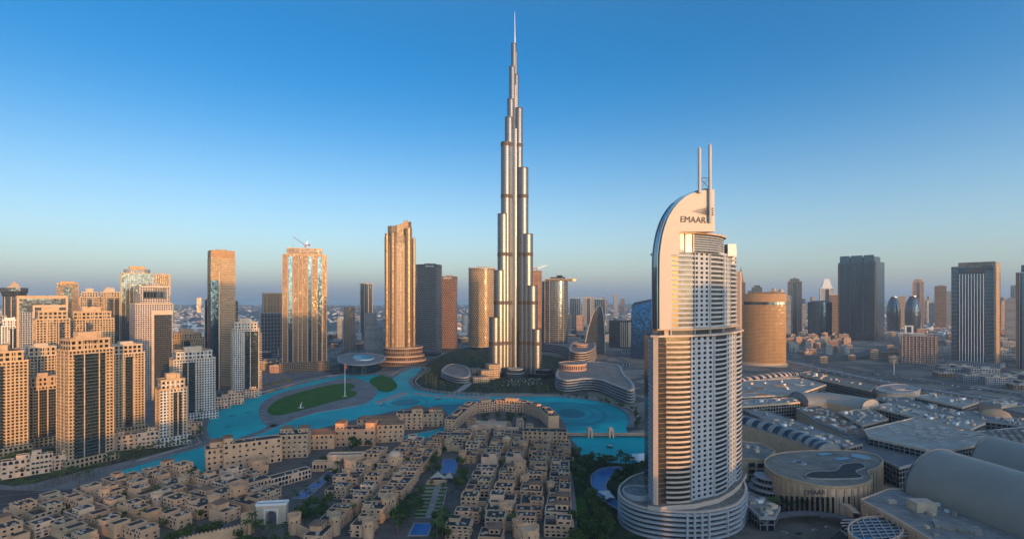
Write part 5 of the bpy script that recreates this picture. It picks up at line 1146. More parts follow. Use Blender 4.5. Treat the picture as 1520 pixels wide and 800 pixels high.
long_block('round_castle', 'battlemented round house between the canal rows and the gate', 328, 372, 462, 30, .5, 10, 2, 4, 2, turret=[(.1, 0, 7.5, 17, False)])
# palace arch with a tall portal, and the white town gate
def gate_building(name, label, x0, x1, d, rot, h, aw, ah, mat, trim, wings, z=.9):
    cx, cy, w, dp = fit(x0, x1, d, R(rot), .3); o = thing(name, label, 'gateway', (cx, cy, z), R(rot)); m = MB(); a = aw / 2
    m.box(-(w / 2 + a) / 2, 0, 0, w / 2 - a, dp, h); m.box((w / 2 + a) / 2, 0, 0, w / 2 - a, dp, h)
    K = 10; pts = [(-a * math.cos(math.pi * i / K), ah + a * 1.15 * math.sin(math.pi * i / K) ** .85) for i in range(K + 1)]
    for i in range(K):
        (xa, za), (xb, zb) = pts[i], pts[i + 1]
        for sgn in (-1, 1):
            f_ = [(xa, sgn * dp / 2, za), (xb, sgn * dp / 2, zb), (xb, sgn * dp / 2, h), (xa, sgn * dp / 2, h)]; m.face(f_ if sgn < 0 else f_[::-1])
        m.face([(xa, -dp / 2, za), (xa, dp / 2, za), (xb, dp / 2, zb), (xb, -dp / 2, zb)][::-1])
    m.face([(-a, -dp / 2, h), (a, -dp / 2, h), (a, dp / 2, h), (-a, dp / 2, h)]); m.build('wall', mat, o)
    m = MB(); m.ring(rect(w, dp), h - .1, h + 1.6, .5, .8); m.build('parapet', trim, o); m = MB(); m.poly(rect(w - 1, dp - 1), h + .15); m.build('roof', ROOFG, o)
    m = MB()
    for s_ in (-1, 1): m.box(s_ * (a + 1), -dp / 2 - .25, 0, 1, .6, ah + a * 1.3)
    m.box(0, -dp / 2 - .25, ah + a * 1.3 - .05, aw + 3, .6, 1.0); m.build('portal_frame', trim, o)
    for s_ in wings:
        m = MB(); m.box(s_ * (w / 2 + 8), .6, 0, 16, dp * .8, h * .55); m.ring(rect(16, dp * .8, s_ * (w / 2 + 8), .6), h * .55 - .1, h * .55 + 1, .2, .5); m.build('wing', mat, o)
        for k in range(4): wv = pane_mb(2, 3, True).build('window', [trim, GLASSD], o); wv.location = (s_ * (w / 2 + 2.5 + 3.7 * k), .6 - dp * .4 - .02, h * .2)
    return o
gate_building('palace_arch', 'wide sand palace front with a tall dark pointed arch facing the street pools', 486, 541, 560, 4, 16, 11, 8, SAND, SAND2, (-1, 1))
gate_building('town_gate', 'square white town gate with a pointed arch between round wall towers', 380, 428, 430, 8, 15, 8, 6, CREAM2, WHITE, ())
for x_, lab in ((368, 'round sand wall tower left of the white town gate'), (437, 'round sand wall tower right of the white town gate')):
    H = House(x_); H.o.name = 'wall_tower'; H.tower(4.6, 13, 0, 0); g = G(x_, 792); H.o.location = (g.x, g.y, .9); tag(H.o, lab, 'tower')
def town_wall(px, h, label):
    m = MB(); p = [G(*a)[:2] for a in px]; ribbon(m, p, 2.2, .9, h)
    for a, b in zip(p, p[1:]):
        a, b = Vector(a), Vector(b); n = int((b - a).length / 2.6)
        for k in range(n): e = a.lerp(b, (k + .5) / n); m.box(e.x, e.y, .9 + h - .05, 1.3, 2.0, .9, 0, math.atan2((b - a).y, (b - a).x))
    tag(m.build('town_wall', SAND), label, 'wall')
town_wall([(225, 830), (290, 812), (345, 800), (362, 795)], 8, 'battlemented sand wall running from the white gate to the left')
town_wall([(442, 795), (480, 812), (520, 835)], 7, 'battlemented sand wall running from the white gate to the right')
# round battlemented towers and a domed ring house named in the picture
for (x_, y_, r_, h_, dm, lab) in ((785, 838, 6.8, 24, False, 'tall round battlemented tower among the houses of the central alley'), (772, 716, 5.6, 19, False, 'round open topped tower behind the tall battlemented tower'), (586, 700, 8.5, 16, True, 'round domed courtyard house with sunlit top'), (520, 712, 6, 19, False, 'round battlemented tower beside the street pools'), (752, 672, 5, 16, True, 'small domed round tower on the central alley'), (705, 652, 5, 15, True, 'domed round tower near the palace courtyard'), (740, 652, 4.6, 15, True, 'slimmer domed round tower near the palace courtyard')):
    H = House(int(x_)); H.o.name = 'round_tower'; H.tower(r_, h_, 0, 0, not dm, dm); 
    m = MB(); m.prism(ngon(r_ + 2.2, 20), 0, h_ * .6, 0, 1, 4, 4, True); m.ring(ngon(r_ + 2.2, 20), h_ * .6 - .1, h_ * .6 + 1, .2, .4); m.build('base_ring', [SAND, ROOFD], H.o)
    g = G(x_, y_); H.o.location = (g.x, g.y, .9); tag(H.o, lab, 'tower')
# horseshoe palace hotel on the point
def ring_wing(label, px, h, floors, depth=15, mat=SAND):
    P = [Vector(G(*a)[:2]) for a in px]
    for i, (a, b) in enumerate(zip(P, P[1:])):
        d = b - a; L = d.length; mid = (a + b) / 2; H = House(int(a.x * 7 + i)); H.o.name = 'palace_hotel_wing'
        hh = h + (1.6 if i % 2 else 0); H.vol(L + .5 * (i % 2), depth, hh); n = max(2, int(L / 4.2)); H.wall_windows('F', L, depth, 0, 0, 0, hh, n, floors, True, 2.0); H.wall_windows('B', L, depth, 0, 0, 0, hh, n, floors, True, 2.0)
        for f in 'LR': H.wall_windows(f, L, depth, 0, 0, 0, hh, 3, floors)
        H.vol(L * .4, depth * .5, 3, 0, 0, hh, name='upper_storey'); H.units(7, 0, 0, hh, L, depth)
        H.o.location = (mid.x, mid.y, .9); H.o.rotation_euler = (0, 0, math.atan2(d.y, d.x)); tag(H.o, label[i % len(label)], 'hotel')
ring_wing(['stepped hotel wing on the inlet side of the palace horseshoe', 'hotel wing with many roof units near the inlet corner', 'short hotel wing at the lake tip of the palace horseshoe', 'broad lakefront hotel wing at the back of the palace courtyard', 'hotel wing turning the lake corner beside the fountain rings', 'hotel wing sloping down towards the arcaded end block'], [(668, 640), (688, 622), (702, 613), (738, 609), (782, 612), (808, 622), (822, 636)], 15, 4)
long_block('palace_hotel_wing', 'long arcaded hotel block with open loggias above the bridge end', 776, 842, 640, -4, .3, 21, 5, 9, 0, cat='hotel')
long_block('palace_hotel_wing', 'low hotel hall with an arcade below the palace courtyard', 646, 700, 655, -4, .35, 13, 3, 9, 0, cat='hotel')
gate_building('palace_arch', 'domed inner gateway of the palace hotel courtyard', 712, 752, 705, -3, 15, 6, 6, SAND2, CREAM2, (-1, 1))
for i_, (px_, py_) in enumerate(((712, 640), (730, 634), (752, 640), (772, 634), (700, 633), (786, 641))):
    g = G(px_, py_); dup(protos[(0, 5, 4, 1, 4, 5)[i_]][0], (g.x, g.y, .9), R(-4 + 90 * (i_ % 2)), ('cream courtyard house at the inlet side of the palace horseshoe', 'wide courtyard house under the lake wing of the palace', 'courtyard house with a small tiled storey in the palace middle', 'pergola house near the lake corner of the palace courtyard', 'tiled courtyard house tucked into the inlet corner of the palace', 'twin block courtyard house beside the arcaded palace end')[i_], 'palace courtyard houses', (.9, .9, .8), tones[1 + i_ % 3][0])
for o_, _ in protos:                                   # the prototypes themselves go
    for c_ in list(o_.children): bpy.data.objects.remove(c_)
    bpy.data.objects.remove(o_)

# --- pools, gardens, tents, bridge
POOL = plain('pool_water', (.010, .10, .33), .3, 0, .25, .15); POOLT = plain('turquoise_pool_water', (.01, .26, .36), .3, 0, .2, .1)
def pool(px, label, mat=POOL, k=1, z=1.0):
    p = PX(px) if k == 1 else smooth(PX(px), True, k); c = Vector((sum(a[0] for a in p) / len(p), sum(a[1] for a in p) / len(p)))
    o = thing('pool', label, 'pool', (c.x, c.y, z)); q = [(a[0] - c.x, a[1] - c.y) for a in p]
    if sum(q[i][0] * q[(i + 1) % len(q)][1] - q[(i + 1) % len(q)][0] * q[i][1] for i in range(len(q))) < 0: q = q[::-1]
    m = MB(); m.poly(q, .25); m.build('water', mat, o); m = MB(); m.ring(q, 0, .5, 1.4, 0); m.build('rim', PAVEL, o); return o
pool([(655, 704), (659, 683), (679, 683), (676, 704)], 'rectangular blue garden pool among the houses')
pool([(608, 796), (616, 779), (640, 779), (634, 796)], 'square blue pool at the foot of the garden terraces')
pool([(436, 741), (452, 729), (470, 729), (453, 741)], 'blue street pool nearest the town gate')
pool([(456, 726), (474, 714), (486, 714), (472, 726)], 'long blue street pool in the middle of the street')
pool([(476, 712), (490, 699), (500, 699), (488, 712)], 'narrow blue street pool closest to the palace arch')
pool([(878, 712), (884, 702), (897, 696), (915, 694), (930, 695), (929, 703), (915, 706), (903, 713), (898, 724), (906, 738), (922, 752), (930, 760), (918, 757), (898, 745), (884, 732)], 'curved crescent swimming pool of deep blue beside the white tower', POOL, 3)
for k in range(9):
    m = MB(); a, b = G(622 + 2.2 * k - 8, 768 - 5.2 * k), G(655 + 1.2 * k, 768 - 5.2 * k); m.box((a.x + b.x) / 2, a.y, .9, b.x - a.x, 5.5, .5 + .25 * k, 0); m.box((a.x + b.x) / 2 - 6, a.y, 1.0, 9, 3.2, .9 + .25 * k, 1); m.box((a.x + b.x) / 2 + 7, a.y, 1.0, 6, 3.2, .9 + .25 * k, 1)
    tag(m.build('garden_terrace', [PAVEL, GRASS]), f'planted stone garden terrace, {nth[k]} up from the square pool', 'terrace')
def tent(px, h, label, mat=FABRIC):
    P = [Vector(G(*a)[:2]) for a in px]; c = sum(P, Vector((0, 0))) / len(P); o = thing('shade_tent', label, 'tent', (c.x, c.y, .9)); m = MB(); n = len(P)
    for i in range(n):
        j = (i + 1) % n; a, b = P[i] - c, P[j] - c; mid = (a + b) / 2 * .8
        lo_, hi_ = h * .45, h
        for (u, v, zu, zv) in ((a, mid, lo_, lo_ * 1.25), (mid, b, lo_ * 1.25, lo_)):
            m.face([(u.x, u.y, zu), (v.x, v.y, zv), (0, 0, hi_)]); m.face([(v.x, v.y, zv - .1), (u.x, u.y, zu - .1), (0, 0, hi_ - .1)])
    m.build('canopy', mat, o); m = MB(); m.tube((0, 0, 0), (0, 0, h + 1), .18, 6)
    for a in P: m.tube((*(a - c), 0), (*(a - c), h * .45), .15, 6)
    m.build('pole', STEEL, o)
tent([(934, 688), (938, 679), (958, 678), (960, 690), (948, 692)], 8, 'large white peaked tent between the lake and the white tower')
tent([(886, 734), (905, 733), (914, 745), (900, 747)], 6, 'small white peaked tent at the lower end of the crescent pool')
tent([(637, 716), (650, 704), (664, 716)], 7, 'sand coloured peaked tent below the garden pool, left one', FABRICT)
tent([(656, 717), (668, 705), (676, 717)], 7, 'sand coloured peaked tent below the garden pool, right one', FABRICT)
m = MB(); m.box(0, 0, 0, 18, 9, 4); m.ring(rect(18, 9), 3.9, 4.8, .5, .5); g = G(648, 723); o = thing('pavilion', 'yellow garden pavilion under the sand coloured tents', 'pavilion', (g.x, g.y, .9)); b_ = m.build('wall', SAND3, o)
for k in range(4): wv = pane_mb(2.2, 2.2).build('window', [SAND2, GLASSB], o); wv.location = (-6.6 + 4.4 * k, -4.52, .9)
# stone bridge
B0, B1 = G(842, 648), G(962, 648); br_ = thing('stone_bridge', 'stone bridge with two gate pavilions over the turquoise lake', 'bridge', (B0.x, B0.y, 0)); L = B1.x - B0.x
m = MB(); m.box(L / 2, 0, 2.0, L, 8, 1.2); 
for k in range(6): m.box(L * (k + .5) / 6, 0, 0, 2, 7, 2.1)
m.build('deck', PAVE, br_)
for s_ in (-1, 1): m = MB(); m.box(L / 2, s_ * 3.9, 3.1, L, .5, 1.1); m.build('parapet', SAND, br_)
for u in (.28, .54):
    m = MB(); x = L * u
    for a in (-2.2, 2.2):
        for b in (-4.2, 4.2): m.box(x + a, b, 0, 2.0, 2.4, 11)
    m.box(x, 0, 9, 6.4, 10.4, 1.6); m.box(x, 0, 10.5, 4, 7, 1.6); m.build('gate_pavilion', SAND2, br_)
# flagpole and sculpture on the lawn
g = G(512, 589); o = thing('flagpole', 'tall white flagpole with a red flag on the oval lawn', 'flagpole', (g.x, g.y, 1)); m = MB(); m.tube((0, 0, 0), (0, 0, 60), .75, 10, 0, .4); m.build('pole', WHITE, o); m = MB(); m.prism(ngon(5, 20), 0, .6, 0, 0); m.build('base', PAVEL, o)
m = MB()
for k in range(8): x = k * .55; m.box(.5 + x * .9, .35 * math.sin(k * .9), 50 + .2 * math.sin(k), .55, .14, 8.5)
m.build('flag', RED, o)
g = G(447, 606); o = thing('sculpture', 'small white curved sculpture on a round plinth on the oval lawn', 'sculpture', (g.x, g.y, 1)); m = MB(); m.prism(ngon(5, 20), 0, .8, 0, 0); m.build('plinth', PAVEL, o)
m = MB()
for k in range(6): a = k / 6; m.tube((-1 + 2.5 * a * a, 0, .7 + 9 * a), (-1 + 2.5 * (a + 1 / 6) ** 2, 0, .7 + 9 * (a + 1 / 6)), 1.1 * (1 - a) + .15, 8, 0, 1.1 * (1 - a - 1 / 6) + .16)
m.build('figure', WHITE, o)
# ------------------------------------------------------------------ the shopping centre on the right, the low buildings round the great tower
def cen(P): return Vector((sum(p[0] for p in P) / len(P), sum(p[1] for p in P) / len(P)))
def ccw(q): return q if sum(q[i][0] * q[(i + 1) % len(q)][1] - q[(i + 1) % len(q)][0] * q[i][1] for i in range(len(q))) > 0 else q[::-1]
def roofpx(px, h): return [tuple(G(x, y, h)[:2]) for x, y in px]
def hall(name, label, px, h, wall=SAND2, roof=BLUEROOF, k=1, cat='shopping hall', par=True, fascia=None, units=0, z0=0, rib=None):
    P = roofpx(px, h); P = smooth(P, True, k) if k > 1 else P; P = ccw(P); c = cen(P); q = [(p[0] - c.x, p[1] - c.y) for p in P]; o = thing(name, label, cat, (c.x, c.y, 0))
    m = MB(); m.prism(q, z0, h, 0, 0, 5, 5); m.build('wall', wall, o)
    m = MB(); m.poly(offset(q, -.3), h + .1); m.build('roof', roof, o)
    if par: m = MB(); m.ring(q, h - 1.6, h + 1.0, .5, .5); m.build('fascia', fascia or GREYC, o)
    if rib:
        m = MB()
        for i in range(len(q)):
            a, b = Vector(q[i]), Vector(q[(i + 1) % len(q)]); L = (b - a).length; n = max(1, int(L / rib[0])) if k == 1 else 1
            for j in range(n): e = a.lerp(b, (j + .5) / n); m.box(e.x, e.y, z0 + rib[2], rib[1], 1.6, h - z0 - 2 - rib[2], 0, math.atan2((b - a).y, (b - a).x))
        m.build('wall_rib', rib[3], o)
    q2 = random.Random(int(px[0][0])); xs, ys = [p[0] for p in q], [p[1] for p in q]; n = 0; tr = 0
    while n < units and tr < 900:
        tr += 1; x, y = q2.uniform(min(xs), max(xs)), q2.uniform(min(ys), max(ys))
        if inpoly((x, y), offset(q, -4)):
            m = MB(); w_, d_, h_ = q2.uniform(2, 7), q2.uniform(2, 5), q2.uniform(1, 3); m.box(0, 0, 0, w_, d_, h_); m.box(0, 0, -.3, w_ + .6, d_ + .6, .5)
            e = m.build('roof_unit', (GREYC, WHITE, CREAM2, SILVER)[q2.randrange(4)], o); e.location = (x, y, h + .15); e.rotation_euler = (0, 0, q2.uniform(0, .5)); n += 1
    return o, q, c
def skylight(o, c, px, h, rx, ry, mat=GLASSD, rim=KERB):
    g = G(px[0], px[1], h); m = MB(); p = ngon(rx, 20, g.x - c.x, g.y - c.y, ry); m.prism(p, h, h + .7, 0, 0); m.ring(p, h, h + .9, .5, .1, 1); m.build('skylight', [mat, rim], o)
def vault(name, label, axis, r, z, hr=1.0, mat=VSIL, ribs=0, n=18, end=GREYC, band=None, wall=None):
    o = thing(name, label, 'vaulted hall', (axis[0][0], axis[0][1], 0)); A = [Vector(p) - Vector(axis[0]) for p in axis]; L, Q = strip(A, 2 * r)
    def pt(i, k, rr=1.0, dz=0): u = math.pi * k / n; mid = (Vector(L[i]) + Vector(Q[i])) / 2; s_ = (Vector(Q[i]) - mid); return (*(mid + s_ * math.cos(u) * rr), z + r * hr * math.sin(u) * rr + dz)
    m = MB(); b = len(m.v); N = len(A)
    for i in range(N): m.v += [pt(i, k) for k in range(n + 1)]
    for i in range(N - 1):
        for k in range(n):
            a = i * (n + 1) + k; m.f.append((a, a + n + 1, a + n + 2, a + 1)[::-1]); m.m.append(0); m.u.append([(.5, .5)] * 4); m.sm.append(True)
    m.build('vault_roof', mat, o)
    m = MB()
    for i in (0, N - 1): pts = [pt(i, k, .97) for k in range(n + 1)]; m.face(pts if i else pts[::-1])
    m.build('end_wall', end, o)
    m = MB()
    for i in (0, N - 1):
        for k in range(n): m.tube(pt(i, k), pt(i, k + 1), max(.5, r * .03), 5)
    m.build('end_arch', STEELD if r > 20 else GREYC, o)
    if band:
        for i in range(band[0]):
            t0, t1 = (i + .25) / band[0], (i + .25 + band[1]) / band[0]; m = MB()
            def at(t_): f = t_ * (N - 1); j = min(int(f), N - 2); return A[j].lerp(A[j + 1], f - j), (Vector(Q[j]) - Vector(L[j])).normalized()
            for k in range(int(n * band[2]), int(n * band[3])):
                F = []
                for t_, kk in ((t0, k), (t1, k), (t1, k + 1), (t0, k + 1)): c_, s_ = at(t_); u = math.pi * kk / n; F.append((*(c_ + s_ * r * math.cos(u) * 1.012), z + r * hr * math.sin(u) * 1.012 + .15))
                m.face(F[::-1])
            m.build('roof_window', GLASSD, o)
    m = MB(); p = ccw([tuple(v) for v in L] + [tuple(v) for v in Q[::-1]]); m.prism(p, 0, z + .05, 0, 0, 5, 5); m.build('wall', wall or SAND, o); return o
DW = facade('mall_glass_front', (.20, .20, .20), (.04, .06, .08), .8, .8); ROOFP = plain('parking_roof', (.12, .125, .13), .85, var=.35, scale=.1)
# round building with lettering
o, q, c = hall('round_store', 'beige round store building with a free form dark roof patch and dark lettering', [(1136, 690), (1140, 679), (1165, 672), (1210, 669), (1258, 669), (1292, 673), (1310, 683), (1303, 694), (1288, 700), (1294, 712), (1270, 721), (1225, 722), (1180, 713), (1150, 703)], 26, SAND2, ROOFG, 4, fascia=CREAM, rib=(6, 2.2, 0, CREAM))
P = ccw([(p[0] - c.x, p[1] - c.y) for p in smooth(roofpx([(1196, 708), (1206, 701), (1240, 699), (1252, 690), (1275, 688), (1284, 694), (1270, 700), (1280, 709), (1250, 711), (1215, 711)], 26.2), True, 4)])
m = MB(); m.prism(P, 26, 26.9, 0, 0); m.ring(P, 26, 27.2, .5, .2, 1); m.build('roof_patch', [ROOFD, KERB], o)
skylight(o, c, (1186, 687), 26, 6, 6, GLASSB); skylight(o, c, (1278, 678), 26, 8, 8, GLASSB); skylight(o, c, (1186, 687), 26.6, 3, 3, ROOFD)
for x_, y_ in ((1225, 674), (1250, 681)): g = G(x_, y_, 26); m = MB(); m.box(g.x - c.x, g.y - c.y, 26, 16, 7, .5, 0, .3); m.build('glass_roof', GLASSB, o)
wl_ = G(1207, 722, 26); m = MB()
for k in range(15):
    x_ = 1160 + k * 7.6; g = G(x_, 719 + 4 * math.sin(math.pi * (x_ - 1140) / 150), 26); m.box(g.x - c.x, g.y - c.y - .3, 3, 1.3, 2.0, 15)
m.build('slit_window', GLASSD, o); lettering(o, 'EMAAR', (wl_.x - c.x, wl_.y - c.y - 2.4, 20.2), R(2), 5.6, LETTER, .3)
# lower right hall
o, q, c = hall('shopping_hall', 'teal roofed hall with a beige ribbed wall and lettering at the lower corner', [(1278, 742), (1320, 726), (1352, 727), (1400, 745), (1520, 788), (1640, 835), (1500, 880), (1400, 812), (1330, 770)], 22, SAND, BLUEROOF, units=16, fascia=SAND2, rib=(5, 1.6, 0, SAND2))
g = G(1368, 757, 22); m = MB(); m.box(g.x - c.x, g.y - c.y, 22, 15, 11, 7); m.box(g.x - c.x, g.y - c.y, 28.95, 14, 10, .4); m.build('roof_house', CREAM2, o)
for x_, y_ in ((1318, 738), (1345, 738), (1340, 748)): g = G(x_, y_, 22); m = MB(); m.box(g.x - c.x, g.y - c.y, 22, 7, .8, .3); m.build('roof_marking', KERB, o)
a_, b_ = G(1330, 770, 22), G(1400, 812, 22); tt = .82; lp = a_.lerp(b_, tt); lettering(o, 'EMAAR', (lp.x - c.x - .9, lp.y - c.y - 1.4, 15), math.atan2(b_.y - a_.y, b_.x - a_.x), 5.2, LETTER, .3)
g = G(1388, 790, 22); m = MB(); m.box(g.x - c.x + 20, g.y - c.y + 6, 22, 26, 12, 2.2, 0, -.5); m.build('roof_light', SILVER, o)
V1 = [(357 + .19 * s_, 451 - .98 * s_) for s_ in (0, 30, 60, 90, 120, 150)]
vault('vaulted_hall', 'huge smooth silver barrel vault roof in the lower right corner', V1, 34, 22, .98)
V2 = [(470 + .19 * s_, 528 - .98 * s_) for s_ in (0, 50, 100, 150)]
vault('vaulted_hall', 'second silver barrel vault half hidden behind the huge one', V2, 25, 22, .95)
# roof with oval skylights
o, q, c = hall('shopping_hall', 'wide pale roof dotted with twenty oval skylights above the huge vault', [(1283, 638), (1358, 620), (1492, 652), (1408, 669), (1375, 668), (1290, 649)], 28, DW, SILVER, fascia=CREAM2)
for zx, zy in [(75, 295), (95, 312), (135, 275), (160, 320), (190, 278), (190, 292), (190, 303), (215, 323), (215, 348), (245, 293), (265, 307), (262, 318), (295, 290), (312, 311), (305, 322), (283, 339), (283, 352), (395, 345), (408, 323), (380, 300), (470, 328)]:
    skylight(o, c, (1300 + zx / 3.077, 540 + zy / 3.077), 28, 4.2, 2.6)
hall('parking_deck', 'dark parking roof with rows of pale shades left under the oval skylight roof', [(1204, 646), (1285, 650), (1372, 672), (1352, 690), (1335, 694), (1290, 672), (1230, 664)], 20, DW, ROOFP, units=0)
o, q, c = hall('parking_deck', 'dark gridded parking roof right of the oval skylight roof', [(1448, 641), (1520, 634), (1600, 640), (1600, 668), (1494, 655)], 24, DW, ROOFP)
for i in range(9):
    for j in range(6): x_, y_ = 1470 + i * 12 + j * 3, 640 + j * 3.6; g = G(x_, y_, 24); m = MB(); m.box(g.x - c.x, g.y - c.y, 24.3, 5, 2.6, 1.4) if inpoly((g.x - c.x, g.y - c.y), q) else None; m.v and m.build('roof_shade', BLUEROOF, o)
def pxs(pts, z=24): return [tuple(G(x, y, z)[:2]) for x, y in pts]
vault('ribbed_arcade', 'curved arcade roof with nine dark slanted window bands beside the white tower', smooth(pxs([(1092, 622), (1130, 632), (1170, 644), (1205, 656), (1232, 668)]), False, 3), 12, 22, .75, SILVER, band=(10, .5, .10, .58))
vault('ribbed_arcade', 'far arcade roof with many narrow dark bands behind the mall', smooth(pxs([(1090, 566), (1130, 560), (1165, 556), (1186, 556)]), False, 3), 13, 22, .6, TAN, band=(13, .5, .1, .6))
vault('curved_roof', 'broad low curved silver roof in the middle of the mall', pxs([(1186, 592), (1230, 592), (1292, 602)]), 26, 22, .45, VSIL)
hall('shopping_hall', 'long slanting blue grey roof between the arcade and the roof plant yard', [(1104, 608), (1142, 611), (1280, 659), (1254, 665), (1177, 646)], 27, DW, BLUEROOF, units=30, fascia=BLUEROOF)
o, q, c = hall('shopping_hall', 'pale roof with five large oval skylights near the sandstone tower', [(1092, 590), (1092, 566), (1190, 561), (1226, 571), (1182, 586)], 25, DW, SILVER, fascia=CREAM2, units=14)
for x_, y_ in ((1113, 582), (1127, 577), (1156, 573), (1186, 571), (1132, 586)): skylight(o, c, (x_, y_), 25, 10, 8)
hall('shopping_hall', 'long hall with a sunlit pale roof edge beside the railway viaduct', [(1180, 555), (1205, 551), (1302, 572), (1292, 580)], 25, DW, ROOFG, fascia=TAN, units=16)
hall('shopping_hall', 'narrow hall with a sunlit front edge left of the curved silver roof', [(1098, 604), (1098, 594), (1180, 590), (1187, 597)], 25, DW, SILVER, fascia=TAN, units=16)
o, q, c = hall('disc_roof', 'round pale disc roof with concentric rings beyond the mall', [(1333 + 33 * math.cos(R(30 * k)), 577 + 6.5 * math.sin(R(30 * k))) for k in range(12)], 26, SAND2, SILVER, 2, fascia=KERB)
skylight(o, c, (1333, 577), 26.2, 20, 16, BLUEROOF); skylight(o, c, (1333, 577), 27, 10, 8, KERB)
hall('shopping_hall', 'flat slab roofed hall with a dark glass front right of the disc roof', [(1358, 589), (1384, 584), (1456, 596), (1428, 605)], 27, DW, SILVER, fascia=TAN, units=9)
hall('shopping_hall', 'pale box hall with one sunlit end near the right border', [(1453, 597), (1500, 591), (1510, 597), (1486, 602)], 27, TAN, BLUEROOF, units=9)
hall('shopping_hall', 'low beige box hall below the pale box hall at the right border', [(1488, 606), (1530, 600), (1560, 606), (1525, 615)], 22, TAN, ROOFG)
hall('shopping_hall', 'long low roof strip with skylight domes right of the curved silver roof', [(1292, 604), (1320, 598), (1462, 628), (1440, 638), (1395, 628)], 22, DW, SILVER, fascia=CREAM2, units=46)
hall('shopping_hall', 'upper roof strip along the metro line with scattered roof plant', [(1300, 592), (1340, 590), (1452, 612), (1520, 622), (1600, 634), (1520, 632), (1440, 622)], 21, DW, BLUEROOF, fascia=GREYC, units=56)
hall('plant_yard', 'brownish roof yard crowded with air conditioning units', [(1182, 606), (1215, 603), (1296, 640), (1284, 655), (1215, 627)], 19, SAND, TERRA, units=60)
hall('shopping_hall', 'grey roof with a yellow patch right of the curved silver roof', [(1245, 612), (1292, 606), (1318, 622), (1280, 632)], 23, DW, BLUEROOF, fascia=TAN, units=18)
g = G(1478, 617, 22); o = thing('gold_dome', 'low gold dome on the mall roofs near the right border', 'dome', (g.x, g.y, 22)); m = MB()
for j in range(5): a, b = R(18 * j), R(18 * (j + 1)); m.prism(ngon(16 * math.cos(a), 24), 9 * math.sin(a), 9 * math.sin(b), 0, 0, 4, 4, True, False, ngon(max(.1, 16 * math.cos(b)), 24))
m.build('shell', SAND3, o); m = MB(); m.ring(ngon(16, 24), -22, .8, .8, .2); m.build('drum', GREYC, o)
o, q, c = hall('mall_block', 'beige mall block with dark shop windows right behind the white tower', [(1094, 655), (1128, 658), (1150, 670), (1136, 683), (1094, 680)], 22, SAND2, ROOFG, fascia=CREAM, units=4)
for k in range(3):
    m = MB(); 
    for x_, y_ in ((1102, 680), (1116, 682), (1129, 683)): g = G(x_, y_, 22); m.box(g.x - c.x, g.y - c.y - .1, 2 + 6.5 * k, 6, 1.2, 4)
    m.build('shop_window', GLASSB, o)
for k in range(4):
    g = G(1140, 738); 
    if k == 0: o = thing('terrace_building', 'small round building of stacked curved terraces beside the round store', 'building', (g.x, g.y, 0))
    m = MB(); p = ngon(19 - 2.4 * k, 32, 0, 0); m.prism(offset(p, -2.5), 5 * k, 5 * k + 4, 0, 0, 3, 4, True); m.prism(p, 5 * k + 3.9, 5 * k + 5, 1, 1, bottom=True); m.build('terrace_floor', [DW, GREYC], o)
hall('low_hall', 'low flat dark hall with pale roof units between tower base and round store', [(1098, 740), (1112, 731), (1158, 753), (1150, 768), (1128, 768)], 11, DW, BLUEROOF, units=14)
o, q, c = hall('round_skylight_hall', 'beige drum hall under a latticed glass roof at the bottom edge', [(1300 + 41 * math.cos(R(30 * k)), 786 + 19 * math.sin(R(30 * k))) for k in range(12)], 18, SAND, GLASSB, 2, fascia=SAND2)
m = MB()
for k in range(-3, 4):
    w_ = math.sqrt(max(0, 1 - (k / 4) ** 2)); m.tube((k * 5.6 - 8, -20 * w_, 18.6), (k * 5.6 + 8, 20 * w_, 18.6), .5, 5); m.tube((-22 * w_, k * 5, 18.5), (22 * w_, k * 5 + 4, 18.5), .4, 5)
m.build('lattice', KERB, o)
m = MB(); m.poly(PX([(1110, 770), (1160, 766), (1260, 762), (1300, 775), (1300, 830), (1100, 830)]), .02); m.build('road', ASPH)['kind'] = 'structure'
m = MB(); ribbon(m, smooth(PX([(1128, 790), (1160, 778), (1215, 776), (1262, 786), (1280, 806)], 0), False), 7, 7, 1.4, 0); o = tag(m.build('ramp_bridge', [DARKC]), 'dark curved ramp bridge in front of the round store', 'bridge')
m = MB(); ribbon(m, smooth(PX([(1214, 768), (1235, 766), (1258, 772), (1272, 786)]), False), 5, 0, 13, 0); tag(m.build('curved_wall', [SAND2]), 'curved beige screen wall at the foot of the round store', 'wall')
for k, (x_, y_) in enumerate(((1165, 788), (1195, 783), (1230, 790))): m = MB(); ribbon(m, smooth(PX([(x_ - 15, y_), (x_, y_ - 5), (x_ + 20, y_ - 2), (x_ + 30, y_ + 6)]), False), 2.4, .05, .5); m.build('kerb_island', [KERB])['kind'] = 'structure'

# --- round the great tower
def wavy(name, label, px, h, floors, top=None, glass=F_GLASS, trim=GREYC, grow=2.2, cat='building'):
    P = ccw(smooth(PX(px), True, 5)); c = cen(P); q = [(p[0] - c.x, p[1] - c.y) for p in P]; o = thing(name, label, cat, (c.x, c.y, 0)); fh = h / floors
    m = MB(); m.prism(q, 0, h, 0, 1, 3.5, fh, True); m.build('glazing', [glass, ROOFG], o)
    for f in range(floors): m = MB(); m.ring(offset(q, grow * (1 - f / floors)), (f + 1) * fh - 1.6, (f + 1) * fh + (.2 if f < floors - 1 else 1), 1.0, 2.0 + grow); m.build('terrace_band', trim, o)
    if top: g = G(*top[0]); m = MB(); p = ngon(top[1], 32, g.x - c.x, g.y - c.y); m.prism(p, h, h + top[2], 0, 1, 4, top[2], True); m.ring(p, h + top[2] - 1, h + top[2] + 1, .8, .8, 2); m.build('drum', [F_ROSE, ROOFG, TAN], o)
    return o
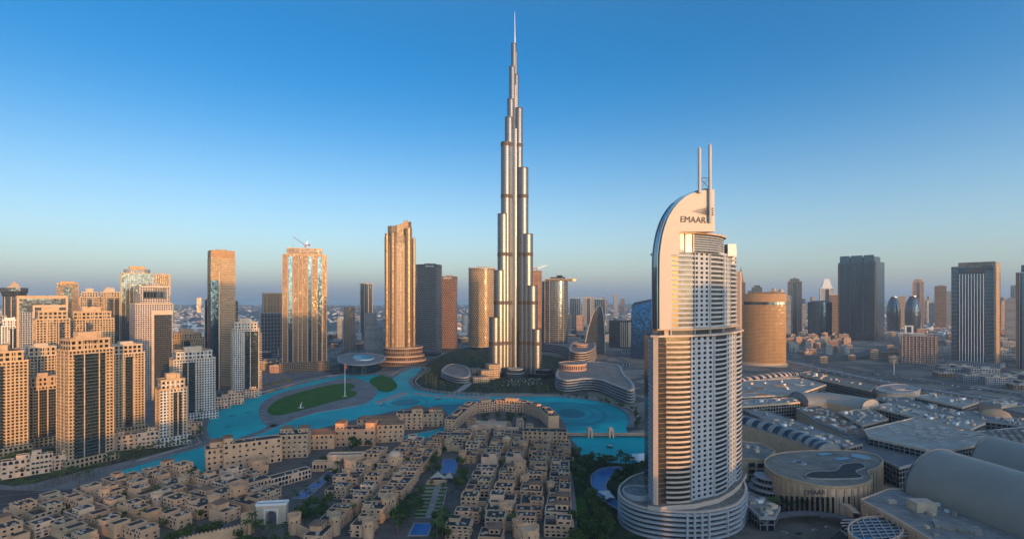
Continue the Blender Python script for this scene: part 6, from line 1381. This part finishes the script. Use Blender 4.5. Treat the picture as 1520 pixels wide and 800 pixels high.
wavy('wavy_mall', 'wavy glass pavilion of stacked curving terraces with a round sunlit drum on top', [(826, 576), (840, 583), (868, 580), (890, 582), (914, 592), (936, 600), (940, 590), (926, 573), (918, 558), (890, 552), (850, 552), (832, 560)], 24, 5, ((850, 565), 30, 14))
wavy('curved_hotel', 'rounded building with sunlit curved floor bands behind the wavy pavilion', [(846, 540), (860, 544), (876, 541), (884, 532), (880, 524), (864, 521), (850, 526)], 36, 6, ((862, 533), 20, 8), F_GLASS, TAN)
wavy('curved_block', 'low curved dark office running behind the great tower base', [(806, 520), (830, 524), (850, 530), (852, 522), (830, 515), (808, 513)], 26, 5)
wavy('low_terrace', 'low curved terrace building with a pool roof in the park', [(656, 560), (672, 568), (692, 570), (698, 562), (690, 552), (668, 549)], 14, 3)
for k, (x_, y_, w_, h_) in enumerate(((712, 567, 34, 12), (722, 563, 30, 22), (731, 561, 24, 32), (706, 557, 22, 16))):
    g = G(x_, y_); o = thing('terraced_flats', ['lit sandy terraced flats at the park, broad low block', 'lit sandy terraced flats at the park, middle block', 'tallest lit terraced flats leaning on the great tower', 'small lit terraced flats hidden behind the others'][k], 'apartment block', (g.x, g.y, 0), R(20)); m = MB(); m.prism(rect(w_, 26), 0, h_, 0, 1, 4, 4); m.build('wall', [F_CREAM, ROOFG], o)
    m = MB()
    for f in range(int(h_ / 4)): m.ring(rect(w_, 26), f * 4 + 2.6, f * 4 + 3.8, .9, .2)
    m.build('slab_band', TAN, o)
wavy('opera_house', 'dark glass boat shaped opera hall under a wide pale roof', [(505, 552), (520, 557), (545, 557), (564, 552), (569, 546), (552, 541), (525, 540), (508, 544)], 26, 1, None, F_GLASS, STEELD, 0, 'opera house')
o = COL.objects[-1] if False else bpy.data.objects['opera_house']
P = ccw(smooth(PX([(502, 553), (520, 559), (547, 559), (567, 553), (572, 545), (552, 540), (524, 539), (505, 543)]), True, 5)); q = [(p[0] - o.location.x, p[1] - o.location.y) for p in P]
m = MB(); m.prism(q, 26.2, 28, 0, 0, bottom=True); m.build('roof', BLUEROOF, o); m = MB(); m.ring(q, 26, 28.4, .8, 3); m.build('roof_edge', KERB, o); m = MB(); m.prism([(x * .45 + 6, y * .4) for x, y in q], 28, 31, 0, 1); m.build('fly_tower', [WHITE, POOLT], o)
# low blocks of the districts behind: countable, small
lowp = []
def low_proto(i, wall, w_, d_, h_):
    o = thing('low_block', 'low flat roofed block', 'building', (0, 0, 0)); m = MB(); m.prism(rect(w_, d_), 0, h_, 0, 0, 4, 4); m.build('wall', wall, o); m = MB(); m.poly(rect(w_ - 1, d_ - 1), h_ + .1); m.ring(rect(w_, d_), h_ - .2, h_ + 1, .2, .5, 1); m.build('roof', [ROOFG, CREAM2], o); m = MB(); m.box(w_ * .1, 0, h_, w_ * .3, d_ * .4, 3.4); m.build('roof_plant', GREYC, o); lowp.append(o)
for i, a in enumerate(((F_CREAM, 26, 18, 16), (F_GREY, 40, 22, 14), (F_WHITE, 22, 20, 24), (F_ROSE, 30, 16, 20), (F_GLASS, 34, 24, 18), (F_BROWN, 24, 18, 12))): low_proto(i, *a)
used_low = set()
def low_blocks(poly, n, label, group, seed, kinds, smax=1.3, rots=(0, .3, -.4)):
    q = random.Random(seed); xs, ys = [p[0] for p in poly], [p[1] for p in poly]; k = 0; pts = []; tr = 0
    while k < n and tr < 4000:
        tr += 1; u = q.uniform(1 / (max(ys) - HZ), 1 / (min(ys) - HZ)); x, y = q.uniform(min(xs), max(xs)), HZ + 1 / u
        if not inpoly((x, y), poly): continue
        g = G(x, y)
        if any((g - p).length < 38 for p in pts): continue
        pts.append(g); s_ = q.uniform(.7, smax); dup(lowp[q.choice(kinds)], g, q.choice(rots), label, group, (s_, s_, q.uniform(.7, 1.4))); k += 1
low_blocks([(1170, 500), (1255, 502), (1262, 530), (1200, 530), (1168, 524)], 40, 'low cream and rosy apartment block of the dense estate by the highway', 'apartment estate by the highway', 1, (0, 2, 3, 3), 1.2)
low_blocks([(485, 500), (570, 500), (690, 505), (690, 519), (500, 524), (380, 548), (330, 545), (400, 515)], 46, 'low flat roofed block of the district behind the left towers', 'low district behind the left towers', 2, (0, 1, 2, 5, 4))
low_blocks([(805, 492), (960, 488), (960, 508), (810, 512)], 34, 'grey office block of the low business district behind the great tower', 'low business district', 3, (1, 4, 4, 2), 1.6, (-.35, -.3))
low_blocks([(1320, 492), (1500, 486), (1540, 500), (1400, 505), (1330, 508)], 40, 'low block of the industrial strip beyond the highway', 'industrial strip beyond the highway', 4, (0, 1, 3, 5), 1.4, (-.5, -.4))
low_blocks([(1395, 512), (1412, 512), (1500, 508), (1560, 515), (1560, 540), (1490, 540), (1400, 530)], 22, 'low block around the foot of the finned blue tower', 'low blocks by the finned tower', 5, (1, 5, 0), 1.2, (-.5, -.4))
low_blocks([(0, 520), (240, 500), (300, 512), (300, 540), (120, 560), (0, 560)], 30, 'pale low block half hidden between the left towers', 'low blocks between the left towers', 6, (0, 2, 1), 1.3, (.6, .7))
low_blocks([(345, 572), (400, 560), (420, 548), (400, 545), (352, 560)], 12, 'site cabin block on the dusty construction ground', 'construction site blocks', 8, (0, 3, 5), .7, (.2, .5))
low_blocks([(1395, 545), (1470, 556), (1560, 566), (1560, 586), (1480, 575), (1400, 560)], 16, 'low depot roof between the highway and the finned blue tower', 'depots by the highway', 9, (1, 5), 1.5, (-.2, -.25))
low_blocks([(1172, 540), (1260, 545), (1330, 540), (1400, 520), (1330, 515), (1270, 533)], 16, 'small block beside the curving flyover', 'blocks by the flyover', 10, (0, 5, 3), .8, (-.5, -.4))
for o in lowp:
    for c_ in list(o.children): bpy.data.objects.remove(c_)
    bpy.data.objects.remove(o)
# quay houses on the left bank
quay = [(-40, 10, 716, 40, 'cream stepped quay house cropped by the left border'), (2, 48, 713, 38, 'cream quay house with square loggias opposite the street plaza'), (46, 78, 706, 40, 'lower cream quay house with a roof terrace on the plaza'), (74, 112, 700, 36, 'taller white quay house beside the lettered cream tower'), (162, 208, 672, 36, 'low cream quay house with a sunlit top under the plain cream tower'), (204, 236, 668, 34, 'small white quay house right before the small canal tower'), (272, 300, 648, 36, 'white quay house behind the canal promenade bend'), (318, 342, 608, 33, 'sunlit quay house at the head of the upper lake'), (338, 362, 602, 33, 'white quay house with arches at the upper lake'), (360, 382, 592, 33, 'last low quay house under the slim grid tower')]
for i, (x0, x1, yb, rot, lab) in enumerate(quay):
    long_block('quay_house', lab, x0, x1, DY(yb), rot, .5, 15 + (i % 3) * 2.2, 4, 5, 1, upper=[((-.25, .2)[i % 2], .1, .45, .6, 3.6, False)], cat='house', z=.6)
# ------------------------------------------------------------------ trees, palms, cars, lamps, boats
def foliage(name, dark, light):
    t = NT(name); o = t.coord('Object'); a = t.noise(o, .8, 3); r = t.n.new('ShaderNodeNewGeometry').outputs['Random Per Island']
    f = t.math('ADD', t.math('MULTIPLY', a, .5), t.math('MULTIPLY', r, .5)); f = t.math('ADD', t.math('MULTIPLY', f, .7), t.math('MULTIPLY', t.rand(), .3))
    return t.done(t.pbsdf(t.ramp(f, [(.25, dark), (.8, light)]), .85, 0, .15))
LEAF = foliage('green_leaves', (.022, .05, .016), (.09, .14, .035)); LEAF2 = foliage('olive_leaves', (.035, .055, .02), (.12, .145, .045)); PALM = foliage('palm_fronds', (.025, .055, .02), (.10, .135, .045))
def tree_proto(seed, leaf, h=9, r=4.2, n=240):
    q = random.Random(seed); o = thing('tree', 'tree', 'tree'); m = MB(); m.tube((0, 0, -.3), (.2, .1, h * .45), .28, 7, 0, .2)
    for k in range(5): a = q.uniform(0, 6.28); m.tube((.2, .1, h * .4), (math.cos(a) * r * .55, math.sin(a) * r * .55, h * q.uniform(.6, .85)), .14, 5, 0, .05)
    m.build('trunk', TRUNK, o); m = MB(); lobes = [(q.uniform(-.5, .5) * r, q.uniform(-.5, .5) * r, h * q.uniform(.5, .85), r * q.uniform(.4, .65)) for _ in range(7)]
    for i in range(n):
        L = lobes[i % 7]; d = Vector((q.gauss(0, 1), q.gauss(0, 1), q.gauss(0, 1))).normalized() * L[3] * q.uniform(.55, 1.08); c = Vector(L[:3]) + Vector((d.x, d.y, d.z * .75)); s_ = q.uniform(.35, .75)
        a = Vector((q.gauss(0, 1), q.gauss(0, 1), q.gauss(0, 1))).normalized(); b = a.orthogonal().normalized(); e = a.cross(b); m.face([c + b * s_, c + e * s_ * .8, c - b * s_, c - e * s_ * .8])
    m.build('crown', leaf, o); return o
def palm_proto(seed, h=9):
    q = random.Random(seed); o = thing('palm_tree', 'palm', 'palm tree'); m = MB(); p = Vector((0, 0, -.3)); l = Vector((q.uniform(-.3, .3), q.uniform(-.3, .3), h))
    for k in range(4): a, b = p.lerp(l, k / 4), p.lerp(l, (k + 1) / 4); m.tube(a, b, .26 - .02 * k, 7, 0, .24 - .02 * k)
    m.build('trunk', TRUNK, o); m = MB()
    for k in range(26):
        a = q.uniform(0, 6.28); up_ = q.uniform(-.35, .9); d = Vector((math.cos(a), math.sin(a), 0)); side = Vector((-d.y, d.x, 0)); L = q.uniform(2.6, 3.6); pp = l
        for s_ in range(4):
            t_ = (s_ + 1) / 4; np_ = l + d * L * t_ + Vector((0, 0, up_ * L * t_ * .8 - 1.5 * t_ * t_ * 1.3)); w0, w1 = .5 * (1 - abs(s_ / 4 - .3)), .5 * (1 - abs((s_ + 1) / 4 - .3)) * (1 if s_ < 3 else .1)
            dz = Vector((0, 0, -.22)); m.face([pp, np_, np_ + side * w1 + dz, pp + side * w0 + dz]); m.face([pp, pp - side * w0 + dz, np_ - side * w1 + dz, np_]); pp = np_
    m.build('crown', PALM, o); return o
TP = [tree_proto(1, LEAF), tree_proto(2, LEAF2, 8, 3.8), tree_proto(3, LEAF, 11, 5, 280)]; PP = [palm_proto(4), palm_proto(5, 11)]
qt = random.Random(21)
FAR = MB(); FARM = [(p_.children[1].data, p_.children[0].data) for p_ in TP]
def farput(g, s_, z):
    cr = qt.choice(FARM)[0]; a = qt.uniform(0, 6.28); c_, q_ = math.cos(a) * s_, math.sin(a) * s_; vs = cr.vertices
    for i, f in enumerate(cr.polygons):
        if i % 2: continue
        P = [vs[j].co for j in f.vertices]; m_ = sum(P, Vector()) / 4; P = [m_ + (p - m_) * 1.5 for p in P]
        FAR.face([(g.x + p.x * c_ - p.y * q_, g.y + p.x * q_ + p.y * c_, z + p.z * s_) for p in P])
    FAR.tube((g.x, g.y, z - .3), (g.x, g.y, z + 4 * s_), .3 * s_, 5, 1)
TS = 1.25
def scatter(poly, n, protos_, label, group, z=.9, smin=.7, smax=1.2, gap=4.0, far=False):
    xs, ys = [p[0] for p in poly], [p[1] for p in poly]; k = 0; tr = 0; pts = []
    while k < n and tr < 6000:
        tr += 1; u = qt.uniform(1 / (max(ys) - HZ), 1 / (min(ys) - HZ)); x, y = qt.uniform(min(xs), max(xs)), HZ + 1 / u
        if not inpoly((x, y), poly): continue
        g = G(x, y)
        if any((g - p).length < gap for p in pts): continue
        pts.append(g); s_ = qt.uniform(smin, smax) * TS
        if far: farput(g, s_, z); k += 1; continue
        dup(qt.choice(protos_), (g.x, g.y, z), qt.uniform(0, 6.28), label, group, (s_, s_, s_ * qt.uniform(.85, 1.15))); k += 1
def along(px, n, protos_, label, group, z=.9, jit=1.5, s0=.8, s1=1.1, far=False):
    P = smooth(PX(px), False, 6)
    for i in range(n):
        f = (i + .5) / n * (len(P) - 1); j = min(int(f), len(P) - 2); a, b = Vector(P[j]), Vector(P[j + 1]); c = a.lerp(b, f - j); s_ = qt.uniform(s0, s1) * TS
        if far: farput(c, s_, z); continue
        dup(qt.choice(protos_), (c.x + qt.uniform(-jit, jit), c.y + qt.uniform(-jit, jit), z), qt.uniform(0, 6.28), label, group, (s_, s_, s_))
scatter([(620, 566), (625, 552), (652, 536), (690, 528), (730, 545), (700, 552), (655, 550), (650, 570), (690, 578), (640, 577)], 150, TP, 'dark green tree of the park left of the great tower', 'trees of the west tower park', .3, 1.0, 1.7, 8, True)
scatter([(705, 576), (760, 566), (826, 570), (826, 584), (700, 585)], 80, TP, 'dark green tree of the park between great tower and lake', 'trees of the lake park', .3, .8, 1.4, 6, True)
scatter([(805, 530), (845, 535), (832, 552), (815, 562), (806, 556)], 26, TP, 'dark tree on the slope right of the great tower', 'trees right of the great tower', .3, 1.0, 1.6, 8, True)
scatter([(846, 690), (846, 668), (868, 684), (930, 690), (936, 694), (880, 698), (868, 722), (872, 740), (852, 738)], 46, TP + PP, 'garden tree between the bridge and the crescent pool', 'trees by the crescent pool', .95, .7, 1.1, 4)
scatter([(908, 712), (938, 700), (944, 706), (944, 716), (928, 722), (922, 745), (914, 735)], 30, TP + PP, 'tree inside the curve of the crescent pool', 'trees inside the crescent', .95, .7, 1.05, 4)
scatter([(874, 742), (884, 742), (908, 770), (905, 800), (890, 790), (876, 770)], 24, TP, 'tree on the lawn below the crescent pool', 'trees below the crescent pool', .95, .8, 1.2, 4.5)
scatter([(848, 776), (872, 776), (905, 800), (905, 830), (848, 830)], 24, TP, 'tree in the garden corner at the bottom edge', 'trees at the bottom garden', .95, .8, 1.2, 4.5)
scatter([(868, 687), (940, 691), (940, 697), (870, 693)], 30, PP, 'palm along the pool edge of the turquoise basin', 'palms along the basin', .95, .6, .9, 3)
scatter([(608, 745), (622, 738), (630, 745), (610, 780), (590, 800), (586, 785)], 22, TP + PP, 'tree on the left slope of the garden terraces', 'trees left of the terraces', .95, .7, 1.1, 4)
scatter([(648, 776), (660, 770), (672, 800), (650, 820), (644, 800)], 16, TP + PP, 'tree on the right side of the square pool', 'trees right of the square pool', .95, .7, 1.1, 4)
scatter([(642, 690), (652, 682), (655, 684), (650, 706), (640, 706)], 8, TP + PP, 'tree on the left edge of the garden pool', 'trees left of the garden pool', .95, .7, 1.0, 4)
scatter([(680, 684), (690, 682), (690, 730), (674, 726), (679, 706)], 14, TP + PP, 'tree on the right edge of the garden pool', 'trees right of the garden pool', .95, .7, 1.0, 4)
scatter([(432, 745), (442, 740), (500, 700), (504, 704), (462, 745), (440, 760)], 12, PP + TP[1:2], 'palm or small tree beside the street pools', 'trees beside the street pools', .95, .6, .9, 4)
scatter([(440, 770), (470, 752), (490, 755), (480, 775), (445, 790)], 14, TP, 'tree on the terrace right of the town gate', 'trees right of the town gate', .95, .6, 1.0, 4)
scatter([(345, 800), (375, 792), (430, 792), (450, 800), (450, 835), (330, 835)], 22, TP + PP, 'tree in front of the town gate', 'trees in front of the town gate', .95, .6, 1.1, 4)
scatter([(470, 690), (520, 660), (548, 655), (560, 660), (480, 700)], 12, TP, 'tree at the back of the palace arch', 'trees behind the palace arch', .95, .8, 1.2, 5)
scatter([(-30, 705), (40, 680), (85, 672), (85, 690), (20, 712)], 34, TP, 'round tree in the garden under the cropped cream tower', 'trees under the left towers', .6, .8, 1.3, 5)
scatter([(170, 664), (212, 652), (228, 660), (190, 668)], 14, TP, 'tree in the shaded court beside the small canal tower', 'trees beside the canal tower', .6, .8, 1.2, 5)
along([(20, 738), (80, 722), (112, 710)], 12, PP, 'quay palm on the edge of the street plaza', 'palms on the plaza', 1.0)
along([(118, 720), (170, 690), (230, 676), (290, 662)], 22, PP, 'promenade palm along the canal bank', 'palms along the canal', .7)
along([(300, 655), (296, 630), (315, 604), (345, 592), (385, 580), (430, 570)], 30, PP + TP[:1], 'promenade tree round the upper lake', 'trees round the upper lake', .7)
along([(396, 584), (430, 576), (470, 568), (505, 560)], 18, TP, 'small tree on the far edge of the oval lawn', 'trees on the lawn edge', 1.05, 1, .5, .7, True)
along([(612, 578), (660, 586), (720, 590)], 18, TP, 'shore tree on the park side of the lake', 'park shore trees', .8, 3, far=True)
along([(830, 590), (880, 597), (918, 604), (945, 618), (944, 640)], 26, TP + PP, 'promenade tree on the mall shore of the lake', 'mall shore trees', .8, 3, .6, .9)
along([(1140, 762), (1165, 764), (1200, 764), (1250, 762)], 16, PP, 'palm at the foot of the round store', 'palms by the round store', .05)
along([(330, 790), (300, 800), (250, 815)], 10, TP, 'tree outside the left town wall', 'trees outside the wall', .9)
for poly_, n_, s0_, s1_ in (([(1170, 505), (1260, 505), (1262, 530), (1170, 528)], 90, 1.0, 1.8), ([(1320, 500), (1560, 505), (1560, 540), (1400, 535), (1330, 520)], 130, 1.0, 2.0), ([(480, 505), (700, 508), (690, 522), (490, 535)], 130, 1.0, 2.0), ([(805, 500), (960, 492), (960, 520), (880, 516)], 60, 1.0, 2.0), ([(345, 585), (400, 568), (440, 562), (420, 545), (350, 552)], 30, .7, 1.2), ([(0, 520), (300, 510), (300, 545), (0, 565)], 60, 1.0, 1.8)):
    scatter(poly_, n_, TP, '', '', .3, s0_, s1_, 10, True)
tag(FAR.build('distant_trees', [LEAF2, TRUNK]), 'dark masses of trees in the parks and districts round the towers', 'trees', None, 'stuff')
# trees in the streets between the houses
scatter([(440, 800), (520, 700), (640, 655), (700, 650), (840, 670), (848, 800)], 60, TP[:2] + PP, 'street tree squeezed between the old town houses', 'street trees of the right quarter', .9, .55, .95, 14)
scatter([(20, 790), (150, 735), (300, 705), (380, 715), (330, 770), (230, 800)], 34, TP[:2] + PP, 'courtyard tree between the canal side houses', 'trees of the canal quarter', .9, .55, .95, 13)
scatter([(704, 634), (786, 634), (780, 620), (720, 620)], 14, TP[:2], 'tree in the courtyard of the palace horseshoe', 'palace courtyard trees', .9, .7, 1.0, 6)
for o in TP + PP:
    for c_ in list(o.children): bpy.data.objects.remove(c_)
    bpy.data.objects.remove(o)
# cars
PAINT = [plain('white_car_paint', (.75, .75, .75), .3, .1, .03), plain('silver_car_paint', (.4, .4, .42), .3, .5, .03), plain('dark_car_paint', (.03, .03, .035), .3, .3, .03)]
def car_proto(mat):
    o = thing('parked_car', 'car', 'car'); m = MB(); m.prism(rect(4.5, 1.8), .35, .95, 0, 0, bottom=True); m.prism(rect(2.5, 1.65, -.2), .94, 1.5, 0, 0, 4, 4, False, False, rect(1.7, 1.45, -.25)); m.build('body', mat, o)
    m = MB(); m.prism(rect(2.3, 1.69, -.2), 1.0, 1.4, 0, 0, 4, 4, False, False, rect(1.75, 1.5, -.25)); m.build('window', GLASSD, o)
    for x in (-1.4, 1.4):
        for y in (-.85, .85): m = MB(); m.tube((x, y - .12, .34), (x, y + .12, .34), .34, 10); m.build('wheel', DARKC, o)
    return o
CP = [car_proto(p) for p in PAINT]
def cars(px, n, label, group, z, rot):
    P = PX(px)
    for i in range(n):
        f = (i + qt.uniform(.2, .8)) / n * (len(P) - 1); j = min(int(f), len(P) - 2); c = Vector(P[j]).lerp(Vector(P[j + 1]), f - j); d = Vector(P[j + 1]) - Vector(P[j]); dup(qt.choice((CP[0], CP[1], CP[1], CP[2])), (c.x, c.y, z), math.atan2(d.y, d.x) + rot, label, group, (1.15, 1.15, 1.15))
for k in range(6): cars([(744 + 7 * (k % 3), 572.5 - 1.9 * k), (800 + 5 * (k % 2), 572 - 1.9 * k)], 9, 'car standing in the car park in front of the great tower', 'cars parked below the great tower', .35, R(90))
cars([(1100, 517), (1280, 553), (1400, 571), (1540, 591)], 28, 'car driving on the near carriageway of the highway', 'highway cars', .5, 0)
cars([(1090, 525), (1280, 561), (1400, 581), (1540, 603)], 24, 'car driving on the far service road by the railway viaduct', 'service road cars', .55, 0)
cars([(20, 772), (70, 752), (120, 735)], 7, 'car parked on the street plaza by the canal', 'cars on the plaza', 1.05, R(60))
cars([(1120, 780), (1180, 795), (1240, 780)], 6, 'car waiting on the forecourt of the round store', 'forecourt cars', .05, 0)
for o in CP:
    for c_ in list(o.children): bpy.data.objects.remove(c_)
    bpy.data.objects.remove(o)
# street lamps round the lake, boats on it
lp0 = thing('street_lamp', 'lamp', 'street lamp'); m = MB(); m.tube((0, 0, 0), (0, 0, 8), .12, 6, 0, .08); m.tube((0, 0, 7.9), (1.2, 0, 8.3), .06, 5); m.build('pole', STEELD, lp0); m = MB(); m.box(1.3, 0, 8.15, .9, .35, .18); m.build('lamp_head', GREYC, lp0)
for px_, n_, z_, lab_, gr_ in (([(150, 716), (220, 692), (296, 668), (300, 640), (318, 606), (380, 583), (450, 567)], 26, .7, 'thin lamp post on the promenade of the left bank', 'lamps of the left bank'), ([(612, 574), (660, 584), (760, 588), (860, 591), (930, 608)], 22, .7, 'thin lamp post on the park side of the lake', 'lamps of the park bank'), ([(1100, 522), (1280, 557), (1400, 575), (1540, 597)], 26, .3, 'thin lamp post between the highway carriageways', 'highway lamps')):
    P = PX(px_)
    for i in range(n_): f = (i + .5) / n_ * (len(P) - 1); j = min(int(f), len(P) - 2); c = Vector(P[j]).lerp(Vector(P[j + 1]), f - j); dup(lp0, (c.x, c.y, z_), qt.uniform(0, 6.28), lab_, gr_, (1, 1, 1.1))
for c_ in list(lp0.children): bpy.data.objects.remove(c_)
bpy.data.objects.remove(lp0)
for k, (x_, y_, lab) in enumerate(((650, 593, 'small wooden boat under a canopy by the long fountain pier'), (185, 712, 'dark moored canal boat near the street plaza'), (566, 602, 'wooden canopy boat left of the fountain rings'), (905, 664, 'wooden canopy boat in the basin below the bridge'))):
    g = G(x_, y_); o = thing('canopy_boat', lab, 'boat', (g.x, g.y, .15), R(20 + 40 * k)); hull = [(-5, -1), (-3.5, -1.5), (3, -1.5), (5.5, 0), (3, 1.5), (-3.5, 1.5), (-5, 1)]; m = MB(); m.prism([(x * .8, y * .7) for x, y in hull], -.05, 1.1, 0, 0, 4, 4, False, False, hull); m.build('hull', TRUNK, o); m = MB(); m.box(-.4, 0, 2.7, 6, 2.6, .18); [m.tube((x, y, 1), (x, y, 2.75), .07, 5) for x in (-3, 2.2) for y in (-1.1, 1.1)]; m.build('canopy', CREAM2, o)
# tall signal mast beyond the metro line
g = G(1327, 556); o = thing('light_mast', 'tall pale light mast by the railway viaduct', 'light mast', (g.x, g.y, 0)); m = MB(); m.tube((0, 0, 0), (0, 0, 34), .8, 8, 0, .4); m.build('pole', WHITE, o); m = MB(); m.prism(ngon(3, 12), 33, 34.2, 0, 0, bottom=True); m.build('lamp_ring', GREYC, o)
